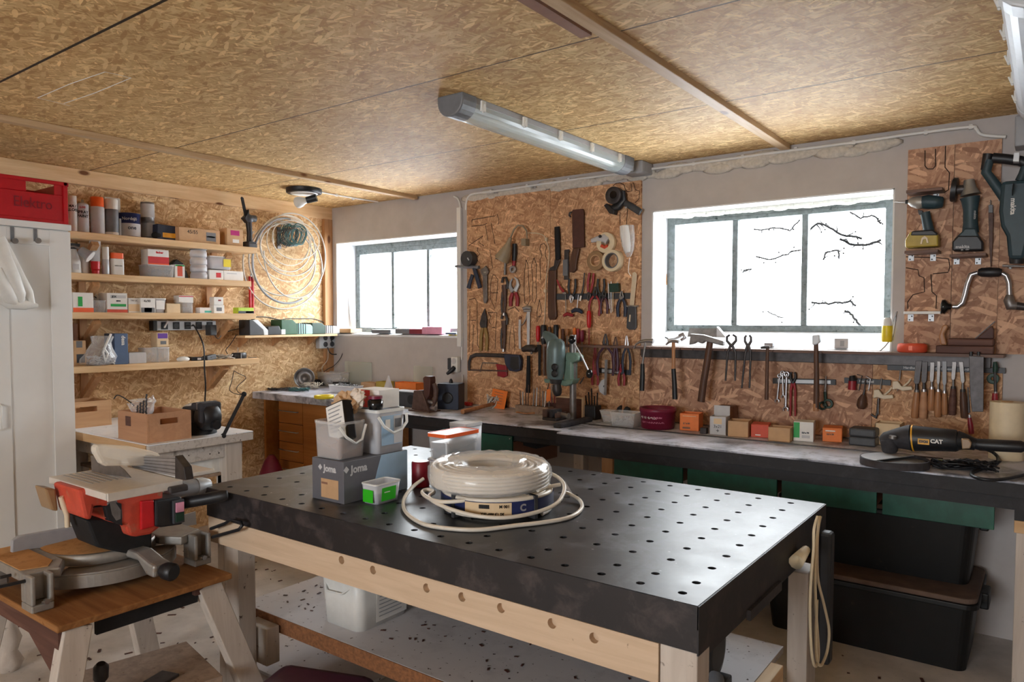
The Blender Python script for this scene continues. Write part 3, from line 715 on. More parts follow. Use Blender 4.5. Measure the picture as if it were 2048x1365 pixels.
P(MB().box(-0.1, 0.1, -0.1, 0.12, 0.0, 0.059).prism([(-0.1, 0), (0.1, 0), (0.0, -0.03), (-0.08, -0.02)], -0.08, 0.1, 'y'), 'body', 'black_matte', t, 0.004)
gd = [((2.725, 3.062), 'leftmost green drawer under the right half of the bench'), ((3.085, 3.468), 'second green drawer, right of the one with a paper tag'),
      ((3.487, 3.835), 'third green drawer, dull reflection at its right end'), ((3.855, 4.205), 'rightmost green drawer above the black bins')]
for i, ((x0, x1), lb) in enumerate(gd):
    t = thing('drawer', lb, 'drawer', ((x0 + x1) / 2, 3.0, 0.715), group='green fronted drawers below the workbench'); w = (x1 - x0) / 2
    P(MB().box(-w, w, 0.0, 0.012, 0.0, 0.128), 'front', 'green_gloss', t, 0.0015)
    P(MB().box(-w + 0.015, w - 0.015, 0.013, 0.45, 0.01, 0.022).box(-w + 0.015, -w + 0.03, 0.013, 0.45, 0.022, 0.09).box(w - 0.03, w - 0.015, 0.013, 0.45, 0.022, 0.09).box(-w + 0.015, w - 0.015, 0.435, 0.45, 0.022, 0.09), 'box', 'kraft_dark', t)
    if i == 0: sticker(t, face('front', (0.01, -0.0005, 0.118)), 0.035, 0.012, 'paper')
t = thing('drawer', 'wide green drawer left of the cable coil, screws at both upper corners', 'drawer', (1.9, 3.0, 0.66), group='green fronted drawers below the workbench')
P(MB().box(-0.24, 0.236, 0.0, 0.012, 0.0, 0.185), 'front', 'green_gloss', t, 0.0015)
P(MB().box(-0.22, 0.22, 0.013, 0.45, 0.01, 0.022).box(-0.22, -0.205, 0.013, 0.45, 0.02, 0.15).box(0.205, 0.22, 0.013, 0.45, 0.02, 0.15), 'box', 'kraft_dark', t)
for x in (-0.226, 0.222): P(MB().lathe([(0.004, 0), (0.003, 0.002)], TR(x, -0.0005, 0.172) @ RX(PI / 2), 10), 'screw', 'steel', t)

# corner bench with the drawer unit
LZ = 0.957
t = thing('corner_bench', 'black topped bench in the left corner above the brown drawers', 'workbench', (0.45, 3.25, FZ))
P(MB().box(0.002, 0.885, 2.93, 3.605, LZ - 0.045, LZ), 'worktop', 'bench_black', t, 0.003, world=True)
for x in (0.03, 0.84): P(MB().box(x, x + 0.02, 3.0, 3.55, FZ, LZ - 0.046), 'side_panel', 'drawer_wood', t, world=True)
x0, x1, x2 = ony(558, 840, 3.0).x, ony(606, 850, 3.0).x, 0.82
t = thing('drawer_unit', 'brown wooden drawer cabinet under the corner bench', 'cabinet', ((x0 + x2) / 2, 3.25, FZ))
P(MB().box(x0, x2, 3.02, 3.55, FZ, LZ - 0.05), 'body', 'drawer_wood', t, 0.001, world=True)
zs = [LZ - 0.055] + [ony(559, q, 3.0).z for q in (845, 882, 919, 956)]; zs.append(zs[-1] - 0.12)
for i in range(5):
    d = P(MB().box(x0, x1 - 0.003, 3.0, 3.018, zs[i + 1] + 0.002, zs[i] - 0.002), 'drawer', 'drawer_wood', t, 0.002, world=True)
    zc = (zs[i] + zs[i + 1]) / 2 + 0.01
    P(MB().tube([(x0 + 0.02, 2.998, zc), (x0 + 0.02, 2.982, zc), (x1 - 0.045, 2.982, zc), (x1 - 0.045, 2.998, zc)], 0.0035, 8), 'handle', 'steel', d, world=True)
d = P(MB().box(x1, x2, 3.0, 3.018, FZ + 0.1, LZ - 0.057), 'door', 'drawer_wood', t, 0.002, world=True)
m = MB()
q = ony(543, 938, 2.9)
t = thing('plastic_bag', 'crumpled pink plastic bag beside the brown drawers', 'bag', (q.x, 2.85, FZ))
hb_ = ony(552, 915, 2.85).z - FZ
P(MB().lathe([(0.10, 0), (0.13, 0.1), (0.11, hb_ * .5), (0.085, hb_ * .75), (0.05, hb_ * .92), (0.02, hb_)], TR(0.03, 0.03, 0) @ Matrix.Diagonal((1, .8, 1, 1)), 14), 'body', 'maroon', t)

# ledge under the wide window
t = thing('tool_ledge', 'long slotted wooden ledge under the wide window holding hammers', 'shelf', (3.1, 3.54, 1.25))
m = MB(); y0, y1 = 3.475, 3.592
edges = [ony(px, 688, y0).x for px in (1150, 1300, 1322, 1360, 1386, 1416, 1450, 1462, 1490, 1510, 1546, 1630, 1645)]
m.box(ony(1085, 685, y0).x, 4.20, y0 + 0.014, y1, 1.291, 1.303)
a = ony(1085, 685, y0).x
for e in edges + [4.20]: m.box(a, e - 0.003, y0, y0 + 0.014, 1.291, 1.303); a = e + 0.003
P(m, 'board', 'ledge_wood', t, world=True)
P(MB().box(2.575, 4.15, 3.57, 3.592, 1.243, 1.29), 'back_rail', 'dark_steel', t, 0.002, world=True)

# ================================================================ big black hole-top table in the middle
TZ = 0.85
TX0, TX1, TY0, TY1 = 1.93, 3.775, 1.425, 2.475
t = thing('assembly_table', 'large table with a black top drilled in a grid, white frame below', 'table', ((TX0 + TX1) / 2, (TY0 + TY1) / 2, FZ))
HOLES = []
for y in (1.475, 1.552): HOLES += [(3.72 - 0.1 * i - (0.0 if y < 1.5 else 0.0), y) for i in range(18) if (i % 2 == 0 or y < 1.5 or i < 2)]
for j in range(8):
    y = 1.666 + 0.1075 * j
    HOLES += [(3.712 - 0.004 * j - 0.1045 * i, y) for i in range(17)]
def drilled(x0, x1, y0, y1, z0, z1, holes, r, n=14):
    bm_ = MB().box(x0, x1, y0, y1, z0, z1); me = bpy.data.meshes.new('a'); me.from_pydata([tuple(v) for v in bm_.v], [], bm_.f)
    a = bpy.data.objects.new('a', me); COL.objects.link(a)
    cm = MB()
    for hx, hy in holes: cm.lathe([(r, z0 + 0.012), (r, z1 + 0.01)], TR(hx, hy, 0), n, False)
    me2 = bpy.data.meshes.new('b'); me2.from_pydata([tuple(v) for v in cm.v], [], cm.f)
    b = bpy.data.objects.new('b', me2); COL.objects.link(b)
    md = a.modifiers.new('b', 'BOOLEAN'); md.operation = 'DIFFERENCE'; md.object = b; md.solver = 'EXACT'
    dg = bpy.context.evaluated_depsgraph_get(); res = bpy.data.meshes.new_from_object(a.evaluated_get(dg))
    bpy.data.objects.remove(a); bpy.data.objects.remove(b)
    out = MB(); out.v = [v.co.copy() for v in res.vertices]; out.f = [tuple(p.vertices) for p in res.polygons]; out.mi = [0] * len(out.f); out.sm = [False] * len(out.f)
    return out
o = P(drilled(TX0, TX1, TY0, TY1, TZ - 0.045, TZ, HOLES, 0.0102), 'tabletop', 'table_black', t, world=True)
P(MB().box(TX0 - 0.003, TX0 - 0.0005, TY0, TY1, TZ - 0.05, TZ - 0.001).box(TX0 - 0.003, TX1 + 0.003, TY0 - 0.003, TY0 - 0.0005, TZ - 0.05, TZ - 0.001).box(TX1 + 0.0005, TX1 + 0.004, TY0 - 0.003, TY1, TZ - 0.105, TZ - 0.001), 'edge_band', 'table_edge', t, world=True)
P(MB().box(TX0 + 0.01, TX1 - 0.002, TY0 + 0.008, TY0 + 0.05, TZ - 0.105, TZ - 0.046).box(TX0 + 0.01, TX0 + 0.05, TY0 + 0.05, TY1 - 0.01, TZ - 0.105, TZ - 0.046).box(TX1 - 0.04, TX1 - 0.002, TY0 + 0.05, TY1 - 0.01, TZ - 0.105, TZ - 0.046).box(TX0 + 0.01, TX1 - 0.01, TY1 - 0.05, TY1 - 0.01, TZ - 0.105, TZ - 0.046), 'underframe', 'table_edge', t, world=True)
ah = [(683, 1121), (746, 1141), (853, 1177), (924, 1195), (1002, 1217), (1104, 1248), (1188, 1277)]
m = MB(); az0, az1 = 0.655, 0.744; y0, y1 = 1.432, 1.462
# apron drilled from the front: boolean in a turned frame (its own z is the room's y)
holes = [(ony(a, b, y0).x, ony(a, b, y0).z) for a, b in ah]
d = drilled(TX0 + 0.02, TX1 - 0.09, -az1, -az0, -y1, -y0, [(x, -z) for x, z in holes], 0.0125)
d.v = [Vector((v.x, -v.z, -v.y)) for v in d.v]
P(d, 'apron', 'white_wood_x', t, world=True)
P(MB().box(TX0 + 0.15, TX1 - 0.1, 1.4625, 1.467, az0 + 0.01, az1 - 0.001), 'apron_backing', 'kraft_dark', t, world=True)
P(MB().box(TX1 - 0.04, TX1 - 0.02, TY0 + 0.09, TY1 - 0.16, 0.70, 0.744), 'side_rail', 'table_edge', t, world=True)
P(MB().box(TX0 + 0.03, TX0 + 0.06, TY0 + 0.05, TY1 - 0.05, 0.655, 0.744).box(TX0 + 0.06, TX1 - 0.06, TY1 - 0.06, TY1 - 0.03, 0.655, 0.744), 'apron', 'white_wood_x', t, world=True)
P(MB().box(TX1 + 0.001, TX1 + 0.012, TY0 + 0.3, TY0 + 0.55, 0.72, 0.745), 'side_strip', 'table_edge', t, world=True)
for x0, x1, y0, y1 in ((TX0 + 0.06, TX0 + 0.145, TY0 + 0.04, TY0 + 0.11), (TX0 + 0.02, TX0 + 0.058, TY0 + 0.04, TY0 + 0.11), (TX1 - 0.088, TX1 - 0.004, TY0 + 0.01, TY0 + 0.08), (TX1 - 0.07, TX1 - 0.01, TY1 - 0.15, TY1 - 0.04), (TX0 + 0.03, TX0 + 0.12, TY1 - 0.12, TY1 - 0.03)):
    P(MB().box(x0, x1, y0, y1, FZ, (0.66 if x0 > 3 and y0 > 2 else 0.744) if y0 > 1.7 or x0 > 3 else 0.654), 'leg', 'white_wood', t, 0.003, world=True)
P(MB().box(TX0 + 0.06, TX0 + 0.19, 1.545, 1.60, 0.20, 0.335), 'shelf_block', 'white_wood', t, 0.003, world=True)
P(MB().box(1.88, 3.66, 1.605, 2.45, 0.338, 0.36), 'lower_shelf', 'shelf_white', t, 0.001, world=True)
P(MB().box(1.88, 3.66, 1.601, 1.6045, 0.334, 0.3595).box(1.88, 3.66, 1.607, 1.64, 0.30, 0.337), 'shelf_edge', 'particle_board', t, world=True)
P(MB().box(3.662, 3.70, 1.64, 2.31, 0.28, 0.361), 'shelf_beam', 'pine', t, 0.002, world=True)

# black storage bins under the bench
def bin_(label, x0, x1, z0, z1, lid, yc=3.40, dp=0.0):
    t = thing('storage_bin', label, 'bin', ((x0 + x1) / 2, yc, z0)); w = (x1 - x0) / 2; h = z1 - z0
    def rr(w_, d_, r): return [(sx * (w_ - r) + r * math.cos(a), sy * (d_ - r) + r * math.sin(a)) for sx, sy, a0 in ((1, 1, 0), (-1, 1, PI / 2), (-1, -1, PI), (1, -1, 1.5 * PI)) for a in [a0 + k * PI / 12 for k in range(7)]]
    m = MB(); o0, o1 = rr(w * 0.90, 0.145 + dp, 0.04), rr(w * 0.96, 0.18 + dp, 0.045)
    vs = [(p[0], p[1], 0) for p in o0] + [(p[0], p[1], h * 0.88) for p in o1]; n = len(o0)
    m.add(vs, [tuple(reversed(range(n))), tuple(range(n, 2 * n))] + [(i, (i + 1) % n, n + (i + 1) % n, n + i) for i in range(n)])
    P(m, 'body', 'bin_black', t)
    P(MB().prism(rr(w, 0.2 + dp, 0.05), h * 0.86, h * 0.93, 'z'), 'rim', 'bin_black', t, 0.004)
    P(MB().prism(rr(w * 0.985, 0.193 + dp, 0.05), h * 0.93, h, 'z'), 'lid', lid, t, 0.006)
    P(MB().box(w - 0.01, w + 0.022, -0.06, 0.06, h * 0.72, h * 0.93), 'clasp', 'bin_black', t, 0.006)
bin_('lower black storage bin with a dusty brown lid, on the floor', 3.36, 4.16, FZ, 0.415, 'dusty_lid', 3.35, .04)
bin_('upper black storage bin stacked just below the green drawers', 3.40, 4.15, 0.417, 0.70, 'dusty_lid', 3.41, -.01)

# ================================================================ sawhorse table at the left front
t = thing('sawhorse', 'low wooden stand with splayed legs carrying the mitre saw', 'stand', (1.95, 1.05, FZ))
SZ = 0.6; sx0, sx1, sy0, sy1 = 1.5, 2.178, 0.845, 1.378
P(MB().box(sx0, sx1, sy0, sy1, SZ - 0.02, SZ), 'tabletop', 'saw_ply', t, 0.004, world=True)
P(MB().prism([(sx0 + 0.04, SZ - 0.021), (sx1 - 0.02, SZ - 0.021), (sx1 - 0.02, SZ - 0.16), (sx1 - 0.06, SZ - 0.16), (sx1 - 0.22, SZ - 0.075), (sx0 + 0.04, SZ - 0.075)], sy0 + 0.01, sy0 + 0.028, 'y'), 'end_panel', 'old_wood', t, world=True)
P(MB().box(sx1 - 0.055, sx1 - 0.04, sy0 + 0.12, sy1 - 0.1, SZ - 0.075, SZ - 0.021), 'side_rail', 'black_matte', t, world=True)
P(MB().box(sx1 - 0.05, sx1 - 0.02, sy1 - 0.12, sy1 - 0.06, SZ - 0.045, SZ - 0.021), 'corner_block', 'old_wood', t, world=True)
for (xa, ya), (xb, yb) in (((sx1 - 0.03, sy0 + 0.06), (sx1 + 0.0, sy0 - 0.04)), ((sx1 - 0.04, sy1 - 0.07), (sx1 + 0.0, sy1 + 0.09)), ((sx0 + 0.1, sy0 + 0.06), (sx0 + 0.02, sy0 - 0.02)), ((sx0 + 0.12, sy1 - 0.08), (sx0 + 0.06, sy1 + 0.03))):
    P(MB().beam((xa, ya, SZ - 0.021), (xb, yb, FZ), 0.075, 0.045, (1, 0, 0)), 'leg', 'white_wood', t, 0.003, world=True)
# ================================================================ small goods: helpers
class Fr: pass
def F(kind, pl, pr, pt, z, v, d, rz=0.0, pb=None):
    """front face seen between pixels pl..pr with its top at pt, standing at height z on plane x=v ('s') or y=v ('b')"""
    f = Fr(); pm = (pl + pr) / 2
    fn = onx if kind == 's' else ony
    a, b = fn(pl, pt + 20, v), fn(pr, pt + 20, v)
    f.h = fn(pm, pt, v).z - z; f.d = d
    if kind == 's': f.w = b.y - a.y; f.loc = Vector((v - d / 2, (a.y + b.y) / 2, z)); f.rz = PI / 2 + rz
    else: f.w = b.x - a.x; f.loc = Vector((( a.x + b.x) / 2, v + d / 2, z)); f.rz = rz
    return f
def decorate(t, f, stick=(), texts=(), part=None):
    y = -f.d / 2
    for s_ in stick:
        sticker(part or t, face('front', (s_[0] * f.w / 2, y - 0.0001, s_[1] * f.h)), s_[2] * f.w, s_[3] * f.h, s_[4])
    for s_ in texts:
        text(s_[0], s_[3], face('front', (s_[1] * f.w / 2, y - 0.0009, s_[2] * f.h), roll=(s_[6] if len(s_) > 6 else 0)), s_[4], part or t, 'handwriting' if (len(s_) > 5 and s_[5]) else 'lettering', bold=0.0 if (len(s_) > 5 and s_[5]) else 0.0008)
def carton(label, f, m_, stick=(), texts=(), opened=False, side=None, name='carton', cat='box', group=None, flap=None):
    t = thing(name, label, cat, f.loc, f.rz, group); w, d, h = f.w, f.d, f.h; e = 0.002
    if opened:
        m = MB().box(-w / 2, w / 2, -d / 2, d / 2, 0, e).box(-w / 2, w / 2, -d / 2, -d / 2 + e, 0, h).box(-w / 2, w / 2, d / 2 - e, d / 2, 0, h).box(-w / 2, -w / 2 + e, -d / 2, d / 2, 0, h).box(w / 2 - e, w / 2, -d / 2, d / 2, 0, h)
        P(m, 'body', m_, t)
        if flap:
            P(MB().box(-w / 2, w / 2, d / 2 - e, d / 2, h, h + flap), 'flap', m_, t)
    else:
        P(MB().box(-w / 2, w / 2, -d / 2, d / 2, 0, h), 'body', m_, t, min(0.002, h * 0.05))
        P(MB().box(-w / 2 + 0.001, w / 2 - 0.001, -d / 2 + 0.001, d / 2 - 0.001, h, h + 0.0012), 'lid', m_, t)
    decorate(t, f, stick, texts); return t
def rrect(w, d, r, n=5):
    return [(sx * (w / 2 - r) + r * math.cos(a0 + k * PI / 2 / n), sy * (d / 2 - r) + r * math.sin(a0 + k * PI / 2 / n)) for sx, sy, a0 in ((1, 1, 0), (-1, 1, PI / 2), (-1, -1, PI), (1, -1, 1.5 * PI)) for k in range(n + 1)]
def shell(rings, m=None):
    """stack of same-count outlines [(pts2d, z)...] -> closed wall surface, first ring capped"""
    m = m or MB(); n = len(rings[0][0]); vs = []; fs = []
    for pts, z in rings: vs += [(p[0], p[1], z) for p in pts]
    for i in range(len(rings) - 1):
        for k in range(n): l = (k + 1) % n; fs.append((i * n + k, i * n + l, (i + 1) * n + l, (i + 1) * n + k))
    fs.append(tuple(reversed(range(n)))); return m.add(vs, fs, True)
def tub(label, f, m_='clear_plastic', lid=None, content=None, fill=0.6, taper=0.86, handle=False, name='plastic_tub', cat='tub', r=0.012, stick=(), texts=(), group=None, bits=None, seed=1):
    t = thing(name, label, cat, f.loc, f.rz, group); w, d, h = f.w, f.d, f.h; e = 0.0018
    r = min(r, w * 0.3, d * 0.3)
    a, b = rrect(w * taper, d * taper, r), rrect(w * 0.97, d * 0.97, r); ai, bi = rrect(w * taper - 2 * e, d * taper - 2 * e, r), rrect(w * 0.97 - 2 * e, d * 0.97 - 2 * e, r)
    P(shell([(a, 0), (b, h * 0.96), (bi, h * 0.96), (ai, e)]), 'body', m_, t)
    ro, ri = rrect(w, d, r * 1.1), rrect(w * 0.97 - 2 * e, d * 0.97 - 2 * e, r)
    m = MB(); n = len(ro); z0, z1 = h * (0.86 if lid == 'orange' else 0.93), h
    vs = [(p[0], p[1], z0) for p in ro] + [(p[0], p[1], z1) for p in ro] + [(p[0], p[1], z1) for p in ri] + [(p[0], p[1], z0) for p in ri]
    m.add(vs, [(k, (k + 1) % n, n + (k + 1) % n, n + k) for k in range(n)] + [(n + k, n + (k + 1) % n, 2 * n + (k + 1) % n, 2 * n + k) for k in range(n)] + [(2 * n + k, 2 * n + (k + 1) % n, 3 * n + (k + 1) % n, 3 * n + k) for k in range(n)])
    P(m, 'rim', (lid if lid else ('white_plastic' if m_ == 'milky_plastic' else m_)), t)
    if lid: P(MB().prism(rrect(w * 0.95, d * 0.95, r), h * 0.93, h * 0.985, 'z'), 'lid', lid if lid != 'orange' else 'milky_plastic', t)
    if content:
        rr = random.Random(seed); L = MB(); tw = taper + (0.97 - taper) * fill
        if bits == 'long':
            for i in range(34):
                y = rr.uniform(-1, 1) * d * 0.3; z = rr.uniform(0.04, fill) * h; a_ = rr.uniform(-0.10, 0.22)
                L.beam((-w * 0.40, y, z), (w * 0.40, y + rr.uniform(-.1, .1) * d, min(z + a_ * w * 0.6, h * .85)), 0.005, 0.005)
        elif bits:
            q = max(w, d) * 0.055
            for i in range(110):
                x, y, z = rr.uniform(-1, 1) * w * taper * 0.43, rr.uniform(-1, 1) * d * taper * 0.43, rr.uniform(0.02, fill) * h
                v = Vector((rr.uniform(-1, 1), rr.uniform(-1, 1), rr.uniform(-1, 1))).normalized() * q
                L.beam(Vector((x, y, z + q)) - v, Vector((x, y, z + q)) + v, q * 0.35, q * 0.35)
        else: L.prism(rrect(w * taper - 0.006, d * taper - 0.006, r), 0.003, h * fill, 'z')
        c = P(L, 'contents', content, t)
        if bits: c['kind'] = 'stuff'
    if handle:
        a0 = handle if isinstance(handle, float) else 0.5
        pts = [(w / 2 * math.cos(a) * 1.03, -d / 2 * 1.0 - 0.004 - 0.012 * math.sin(a), h * 0.86 - a0 * h * math.sin(a)) for a in [PI * k / 12 for k in range(13)]]
        P(MB().tube([(w / 2, 0, h * 0.88)] + pts + [(-w / 2, 0, h * 0.88)], 0.0045, 8), 'bail', 'white_plastic', t)
    decorate(t, f, stick, texts); return t
def can(label, f, m_, cap=None, capf=0.2, texts=(), bands=(), name='spray_can', cat='can', nozzle=False, group=None):
    t = thing(name, label, cat, f.loc, f.rz, group); r = f.w / 2; h = f.h; hb = h * (1 - capf)
    P(MB().lathe([(r * 0.96, 0), (r, 0.004), (r, hb - r * 0.35), (r * 0.94, hb - r * 0.12), (r * 0.8, hb)], None, 24), 'body', m_, t)
    for z0, z1, mm in bands: P(MB().lathe([(r + 0.0006, z0 * h), (r + 0.0006, z1 * h)], None, 24, cap=False), 'label', mm, t)
    if nozzle:
        P(MB().lathe([(r * 0.8, hb), (r * 0.5, hb + h * 0.03), (r * 0.25, hb + h * 0.045), (r * 0.2, h)], None, 16), 'valve', 'steel', t)
    elif cap: P(MB().lathe([(r * 0.93, hb - r * 0.1), (r * 0.93, h - r * 0.12), (r * 0.84, h)], None, 24), 'cap', cap, t)
    for s_, z, sz, mm in texts: curved_text(t, s_, r + 0.001, z * h, sz, mm)
    return t
def curved_text(t, body, r, z, size, m_, a0=-0.42):
    o = text(body, size, face('front', (0, 0, z)), m_, t, bold=0.0006)
    for v in o.data.vertices:
        a = v.co.x / r + a0; rr_ = r - v.co.y * 0.0
        v.co = Vector((rr_ * math.sin(a), -rr_ * math.cos(a), v.co.z))
    return o

# ================================================================ shelf 1 (top)
V = 0.15
can('white spray can with a black side stripe and worn lettering, next to the red crate', F('s', 141, 158, 391, S1, V, 0.05), 'white_plastic', 'white_plastic', 0.16, [('MAT\nGLOSS', 0.66, 0.02, 'black')], [(0.34, 0.78, 'white_plastic')], group='spray cans on the top shelf')
can('white spray paint can without its cap, nozzle showing', F('s', 158, 181, 399, S1, V, 0.05), 'paper_grey', nozzle=True, capf=0.12, texts=[('SPRAY\nPAINT', 0.56, 0.021, 'black'), ('LUXE', 0.76, 0.012, 'red')], group='spray cans on the top shelf')
can('spray can with an orange-red cap on the top shelf', F('s', 185, 212, 394, S1, V, 0.05), 'paper_grey', 'orange', 0.24, group='spray cans on the top shelf')
can('spray can with a white cap and dark grey body', F('s', 213, 240, 398, S1, V, 0.05), 'mid_grey', 'white_plastic', 0.26, [], [(0.02, 0.10, 'paper')], group='spray cans on the top shelf')
carton('white sheet-like packet leaning on the wall behind the dark spray can', F('s', 210, 241, 396, S1, 0.06, 0.02), 'paper', name='packet', cat='packet')
carton('narrow grey packet right of the dark spray can', F('s', 239, 246, 438, S1, 0.12, 0.05), 'silver_grey', name='packet', cat='packet')
f = F('s', 250, 291, 426, S1, 0.17, 0.1)
t = thing('paint_tin', 'dark blue paint tin with a white wordmark on the top shelf', 'tin', (0.1, f.loc.y, S1), PI / 2); r = f.w / 2
P(MB().lathe([(r * .98, 0), (r, .003), (r, f.h - .004), (r * 1.02, f.h - .004), (r * 1.02, f.h), (r * .9, f.h), (r * .88, f.h - .006)], None, 30), 'body', 'navy', t)
P(MB().lathe([(r + .0006, f.h * .06), (r + .0006, f.h * .58)], None, 30, cap=False), 'label', 'paper_grey', t)
curved_text(t, 'Nordsjö', r + 0.0015, f.h * .76, 0.024, 'white_plastic', -.42)
curved_text(t, 'one', r + 0.0018, f.h * .40, 0.03, 'dark_blue', -.2)
for lb, pt, z, hh in (('lower grey printed tin standing behind the dark blue paint tin', 444, S1, 0), ('upper grey printed tin with a pale label, stacked behind the paint tin', 405, None, 0)):
    f = F('s', 286, 311, 405, S1, 0.08, 0.1); r = 0.037; H = f.h / 2
    t = thing('tin', lb, 'tin', (0.06, f.loc.y, S1 + (0 if z else H + 0.0005)), PI / 2, 'stacked printed tins on the top shelf')
    P(MB().lathe([(r * .97, 0), (r, .002), (r, H - .002), (r * .97, H)], None, 26), 'body', 'dull_steel' if z is None else 'mid_grey', t)
    P(MB().lathe([(r + .0006, H * .2), (r + .0006, H * .9)], None, 26, cap=False), 'label', 'paper_grey' if z is None else 'grey_plastic', t)
f = F('s', 316, 353, 450, S1, 0.16, 0.1)
t = thing('small_case', 'dark blue and yellow box leaning beside a black pouch on the top shelf', 'case', f.loc, f.rz)
P(MB().box(-f.w / 2, f.w / 2, -.04, .04, 0, f.h, RY(0.04)), 'body', 'dark_blue', t, 0.004); P(MB().box(-f.w * .2, f.w / 2 + .001, -.0415, -.0405, f.h * .2, f.h * .5), 'band', 'cat_yellow', t)
P(MB().ball((-f.w * .42, -0.02, f.h * .3), 0.03, (1, .8, .8)), 'pouch', 'black_matte', t)
f = F('s', 358, 440, 458, S1, 0.19, 0.13)
t = carton('long kraft cardboard box with handwritten numbers on the top shelf', f, 'kraft', [(0.55, .5, .24, .62, 'mid_grey'), (0.55, .5, .2, .1, 'paper_grey')], [('45/55', -.35, .72, 0.03, 'black', 1)])
carton('small kraft box with a pink label beside the pruning saw', F('s', 454, 486, 458, S1, 0.18, 0.09), 'kraft', [(0, .76, .55, .28, 'magenta'), (.1, .3, .4, .2, 'paper')])
# mini chain saw standing on its battery
q = onx(499, 490, 0.14); t = thing('pruning_saw', 'black cordless mini chainsaw standing on its battery at the end of the top shelf', 'saw', (0.14, q.y, S1), PI / 2)
k = mpp(q)
P(MB().box(-.032, .032, -.04, .04, 0, .032), 'battery', 'dark_grey', t, .005)
P(MB().box(-.027, .03, -.036, .036, .0325, .042), 'foot', 'black', t, .003)
P(MB().tube([(0, 0, .04), (.002, 0, .1), (-.004, 0, .17)], [.019, .017, .02], 12), 'grip', 'black', t)
P(MB().ball((-.004, 0, .19), .034, (1, .9, .9)).tube([(.0, 0, .195), (.045, 0, .195)], .022, 14), 'motor_housing', 'dark_grey', t)
P(MB().prism([(-.05, .19), (-.03, .21), (-.012, .25), (-.008, .2), (-.02, .16)], -.02, .02, 'y'), 'guard', 'black', t, .003)
P(MB().prism([(-.03, .19), (-.012, .2), (-.04, .32), (-.052, .326), (-.058, .318)], -.004, .004, 'y'), 'blade', 'black_matte', t, .001)

# ================================================================ shelf 2
f = F('s', 143, 160, 492, S2, 0.16, 0.05)
t = thing('spray_bottle', 'white trigger spray bottle at the left end of the second shelf', 'bottle', f.loc, f.rz)
P(MB().lathe([(.03, 0), (.033, .005), (.031, .06), (.018, .11), (.013, .13)], Matrix.Diagonal((1.1, .7, 1, 1)), 20), 'body', 'white_plastic', t)
P(MB().lathe([(.014, .13), (.014, .145)], None, 14).beam((-.02, 0, .152), (.03, 0, .152), .016, .016), 'trigger_head', 'dark_grey', t)
sticker(t, face('front', (0.0, -.0232, .035)), .03, .03, 'paper_grey')
# clip lamp
q = onx(180, 500, 0.19)
can('pale blue-white canister standing behind the clip lamp', F('s', 162, 182, 498, S2, 0.13, .05), 'paper', None, 0.02, name='canister', cat='can')
t = thing('clip_lamp', 'grey clip lamp with a round white lens hanging over the second shelf items', 'lamp', (0.18, q.y - .02, q.z - 0.03), PI / 2)
P(MB().lathe([(.014, -.05), (.022, -.045), (.026, -.01), (.036, .012)], TR(0.01, -.01, 0) @ RY(2.35) @ RX(0.55), 20), 'shade', 'grey_plastic', t)
P(MB().lathe([(.032, .0125), (.033, .015)], TR(0.01, -.01, 0) @ RY(2.35) @ RX(0.55), 24), 'lens', 'white_plastic', t)
P(MB().tube([(-.02, 0, .03), (-.05, .01, .045), (-.08, .02, .04)], .006, 8), 'arm', 'dull_steel', t)
f = F('s', 182, 205, 477, S2, 0.17, 0.04)
t = thing('tube', 'white and red squeeze tube standing on its red cap', 'tube', f.loc, f.rz); w = f.w / 2
P(MB().lathe([(w * .62, 0), (w * .66, .02)], None, 16), 'cap', 'red', t)
vs = MB(); rg = []
for z, a_, b_ in ((.0205, w * .6, w * .6), (.03, w * .74, w * .7), (.07, w * .8, w * .55), (f.h * .8, w, w * .15), (f.h, w * 1.02, .001)): rg.append(([(a_ * math.cos(u), b_ * math.sin(u)) for u in [2 * PI * k / 16 for k in range(16)]], z))
P(shell(rg[2:]), 'body', 'paper_grey', t); P(shell(rg[:3]), 'shoulder', 'red', t)
f = F('s', 205, 223, 494, S2, 0.17, .04)
t = thing('bottle', 'slim bottle with a clear base and white pump cover', 'bottle', f.loc, f.rz)
P(MB().lathe([(.017, 0), (.019, .004), (.018, f.h * .55), (.012, f.h * .6)], None, 18), 'body', 'silver_grey', t); P(MB().lathe([(.0185, f.h * .55), (.018, f.h)], None, 18), 'cap', 'white_plastic', t)
f = F('s', 224, 250, 506, S2, 0.17, .04)
t = thing('bottle', 'white bottle with a broad orange-red cap on the second shelf', 'bottle', f.loc, f.rz); w = f.w / 2
P(MB().prism(rrect(w * 2, .035, .012), 0, f.h * .74, 'z'), 'body', 'white_plastic', t, .002); P(MB().prism(rrect(w * 1.9, .033, .012), f.h * .741, f.h, 'z'), 'cap', 'orange', t, .002)
text('WEICON', .010, face('front', (0, -.0186, f.h * .42)), 'black', t)
f = F('s', 296, 350, 530, S2, 0.19, 0.12)
tub('clear tray with a pale lid, full of small parts, under the red and white box', f, 'clear_plastic', 'milky_plastic', 'mid_grey', .55, .92, bits='short')
f2 = F('s', 296, 338, 500, S2 + f.h, 0.16, 0.08)
carton('red and white box of wall plugs lying on the clear tray', f2, 'paper', [(0, .32, 1.0, .44, 'red'), (0, .05, 1.0, .1, 'orange')], [('fischer', .1, .82, .016, 'red')])
f = F('s', 344, 372, 520, S2, 0.1, 0.05)
t = thing('domed_case', 'dark domed case with a pale tail behind the small red-green box', 'case', f.loc, f.rz)
P(MB().prism([(-.05, 0), (-.045, f.h * .75), (-.01, f.h), (.03, f.h * .8), (.06, .03), (.066, 0)], -.02, .02, 'y'), 'body', 'mid_grey', t, .006)
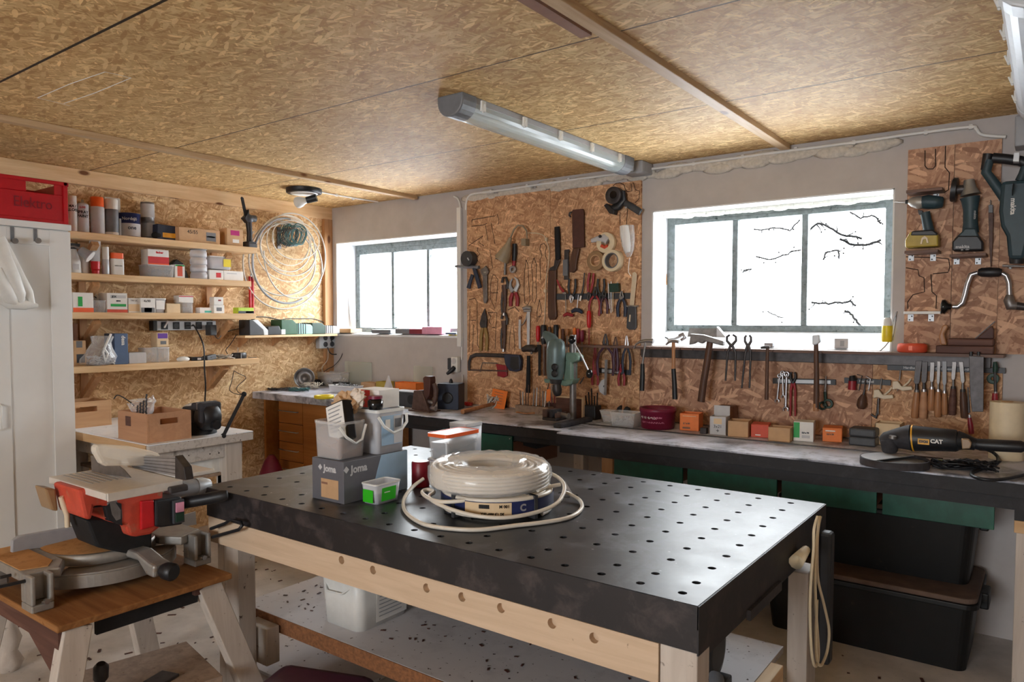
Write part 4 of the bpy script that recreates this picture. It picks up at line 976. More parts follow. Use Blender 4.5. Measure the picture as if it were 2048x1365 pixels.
P(MB().prism([(-.046, f.h * .76), (-.01, f.h * 1.03), (.032, f.h * .82), (.02, f.h * .72), (-.02, f.h * .72)], -.022, .021, 'y'), 'top', 'black', t, .003)
carton('small red and green striped carton right of the clear tray', F('s', 350, 370, 530, S2, 0.17, 0.05), 'paper', [(0, .55, .5, .8, 'red_orange'), (0, .94, .9, .1, 'green')])
f = F('s', 388, 418, 497, S2, 0.18, 0.07)
t = thing('jar_stack', 'stack of four clear screw-together jars with a grey lid', 'jar', f.loc, f.rz); r = f.w / 2; hh = f.h * .95 / 4
for i in range(4):
    j = P(MB().lathe([(r * .9, i * hh + .001), (r, i * hh + .004), (r, (i + .72) * hh), (r * .92, (i + .78) * hh), (r * .92, (i + .98) * hh)], None, 24, cap=False), 'jar', 'milky_plastic', t)
    P(MB().lathe([(r * .8, i * hh + .003), (r * .8, (i + (.3, .5, .15, .4)[i]) * hh)], None, 16), 'contents', 'paper_grey', j)
P(MB().lathe([(r, f.h * .952), (r * 1.02, f.h * .96), (r * 1.02, f.h)], None, 24), 'lid', 'mid_grey', t)
f = F('s', 421, 463, 540, S2, 0.17, 0.1); hA = f.h
carton('small white box with a red square label under the pale tub', F('s', 419, 447, 541, S2, 0.18, 0.08), 'paper', [(.3, .5, .35, .5, 'red')])
carton('white flat box with fine grey print at the end of the second shelf', F('s', 448, 487, 543, S2, 0.17, 0.1), 'paper', [(-.2, .75, .5, .1, 'paper_grey')])
tub('pale plastic tub with a yellow label on top of the white boxes', F('s', 421, 464, 513, S2 + hA + .004, 0.17, 0.09), 'milky_plastic', None, 'tape_brown', .2, .93, stick=[(.55, .5, .35, .6, 'yellow')])
# red clamp bars hanging behind the shelf ends
q = onx(501, 540, .02)
t = thing('bar_clamp', 'pair of red bars hanging on the wall beside the shelf ends', 'clamp', (0.02, q.y, onx(501, 628, .02).z), PI / 2)
for dx in (-.012, .008): P(MB().box(dx, dx + .012, -.008, .008, 0, .25), 'bar', 'red', t, .002)
P(MB().tube([(0.003, 0, .25), (0.003, 0, .268)], .006, 8), 'hanger', 'steel', t)

# ================================================================ shelf 3
carton('white, green and orange screw box at the left end of the third shelf', F('s', 146, 187, 586, S3, 0.17, 0.1), 'paper', [(0, .1, 1.0, .26, 'orange'), (-.3, .55, .22, .5, 'green')])
tub('small clear screw tub beside the dust mask', F('s', 189, 214, 601, S3, 0.17, 0.07), 'clear_plastic', None, 'mid_grey', .6, .9, bits='short')
q = onx(190, 580, .1)
t = thing('dust_mask', 'white domed dust mask resting behind the small clear tub', 'mask', (0.06, q.y, S3 + .05), PI / 2)
P(MB().ball((0, 0, .03), .036, (1, .75, .95), 18, 12), 'cup', 'white_plastic', t); P(MB().tube([(.0, -.028, .04), (.006, -.03, .034), (.012, -.028, .03)], .0025, 6), 'nose_clip', 'black', t)
P(MB().tube([(.03, -.0, .02), (.045, 0, -.02), (.03, 0, -.048)], .0015, 5), 'strap', 'paper', t)
carton('tall white screw box with a green band and orange foot', F('s', 214, 255, 587, S3, 0.17, 0.1), 'paper', [(0, .08, 1.0, .17, 'red_orange'), (.1, .38, .75, .14, 'green'), (.1, .82, .75, .16, 'paper_grey')], [('JDX', -.3, .82, .014, 'black'), ('ESSVE', .1, .6, .009, 'black')])
carton('white and orange box with a handwritten word', F('s', 257, 280, 597, S3, 0.17, 0.09), 'paper', [(0, .34, 1.0, .5, 'kraft_light')], [('TRP SC', .0, .84, .013, 'black', 1)])
carton('pale box marked by hand beside the grey tub on the third shelf', F('s', 281, 311, 597, S3, 0.18, 0.09), 'paper', [(0, .18, .9, .34, 'mid_grey'), (0, .2, .5, .3, 'paper_grey')], [('4x90', -.1, .8, .02, 'black', 1)])
tub('flared grey tub with a printed white label on the third shelf', F('s', 310, 334, 597, S3, 0.18, 0.08), 'milky_plastic', None, 'dull_steel', .7, .75, stick=[(-.1, .55, .7, .6, 'paper')])
carton('red and white long carton standing behind the plain beige box', F('s', 334, 388, 600, S3, 0.09, 0.07), 'kraft', [(.3, .3, .5, .3, 'paper')])
carton('plain beige box in front on the third shelf', F('s', 334, 361, 608, S3, 0.18, 0.08), 'kraft_light')
tub('clear screw tub with a red tag beside the beige box', F('s', 362, 388, 604, S3, 0.17, 0.08), 'clear_plastic', 'paper', 'mid_grey', .55, .95, bits='short')
carton('small white carton lying on the clear screw tub', F('s', 358, 387, 592, S3 + .062, 0.15, 0.06), 'paper', [(0, .9, 1, .12, 'red')])
carton('tiny white and teal box on the third shelf', F('s', 400, 427, 616, S3, 0.17, 0.05), 'paper', [(.2, .3, .5, .35, 'teal')])
f = F('s', 428, 449, 611, S3, 0.18, 0.05)
carton('small white device box with a dark display window', f, 'paper', [(0, .5, .5, .45, 'mid_grey')])
carton('small white box with a red swirl, top of the little pair', F('s', 428, 447, 595, S3 + f.h + .002, 0.18, 0.05), 'paper', [(.2, .6, .3, .2, 'dark_red')])
f = F('s', 477, 508, 616, S3, 0.18, 0.06)
t = carton('lime and black battery box at the right end of the third shelf', f, 'lime', [(0, .22, 1.0, .44, 'dark_grey'), (.45, .25, .5, .3, 'paper_grey')])
# power strip
a, b = onx(306, 649, .05), onx(432, 652, .05)
t = thing('power_strip', 'silver five-way power strip screwed below the third shelf', 'power strip', (0.03, (a.y + b.y) / 2, onx(370, 661, .05).z), PI / 2); w = (b.y - a.y) / 2; H = 0.058
P(MB().box(-w * .88, w, -.02, .028, 0, H), 'housing', 'silver_grey', t, .003); P(MB().box(-w, -w * .88 - .0005, -.021, .028, -.001, H + .001), 'end_cap', 'black', t, .003)
for i in range(5):
    x = -w * .66 + i * w * .36
    s_ = P(MB().box(x - .021, x + .021, -.0225, -.0203, .007, .051), 'outlet', 'black', t, .001)
    P(MB().lathe([(.016, 0), (.016, .002)], TR(x, -.0226, .029) @ RX(PI / 2), 18), 'rim', 'dark_grey', s_)
q = onx(423, 658, .09)
t = thing('power_adapter', 'black power adapter plugged into the right end of the strip', 'adapter', (0.085, q.y, q.z - .03), PI / 2)
P(MB().box(-.022, .022, -.03, .03, -.012, .055), 'body', 'dark_grey', t, .005)
conduit('cable', [onx(*p_) for p_ in ((331, 652, .065), (329, 655, .09), (333, 648, .075), (335, 643, .055))], .005, 'white_plastic', 'white plug and lead in the left socket of the strip')
conduit('cable', [onx(*p_) for p_ in ((384, 652, .06), (387, 651, .1), (393, 660, .12), (403, 680, .24), (408, 700, .26), (409, 740, .26), (411, 770, .24), (410, 800, .2), (409, 822, .2), (408, 850, .3))], .0045, 'black', 'long black cord hanging from the strip down past the lowest shelf')
conduit('cable', [onx(*p_) for p_ in ((428, 668, .08), (436, 678, .1), (446, 668, .08), (460, 662, .06), (478, 658, .06), (488, 655, .1))], .0028, 'black', 'thin black lead from the adapter to the charger shelf')

# ================================================================ shelf 4 (lowest)
carton('kraft box with a photo label at the left end of the lowest shelf', F('s', 148, 172, 682, S4, 0.17, 0.1), 'kraft', [(-.1, .86, .5, .26, 'mid_grey'), (.1, .3, .7, .34, 'dark_grey')])
carton('tall plain kraft box behind at the left end of the lowest shelf', F('s', 148, 156, 648, S4, 0.08, 0.08), 'kraft_dark')
f = F('s', 229, 256, 668, S4, 0.18, 0.12)
t = carton('blue-grey box with a sideways white word behind the plastic bag', f, 'blue_grey', [], [('desa', .3, .78, .03, 'paper', 0, -PI / 2)])
q = onx(205, 722, .2)
t = thing('plastic_bag', 'clear crumpled plastic bag of small white parts on the lowest shelf', 'bag', (0.18, q.y, S4), PI / 2)
m = MB(); r_ = random.Random(4)
prof = [(.045, 0), (.085, .012), (.088, .04), (.06, .08), (.05, .12), (.056, .155)]
m.lathe(prof, Matrix.Diagonal((1.05, .72, 1, 1)), 20)
for i, v in enumerate(m.v): m.v[i] = v + Vector((r_.uniform(-1, 1), r_.uniform(-1, 1), r_.uniform(-.3, 1) if v.z > .01 else 0)) * .007 + Vector((-.02 + v.z * .2, 0, 0))
P(m, 'body', 'clear_film', t)
m = MB()
for i in range(110):
    c = Vector((r_.uniform(-1, 1) * .055, r_.uniform(-1, 1) * .04, r_.uniform(.006, .05))); d = Vector((r_.uniform(-1, 1), r_.uniform(-1, 1), r_.uniform(-.5, .5))).normalized() * .012
    m.tube([c - d, c + d], .0035, 5)
P(m, 'contents', 'paper_grey', t)['kind'] = 'stuff'
P(MB().tube([onx(a, b, .235) for a, b in ((222, 668), (212, 690), (206, 705), (211, 725), (216, 708), (207, 696))], .007, 6, flat=.3, fdir=(1, 0, 0)), 'strip', 'white_plastic', t, world=True)
carton('small white cardboard box beside the blue-grey box', F('s', 258, 293, 706, S4, 0.17, 0.09), 'paper_grey')
tub('low clear tub of white plugs in front on the lowest shelf', F('s', 290, 318, 696, S4, 0.16, 0.09), 'clear_plastic', None, 'paper_grey', .6, .9, bits='short', seed=2)
f = F('s', 318, 341, 695, S4, 0.17, 0.08)
tub('clear tub of grey plugs under the purple labelled box', f, 'clear_plastic', 'milky_plastic', 'mid_grey', .8, .93, bits='short', seed=5)
carton('pale box with a purple label on top of the clear tub', F('s', 314, 337, 666, S4 + f.h + .002, 0.16, 0.07), 'kraft_light', [(0, .78, .85, .36, 'purple'), (.1, .3, .5, .24, 'mid_grey')])
q = onx(368, 719, .18)
t = thing('computer_mouse', 'white rounded mouse-like object on the lowest shelf', 'mouse', (0.17, q.y, S4), PI / 2); P(MB().ball((0, 0, .012), .04, (1, .6, .42), 18, 10), 'shell', 'white_plastic', t)
def tangle(name, label, cat, c, sx, sy, sz, n, r, m_, seed, cat2=None):
    rr = random.Random(seed); m = MB()
    for i in range(n):
        ph = rr.uniform(0, 6); a = rr.uniform(.5, 1); P_ = []
        for k in range(26):
            u = k / 25 * rr.uniform(5.0, 7.5)
            P_.append(Vector((c[0] + sx * a * math.cos(u * 1.0 + ph) * rr.uniform(.85, 1), c[1] + sy * a * math.sin(u + ph * 1.3) * rr.uniform(.85, 1), c[2] + r + sz * (0.5 + 0.5 * math.sin(u * 1.7 + ph)) * rr.uniform(.6, 1))))
        m.tube(P_, r, 5)
    return tag(m.build(name, m_), label, cat)
q = onx(405, 716, .14); tangle('charger_cable', 'tangle of black charger cables on the lowest shelf', 'cable', (0.13, q.y - .02, S4), .05, .09, .02, 6, .0028, 'black', 3)
q = onx(447, 712, .14); tangle('charger_cable', 'white and grey looped lead beside the tilted black adapter', 'cable', (0.13, q.y, S4), .05, .08, .03, 4, .0022, 'cable_grey', 8)
q = onx(421, 712, .16); t = thing('power_adapter', 'black box adapter lying in the middle of the cable tangle', 'adapter', (0.15, q.y, S4), PI / 2 + .3); P(MB().box(-.04, .04, -.02, .02, 0, .03, RY(-.12)), 'body', 'dark_grey', t, .004)
q = onx(392, 715, .16); t = thing('power_adapter', 'black plug adapter with a paper label left in the tangle', 'adapter', (0.17, q.y, S4), PI / 2 - .2); P(MB().box(-.035, .03, -.018, .018, 0, .022), 'body', 'black', t, .004); sticker(t, face('front', (.008, -.0186, .011)), .022, .012, 'paper_grey')
q = onx(480, 714, .14); t = thing('phone_holder', 'round black holder with a steel band and pin at the shelf end', 'holder', (0.13, q.y, S4), PI / 2)
P(MB().lathe([(.04, 0), (.044, .006), (.044, .03), (.04, .036)], Matrix.Diagonal((1.15, .8, 1, 1)), 22), 'body', 'black', t); P(MB().box(-.012, -.005, -.038, -.034, 0, .036).tube([(-.008, 0, .036), (-.008, 0, .07)], .002, 6), 'pin', 'steel', t)
q = onx(505, 715, .15); t = thing('key', 'small dark key lying at the very end of the lowest shelf', 'key', (0.15, q.y, S4), PI / 2); P(MB().box(-.03, .015, -.004, .004, 0, .003).lathe([(.010, 0), (.010, .003)], TR(.02, 0, 0), 12), 'body', 'dark_steel', t)
conduit('cable', [onx(*p_) for p_ in ((473, 670, .1), (460, 690, .08), (452, 700, .08), (455, 708, .1))], .0025, 'black', 'thin cord dropping from the charger shelf to the lowest shelf')
conduit('cable', [onx(*p_) for p_ in ((468, 742, .06), (463, 765, .05), (459, 780, .05), (470, 788, .1), (486, 790, .2))], .0022, 'black', 'thin cord left of the pair hanging under the lowest shelf')
conduit('cable', [onx(*p_) for p_ in ((468, 742, .05), (478, 748, .04), (492, 756, .03), (478, 770, .03), (473, 778, .04), (478, 786, .1), (488, 792, .2))], .0022, 'black', 'thin kinked cord hanging under the lowest shelf')

# ================================================================ chargers on the corner shelf
C5 = 1.3415
def charger(label, pl, pr, pt, m_, top, kind):
    f = F('s', pl, pr, pt, C5, 0.14, 0.12); t = thing('battery_charger', label, 'charger', f.loc, f.rz, 'battery chargers on the corner shelf'); w, h, d = f.w / 2, f.h, .06
    if kind == 'wedge':
        P(MB().prism([(-w, 0), (-w, h), (-w * .1, h), (w, h * .3), (w, 0)], -d, d, 'y'), 'body', m_, t, .004)
        P(MB().prism([(-w * .7, h * .98), (-w * .1, h + .001), (w + .001, h * .32), (w + .001, .0), (w * .55, .0), (w * .45, h * .35)], -d - .001, d * .9, 'y'), 'cover', top, t, .003)
        P(MB().lathe([(.012, 0), (.011, .003)], TR(-w * .2, -d * .3, h + .0005), 16), 'button', 'black', t)
    elif kind == 'flat':
        P(MB().prism([(-w, 0), (-w, h * .9), (w * .3, h), (w * .5, h * .5), (w, h * .5), (w, 0)], -d, d, 'y'), 'body', m_, t, .005); P(MB().box(w * .5, w, -d - .002, -d * .2, .002, h * .6), 'terminal', top, t, .003)
    else:
        P(MB().prism([(-w, 0), (-w, h), (-w * .3, h), (-w * .05, h * .72), (-w * .05, 0)], -d, d, 'y'), 'body', m_, t, .005)
        P(MB().prism([(-w * .04, 0), (-w * .04, h * .78), (w * .8, h * .68), (w, h * .5), (w, .0)], -d, d, 'y'), 'cover', top, t, .006)
        for i in range(4): P(MB().box(w * (.02 + i * .14), w * (.06 + i * .14), -d - .002, d, 0.004, h * .77), 'rib', 'black', t)
charger('grey wedge charger at the left end of the corner shelf', 499, 536, 640, 'dark_grey', 'silver_grey', 'wedge')
charger('small black charger between the grey wedge and the green one', 536, 571, 652, 'black', 'silver_grey', 'flat')
charger('green ribbed charger on the corner shelf', 563, 628, 640, 'bosch_green', 'mint', 'rib')
charger('silver ribbed charger with dark end on the corner shelf', 624, 680, 646, 'dark_green', 'silver_grey', 'rib')
conduit('cable', [onx(*p_) for p_ in ((508, 635, .004), (525, 634, .004), (542, 636, .004), (560, 640, .004), (575, 638, .004), (600, 638, .004), (625, 638, .004), (640, 642, .006), (650, 648, .01))], .003, 'dark_grey', 'thin dark cable clipped along the wall above the chargers')
# 4-way wall socket
a, b = onx(631, 690, .0), onx(662, 690, .0)
t = thing('wall_socket', 'grey four-way wall socket under the corner shelf', 'socket', (0.001, (a.y + b.y) / 2, onx(645, 697, 0).z), PI / 2); w = (b.y - a.y) / 2
P(MB().box(-w, w, -.045, .0, 0, .105), 'housing', 'silver_grey', t, .004)
for x in (-w * .25, w * .6):
    for z in (.03, .078): P(MB().lathe([(.019, 0), (.019, .003), (.015, .003), (.014, .001)], TR(x, -.0455, z) @ RX(PI / 2), 18), 'outlet', 'dark_grey', t)
for lb, pts, r, mm in (('grey looped lead from the four-way socket down to the bench', ((656, 700, .06), (655, 720, .05), (644, 736, .05), (648, 750, .05), (656, 765, .08), (655, 790, .15)), .0025, 'cable_grey'),
    ('black lead looping right of the four-way socket', ((655, 695, .07), (662, 708, .08), (676, 707, .05), (672, 690, .04), (663, 680, .04), (668, 672, .1)), .004, 'black'),
    ('black cable running straight down in the corner', ((673, 675, .02), (674, 720, .02), (674, 770, .02), (674, 788, .05)), .0035, 'black'),
    ('second black cable in the corner, crossing the first', ((662, 680, .05), (672, 705, .03), (676, 740, .02), (676, 788, .04)), .0035, 'black'),
    ('black cable bulging out in a wide arc on the white wall', ((676, 674, .06), (686, 695, .12), (682, 715, .12), (668, 732, .08), (656, 738, .06), (648, 745, .04)), .0025, 'black')):
    conduit('cable', [onx(*p_) for p_ in pts], r, mm, lb)

# ================================================================ hose and wire coils on the wall
q = onx(576, 450, .03)
t = thing('wall_bracket', 'grey steel bracket on the wall carrying the wire coils', 'bracket', (0.001, onx(556, 470, 0).y, onx(556, 498, 0).z), PI / 2)
P(MB().box(-.012, .02, -.008, 0, 0, .15), 'plate', 'dull_steel', t, .001)
P(MB().beam((0, -.008, .12), (0, -.2, .13), .02, .008).beam((0, -.008, .02), (0, -.16, .122), .014, .006), 'arm', 'dull_steel', t)
def hoop(label, cy, cz, ry, rz_, r, m_, seed, x=.05, turns=1.0, name='plastic_pipe'):
    rr = random.Random(seed); P_ = []; n = int(60 * turns)
    for k in range(n):
        u = 2 * PI * k / 60 + rr.uniform(0, 0) ; w_ = 1 + .012 * math.sin(3 * u + seed)
        P_.append((x + .012 * math.sin(u * 1.5 + seed), cy + ry * w_ * math.cos(u + seed), cz + rz_ * w_ * math.sin(u + seed)))
    tag(MB().tube(P_, r, 7).build(name, m_), label, 'pipe', 'pipe and cable loops hung on the corner wall')
cc = onx(568, 530, .05)
for i, (lb, px, py, wx, wy, m_, tn, r) in enumerate((
    ('large outermost grey pipe loop reaching down to the charger shelf', 570, 530, 74, 88, 'cable_grey', .93, .0055), ('second large grey pipe loop on the corner wall', 566, 520, 62, 72, 'cable_grey', 1.1, .0055),
    ('white cable loop sagging in the middle of the coil', 572, 498, 56, 66, 'cable_white', 1.15, .004), ('inner white cable loop of the wall coil', 568, 490, 48, 54, 'cable_white', 1.2, .004),
    ('smallest cream cable loop of the wall coil', 570, 486, 40, 46, 'cable_white', 1.1, .0035), ('thick grey hose curve on the left of the coil', 562, 524, 60, 84, 'grey_plastic', .62, .008), ('grey loop crossing low in front of the strand board', 578, 512, 58, 84, 'cable_grey', .9, .005), ('extra inner grey loop behind the wire coil', 564, 500, 52, 52, 'cable_grey', 1.0, .0045), ('thin white loop nearest the steel bracket', 574, 482, 44, 38, 'cable_white', 1.1, .0035))):
    c0 = onx(px, py, .05); ey = onx(px + wx, py, .05).y - c0.y; ez = c0.z - onx(px, py + wy, .05).z
    hoop(lb, c0.y, c0.z, ey, ez, r, m_, (2.4, 2.0, 1.0, 4.0, 5.5, 1.45, 3.1, 0.4, 2.9)[i], .035 + .014 * i, tn)
c0 = onx(586, 470, .1)
m = MB(); rr = random.Random(2)
for i in range(16):
    x_ = .02 + i * .011; R = .062 + rr.uniform(-.012, .008); off = rr.uniform(-.012, .012)
    m.tube([(x_ + .01 * math.sin(3 * u), c0.y + off + R * math.cos(u), c0.z + off + R * 1.15 * math.sin(u)) for u in [2 * PI * k / 26 for k in range(26)]], .0028, 5, closed=True)
tag(m.build('wire_coil', 'teal_wire'), 'thick coil of dark teal wire hung on the steel bracket', 'wire')
m = MB()
for i in range(7):
    x_ = .03 + i * .02; R = .055
    m.tube([(x_ + rr.uniform(-.01, .01), c0.y - .03 - i * .004 + R * rr.uniform(.7, 1.2) * math.cos(u), c0.z - .02 + R * rr.uniform(.8, 1.3) * math.sin(u)) for u in [2 * PI * k / 18 for k in range(18)]], .0018, 5, closed=True)
tag(m.build('wire_coil', 'dark_steel'), 'loose dark wire wound messily around the bracket', 'wire')

# ================================================================ things on the white work table
def wcrate(label, x0, x1, y0, y1, z, h, m_, hole=True, contents=False):
    t = thing('wooden_crate', label, 'crate', ((x0 + x1) / 2, (y0 + y1) / 2, z)); w, d = (x1 - x0) / 2, (y1 - y0) / 2; e = .010
    P(MB().box(-w, w, -d, d, 0, .008), 'base', m_, t)
    P(MB().box(-w, w, -d, -d + e, .008, h), 'side', m_, t, .001); P(MB().box(-w, w, d - e, d, .008, h), 'side', m_, t, .001)
    for sx in (1, -1):
        a, b = (w - e, w) if sx > 0 else (-w, -w + e); hz0, hz1 = h * .60, h * .80; hy = d * .42
        P(MB().box(a, b, -d + e, -hy, .008, h).box(a, b, hy, d - e, .008, h).box(a, b, -hy, hy, .008, hz0).box(a, b, -hy, hy, hz1, h), 'side', m_, t)
    return t
t = wcrate('wooden crate of drill bits at the front of the white work table', .79, 1.06, 1.672, 1.885, DZ, .133, 'crate_wood_dark')
sticker(t, face('front', (-.035, -.1068, .09)), .05, .045, 'old_wood', 'tape_mark')
t = wcrate('paler wooden crate behind, partly hidden by the cupboard', .10, .30, 1.62, 1.87, DZ, .135, 'crate_wood')
for i, (a, b, c, r) in enumerate(((280, 822, 806, .006), (286, 824, 802, .007), (292, 822, 789, .006), (274, 820, 812, .005))):
    q0 = onx(a, 838, .88); q1 = onx(a + 1, c, .88)
    tag(MB().tube([q0.lerp(q1, k / 14) + Vector((.002 * math.cos(k * 2.4), .002 * math.sin(k * 2.4), 0)) for k in range(15)], r * .7, 6).build('drill_bit', 'dark_steel'), ('second shortest drill bit in the front crate, at the left', 'thick drill bit in the middle of the front crate', 'longest drill bit rising from the front crate', 'short drill bit at the left of the bits in the crate')[i], 'drill bit', 'drill bits standing in the front crate')
q = onx(283, 800, .84); t = thing('plastic_bag', 'clear pointed plastic bag sticking up out of the front crate', 'bag', (.85, q.y, DZ + .03), 0)
m = MB(); r_ = random.Random(9); m.lathe([(.03, 0), (.035, .05), (.04, .09), (.06, .13), (.055, .15)], Matrix.Diagonal((.5, 1.1, 1, 1)), 12)
for i, v in enumerate(m.v): m.v[i] = v + Vector((r_.uniform(-1, 1) * .008, r_.uniform(-1, 1) * .012, r_.uniform(-1, 1) * .018 if v.z > .1 else 0))
P(m, 'body', 'clear_film', t)
conduit('cable', [onx(*p_) for p_ in ((228, 798, .7), (234, 791, .7), (244, 794, .74), (258, 803, .8), (268, 812, .84))], .0028, 'black', 'thin black lead arching between the two wooden crates')
q = onx(395, 830, .9); t = thing('plastic_bag', 'white translucent bag lying behind the vise', 'bag', (.75, 2.08, DZ))
m = MB().ball((0, 0, .06), .08, (1, 1.0, .8), 14, 9)
for i, v in enumerate(m.v): m.v[i] = v + Vector((r_.uniform(-1, 1), r_.uniform(-1, 1), r_.uniform(-.3, 1))) * .008
m.v = [Vector((v.x, v.y, max(v.z, .001))) for v in m.v]; P(m, 'body', 'clear_film', t)
# vise: jaws, screw, long lever
vy = 1.995; t = thing('vise', 'big black bench vise with a long raised lever on the white table', 'vise', (.98, vy, DZ))
P(MB().lathe([(.085, 0), (.085, .012), (.06, .03), (.05, .06)], TR(-.03, -.01, 0), 26), 'base', 'black_matte', t)
P(MB().prism([(-.11, .05), (-.13, .09), (-.12, .13), (-.02, .135), (-.02, .05)], -.045, .045, 'y').box(-.03, .03, -.05, .05, .115, .155), 'fixed_jaw', 'dusty_black', t, .01)
P(MB().lathe([(.055, -.04), (.066, -.03), (.066, .03), (.05, .045)], TR(.04, 0, .085) @ RX(PI / 2), 26), 'body', 'black', t)
P(MB().box(.035, .075, -.055, .055, .06, .16), 'sliding_jaw', 'dusty_black', t, .012)
P(MB().box(.026, .034, -.052, .052, .125, .162), 'jaw_plate', 'dull_steel', t, .001)
P(MB().tube([(.075, 0, .055), (.12, 0, .05)], [.024, .022], 14), 'screw_head', 'black', t)
a, b = onx(447, 872, 1.1), onx(488, 789, 1.1)
lv = P(MB().tube([a, b], .0085, 10), 'lever', 'black', t, world=True); P(MB().ball(b, .013).ball(a, .013), 'lever_knob', 'black_matte', lv, world=True)
# ================================================================ tools hung on the window wall
TY = 3.577
def tool(name, label, cat, parts, Y=TY, group=None):
    """parts: (name, material, kind, data, options). Outlines are measured on the wall plane; every part has its own real thickness"""
    f0 = parts[0][3][0] if parts[0][2] != 'c' else parts[0][3]
    t = thing(name, label, cat, ony(f0[0], f0[1], Y), 0, group)
    made = {}
    for p in parts:
        nm, m_, k, d = p[:4]; o = p[4] if len(p) > 4 else {}
        y = Y + o.get('dy', 0.0); mb = MB(); th = o.get('th', 0.010)
        if k == 'r':
            pts = [ony(a[0], a[1], y) for a in d]; rs = [a[2] * mpp(q) for a, q in zip(d, pts)]
            mb.tube(pts, rs, o.get('n', 10), flat=o.get('flat', 0.6), fdir=(0, 1, 0), closed=o.get('closed', False))
        elif k == 'p':
            mb.prism([(q.x, q.z) for q in (ony(a[0], a[1], y) for a in d)], y - th / 2, y + th / 2, 'y')
        elif k == 'c':
            q = ony(d[0], d[1], y); s_ = mpp(q); ro, ri = d[2] * s_ * 1.08, d[3] * s_ * 1.08
            mb.lathe([(ri, 0), (ro, 0), (ro, th), (ri, th), (ri, 0)] if ri > 0 else [(ro, 0), (ro, th)], TR(q.x, y + th / 2, q.z) @ RX(PI / 2), 30, cap=(ri <= 0))
        elif k == 'b':
            q = ony(d[0][0], d[0][1], y); mb.ball(q, d[0][2] * mpp(q), o.get('sc', (1, 1, 1)))
        par = made.get(o.get('of')) or t
        made[nm] = P(mb, nm, m_, par, o.get('bev', 0.0015) if k in ('p', 'c') else 0, world=True)
    return t
# ---- left sheet
tool('tape_gun', 'black packing tape gun at the top right of the tool wall', 'tape gun', [
    ('tape_roll', 'dark_steel', 'c', (1230, 392, 16, 6), {'th': .05}), ('frame', 'black', 'r', [(1246, 382, 5), (1248, 400, 6), (1236, 414, 8), (1222, 418, 7)], {}),
    ('wheel', 'gloss_black', 'c', (1231, 391, 7, 0), {'th': .056}), ('cutter', 'black', 'p', [(1211, 412), (1216, 408), (1232, 422), (1230, 430), (1222, 428)], {'th': .04}),
    ('grip', 'dark_grey', 'r', [(1250, 406, 6), (1262, 413, 7), (1281, 425, 7)], {}), ('knob', 'steel', 'b', [(1252, 415, 2.5)], {'dy': -.02})], Y=3.565)
tool('thread_spool', 'white thread spool inside a cut clear bottle, hung on a string', 'spool', [
    ('spool', 'paper', 'r', [(1248, 452, 9), (1250, 470, 10), (1253, 492, 9), (1256, 505, 5)], {'flat': 1}), ('bottle', 'clear_plastic', 'r', [(1255, 452, 13), (1256, 480, 14), (1257, 500, 11), (1258, 514, 4)], {'flat': 1}),
    ('string', 'paper', 'r', [(1259, 516, .7), (1257, 535, .7), (1257, 545, .7), (1262, 553, .7)], {'flat': 1})], Y=3.55)
tool('tape_dispenser', 'round grey tape roll with a white spout and black eye', 'tape', [
    ('roll', 'tape_cream', 'c', (1213, 486, 19, 9), {'th': .03}), ('cover', 'paper_grey', 'r', [(1183, 482, 4), (1196, 478, 6), (1208, 476, 9), (1216, 482, 8)], {'dy': -.008}),
    ('eye', 'black', 'b', [(1200, 473, 3.2)], {'dy': -.03}), ('core', 'red_orange', 'r', [(1202, 492, 4), (1210, 496, 4), (1216, 492, 4)], {'dy': -.01})])
tool('tape_roll', 'brown see-through tape roll, left of the cream one', 'tape', [('tape', 'tape_brown', 'c', (1193, 522, 18, 10), {'th': .03}), ('core', 'kraft', 'c', (1193, 522, 11, 9), {'th': .034})], group=None)
tool('tape_roll', 'wide cream masking tape roll hung on a nail', 'tape', [('tape', 'tape_cream', 'c', (1227, 522, 20, 14), {'th': .05}), ('core', 'mid_grey', 'c', (1227, 522, 14.5, 12.5), {'th': .052})])
tool('bevel_gauge', 'pale bladed sliding square with a black handle and slot', 'bevel', [
    ('blade', 'cream_plastic', 'p', [(1265, 546), (1270, 544), (1274, 549), (1268, 612), (1259, 612)], {'th': .003}), ('stock', 'dark_grey', 'p', [(1256, 612), (1272, 613), (1273, 655), (1269, 660), (1259, 660), (1254, 656)], {'th': .014}),
    ('wing_nut', 'steel', 'r', [(1250, 613, 2), (1262, 612, 1.2), (1276, 613, 2)], {'dy': -.01}), ('slot', 'cream_plastic', 'r', [(1260, 630, 1.6), (1259, 644, 1.6)], {'dy': -.008})])
tool('cleaver', 'large cleaver in a brown leather sheath', 'knife', [
    ('sheath', 'leather', 'p', [(1145, 423), (1146, 420), (1166, 418), (1168, 424), (1169, 495), (1146, 497)], {'th': .012}), ('handle', 'handle_dark', 'p', [(1147, 497), (1160, 497), (1155, 520), (1153, 540), (1147, 546), (1138, 544), (1142, 515)], {'th': .018, 'bev': .004}),
    ('hook', 'dark_steel', 'r', [(1145, 424, 1.6), (1139, 426, 1.6), (1138, 431, 1.5), (1141, 434, 1.5)], {'flat': 1}), ('snap', 'steel', 'b', [(1141, 428, 1.6)], {})])
tool('machete', 'long machete in a worn dark sheath, black handle up', 'knife', [
    ('handle', 'black_matte', 'r', [(1114, 454, 6), (1115, 480, 6.5), (1116, 520, 6)], {'flat': .6}), ('neck', 'dark_steel', 'p', [(1110, 520), (1121, 521), (1117, 530), (1112, 542), (1098, 541), (1100, 536), (1108, 532)], {'th': .008}),
    ('sheath', 'handle_dark', 'p', [(1098, 541), (1113, 541), (1112, 600), (1114, 634), (1110, 640), (1100, 640), (1097, 634), (1096, 580)], {'th': .016, 'bev': .004})])
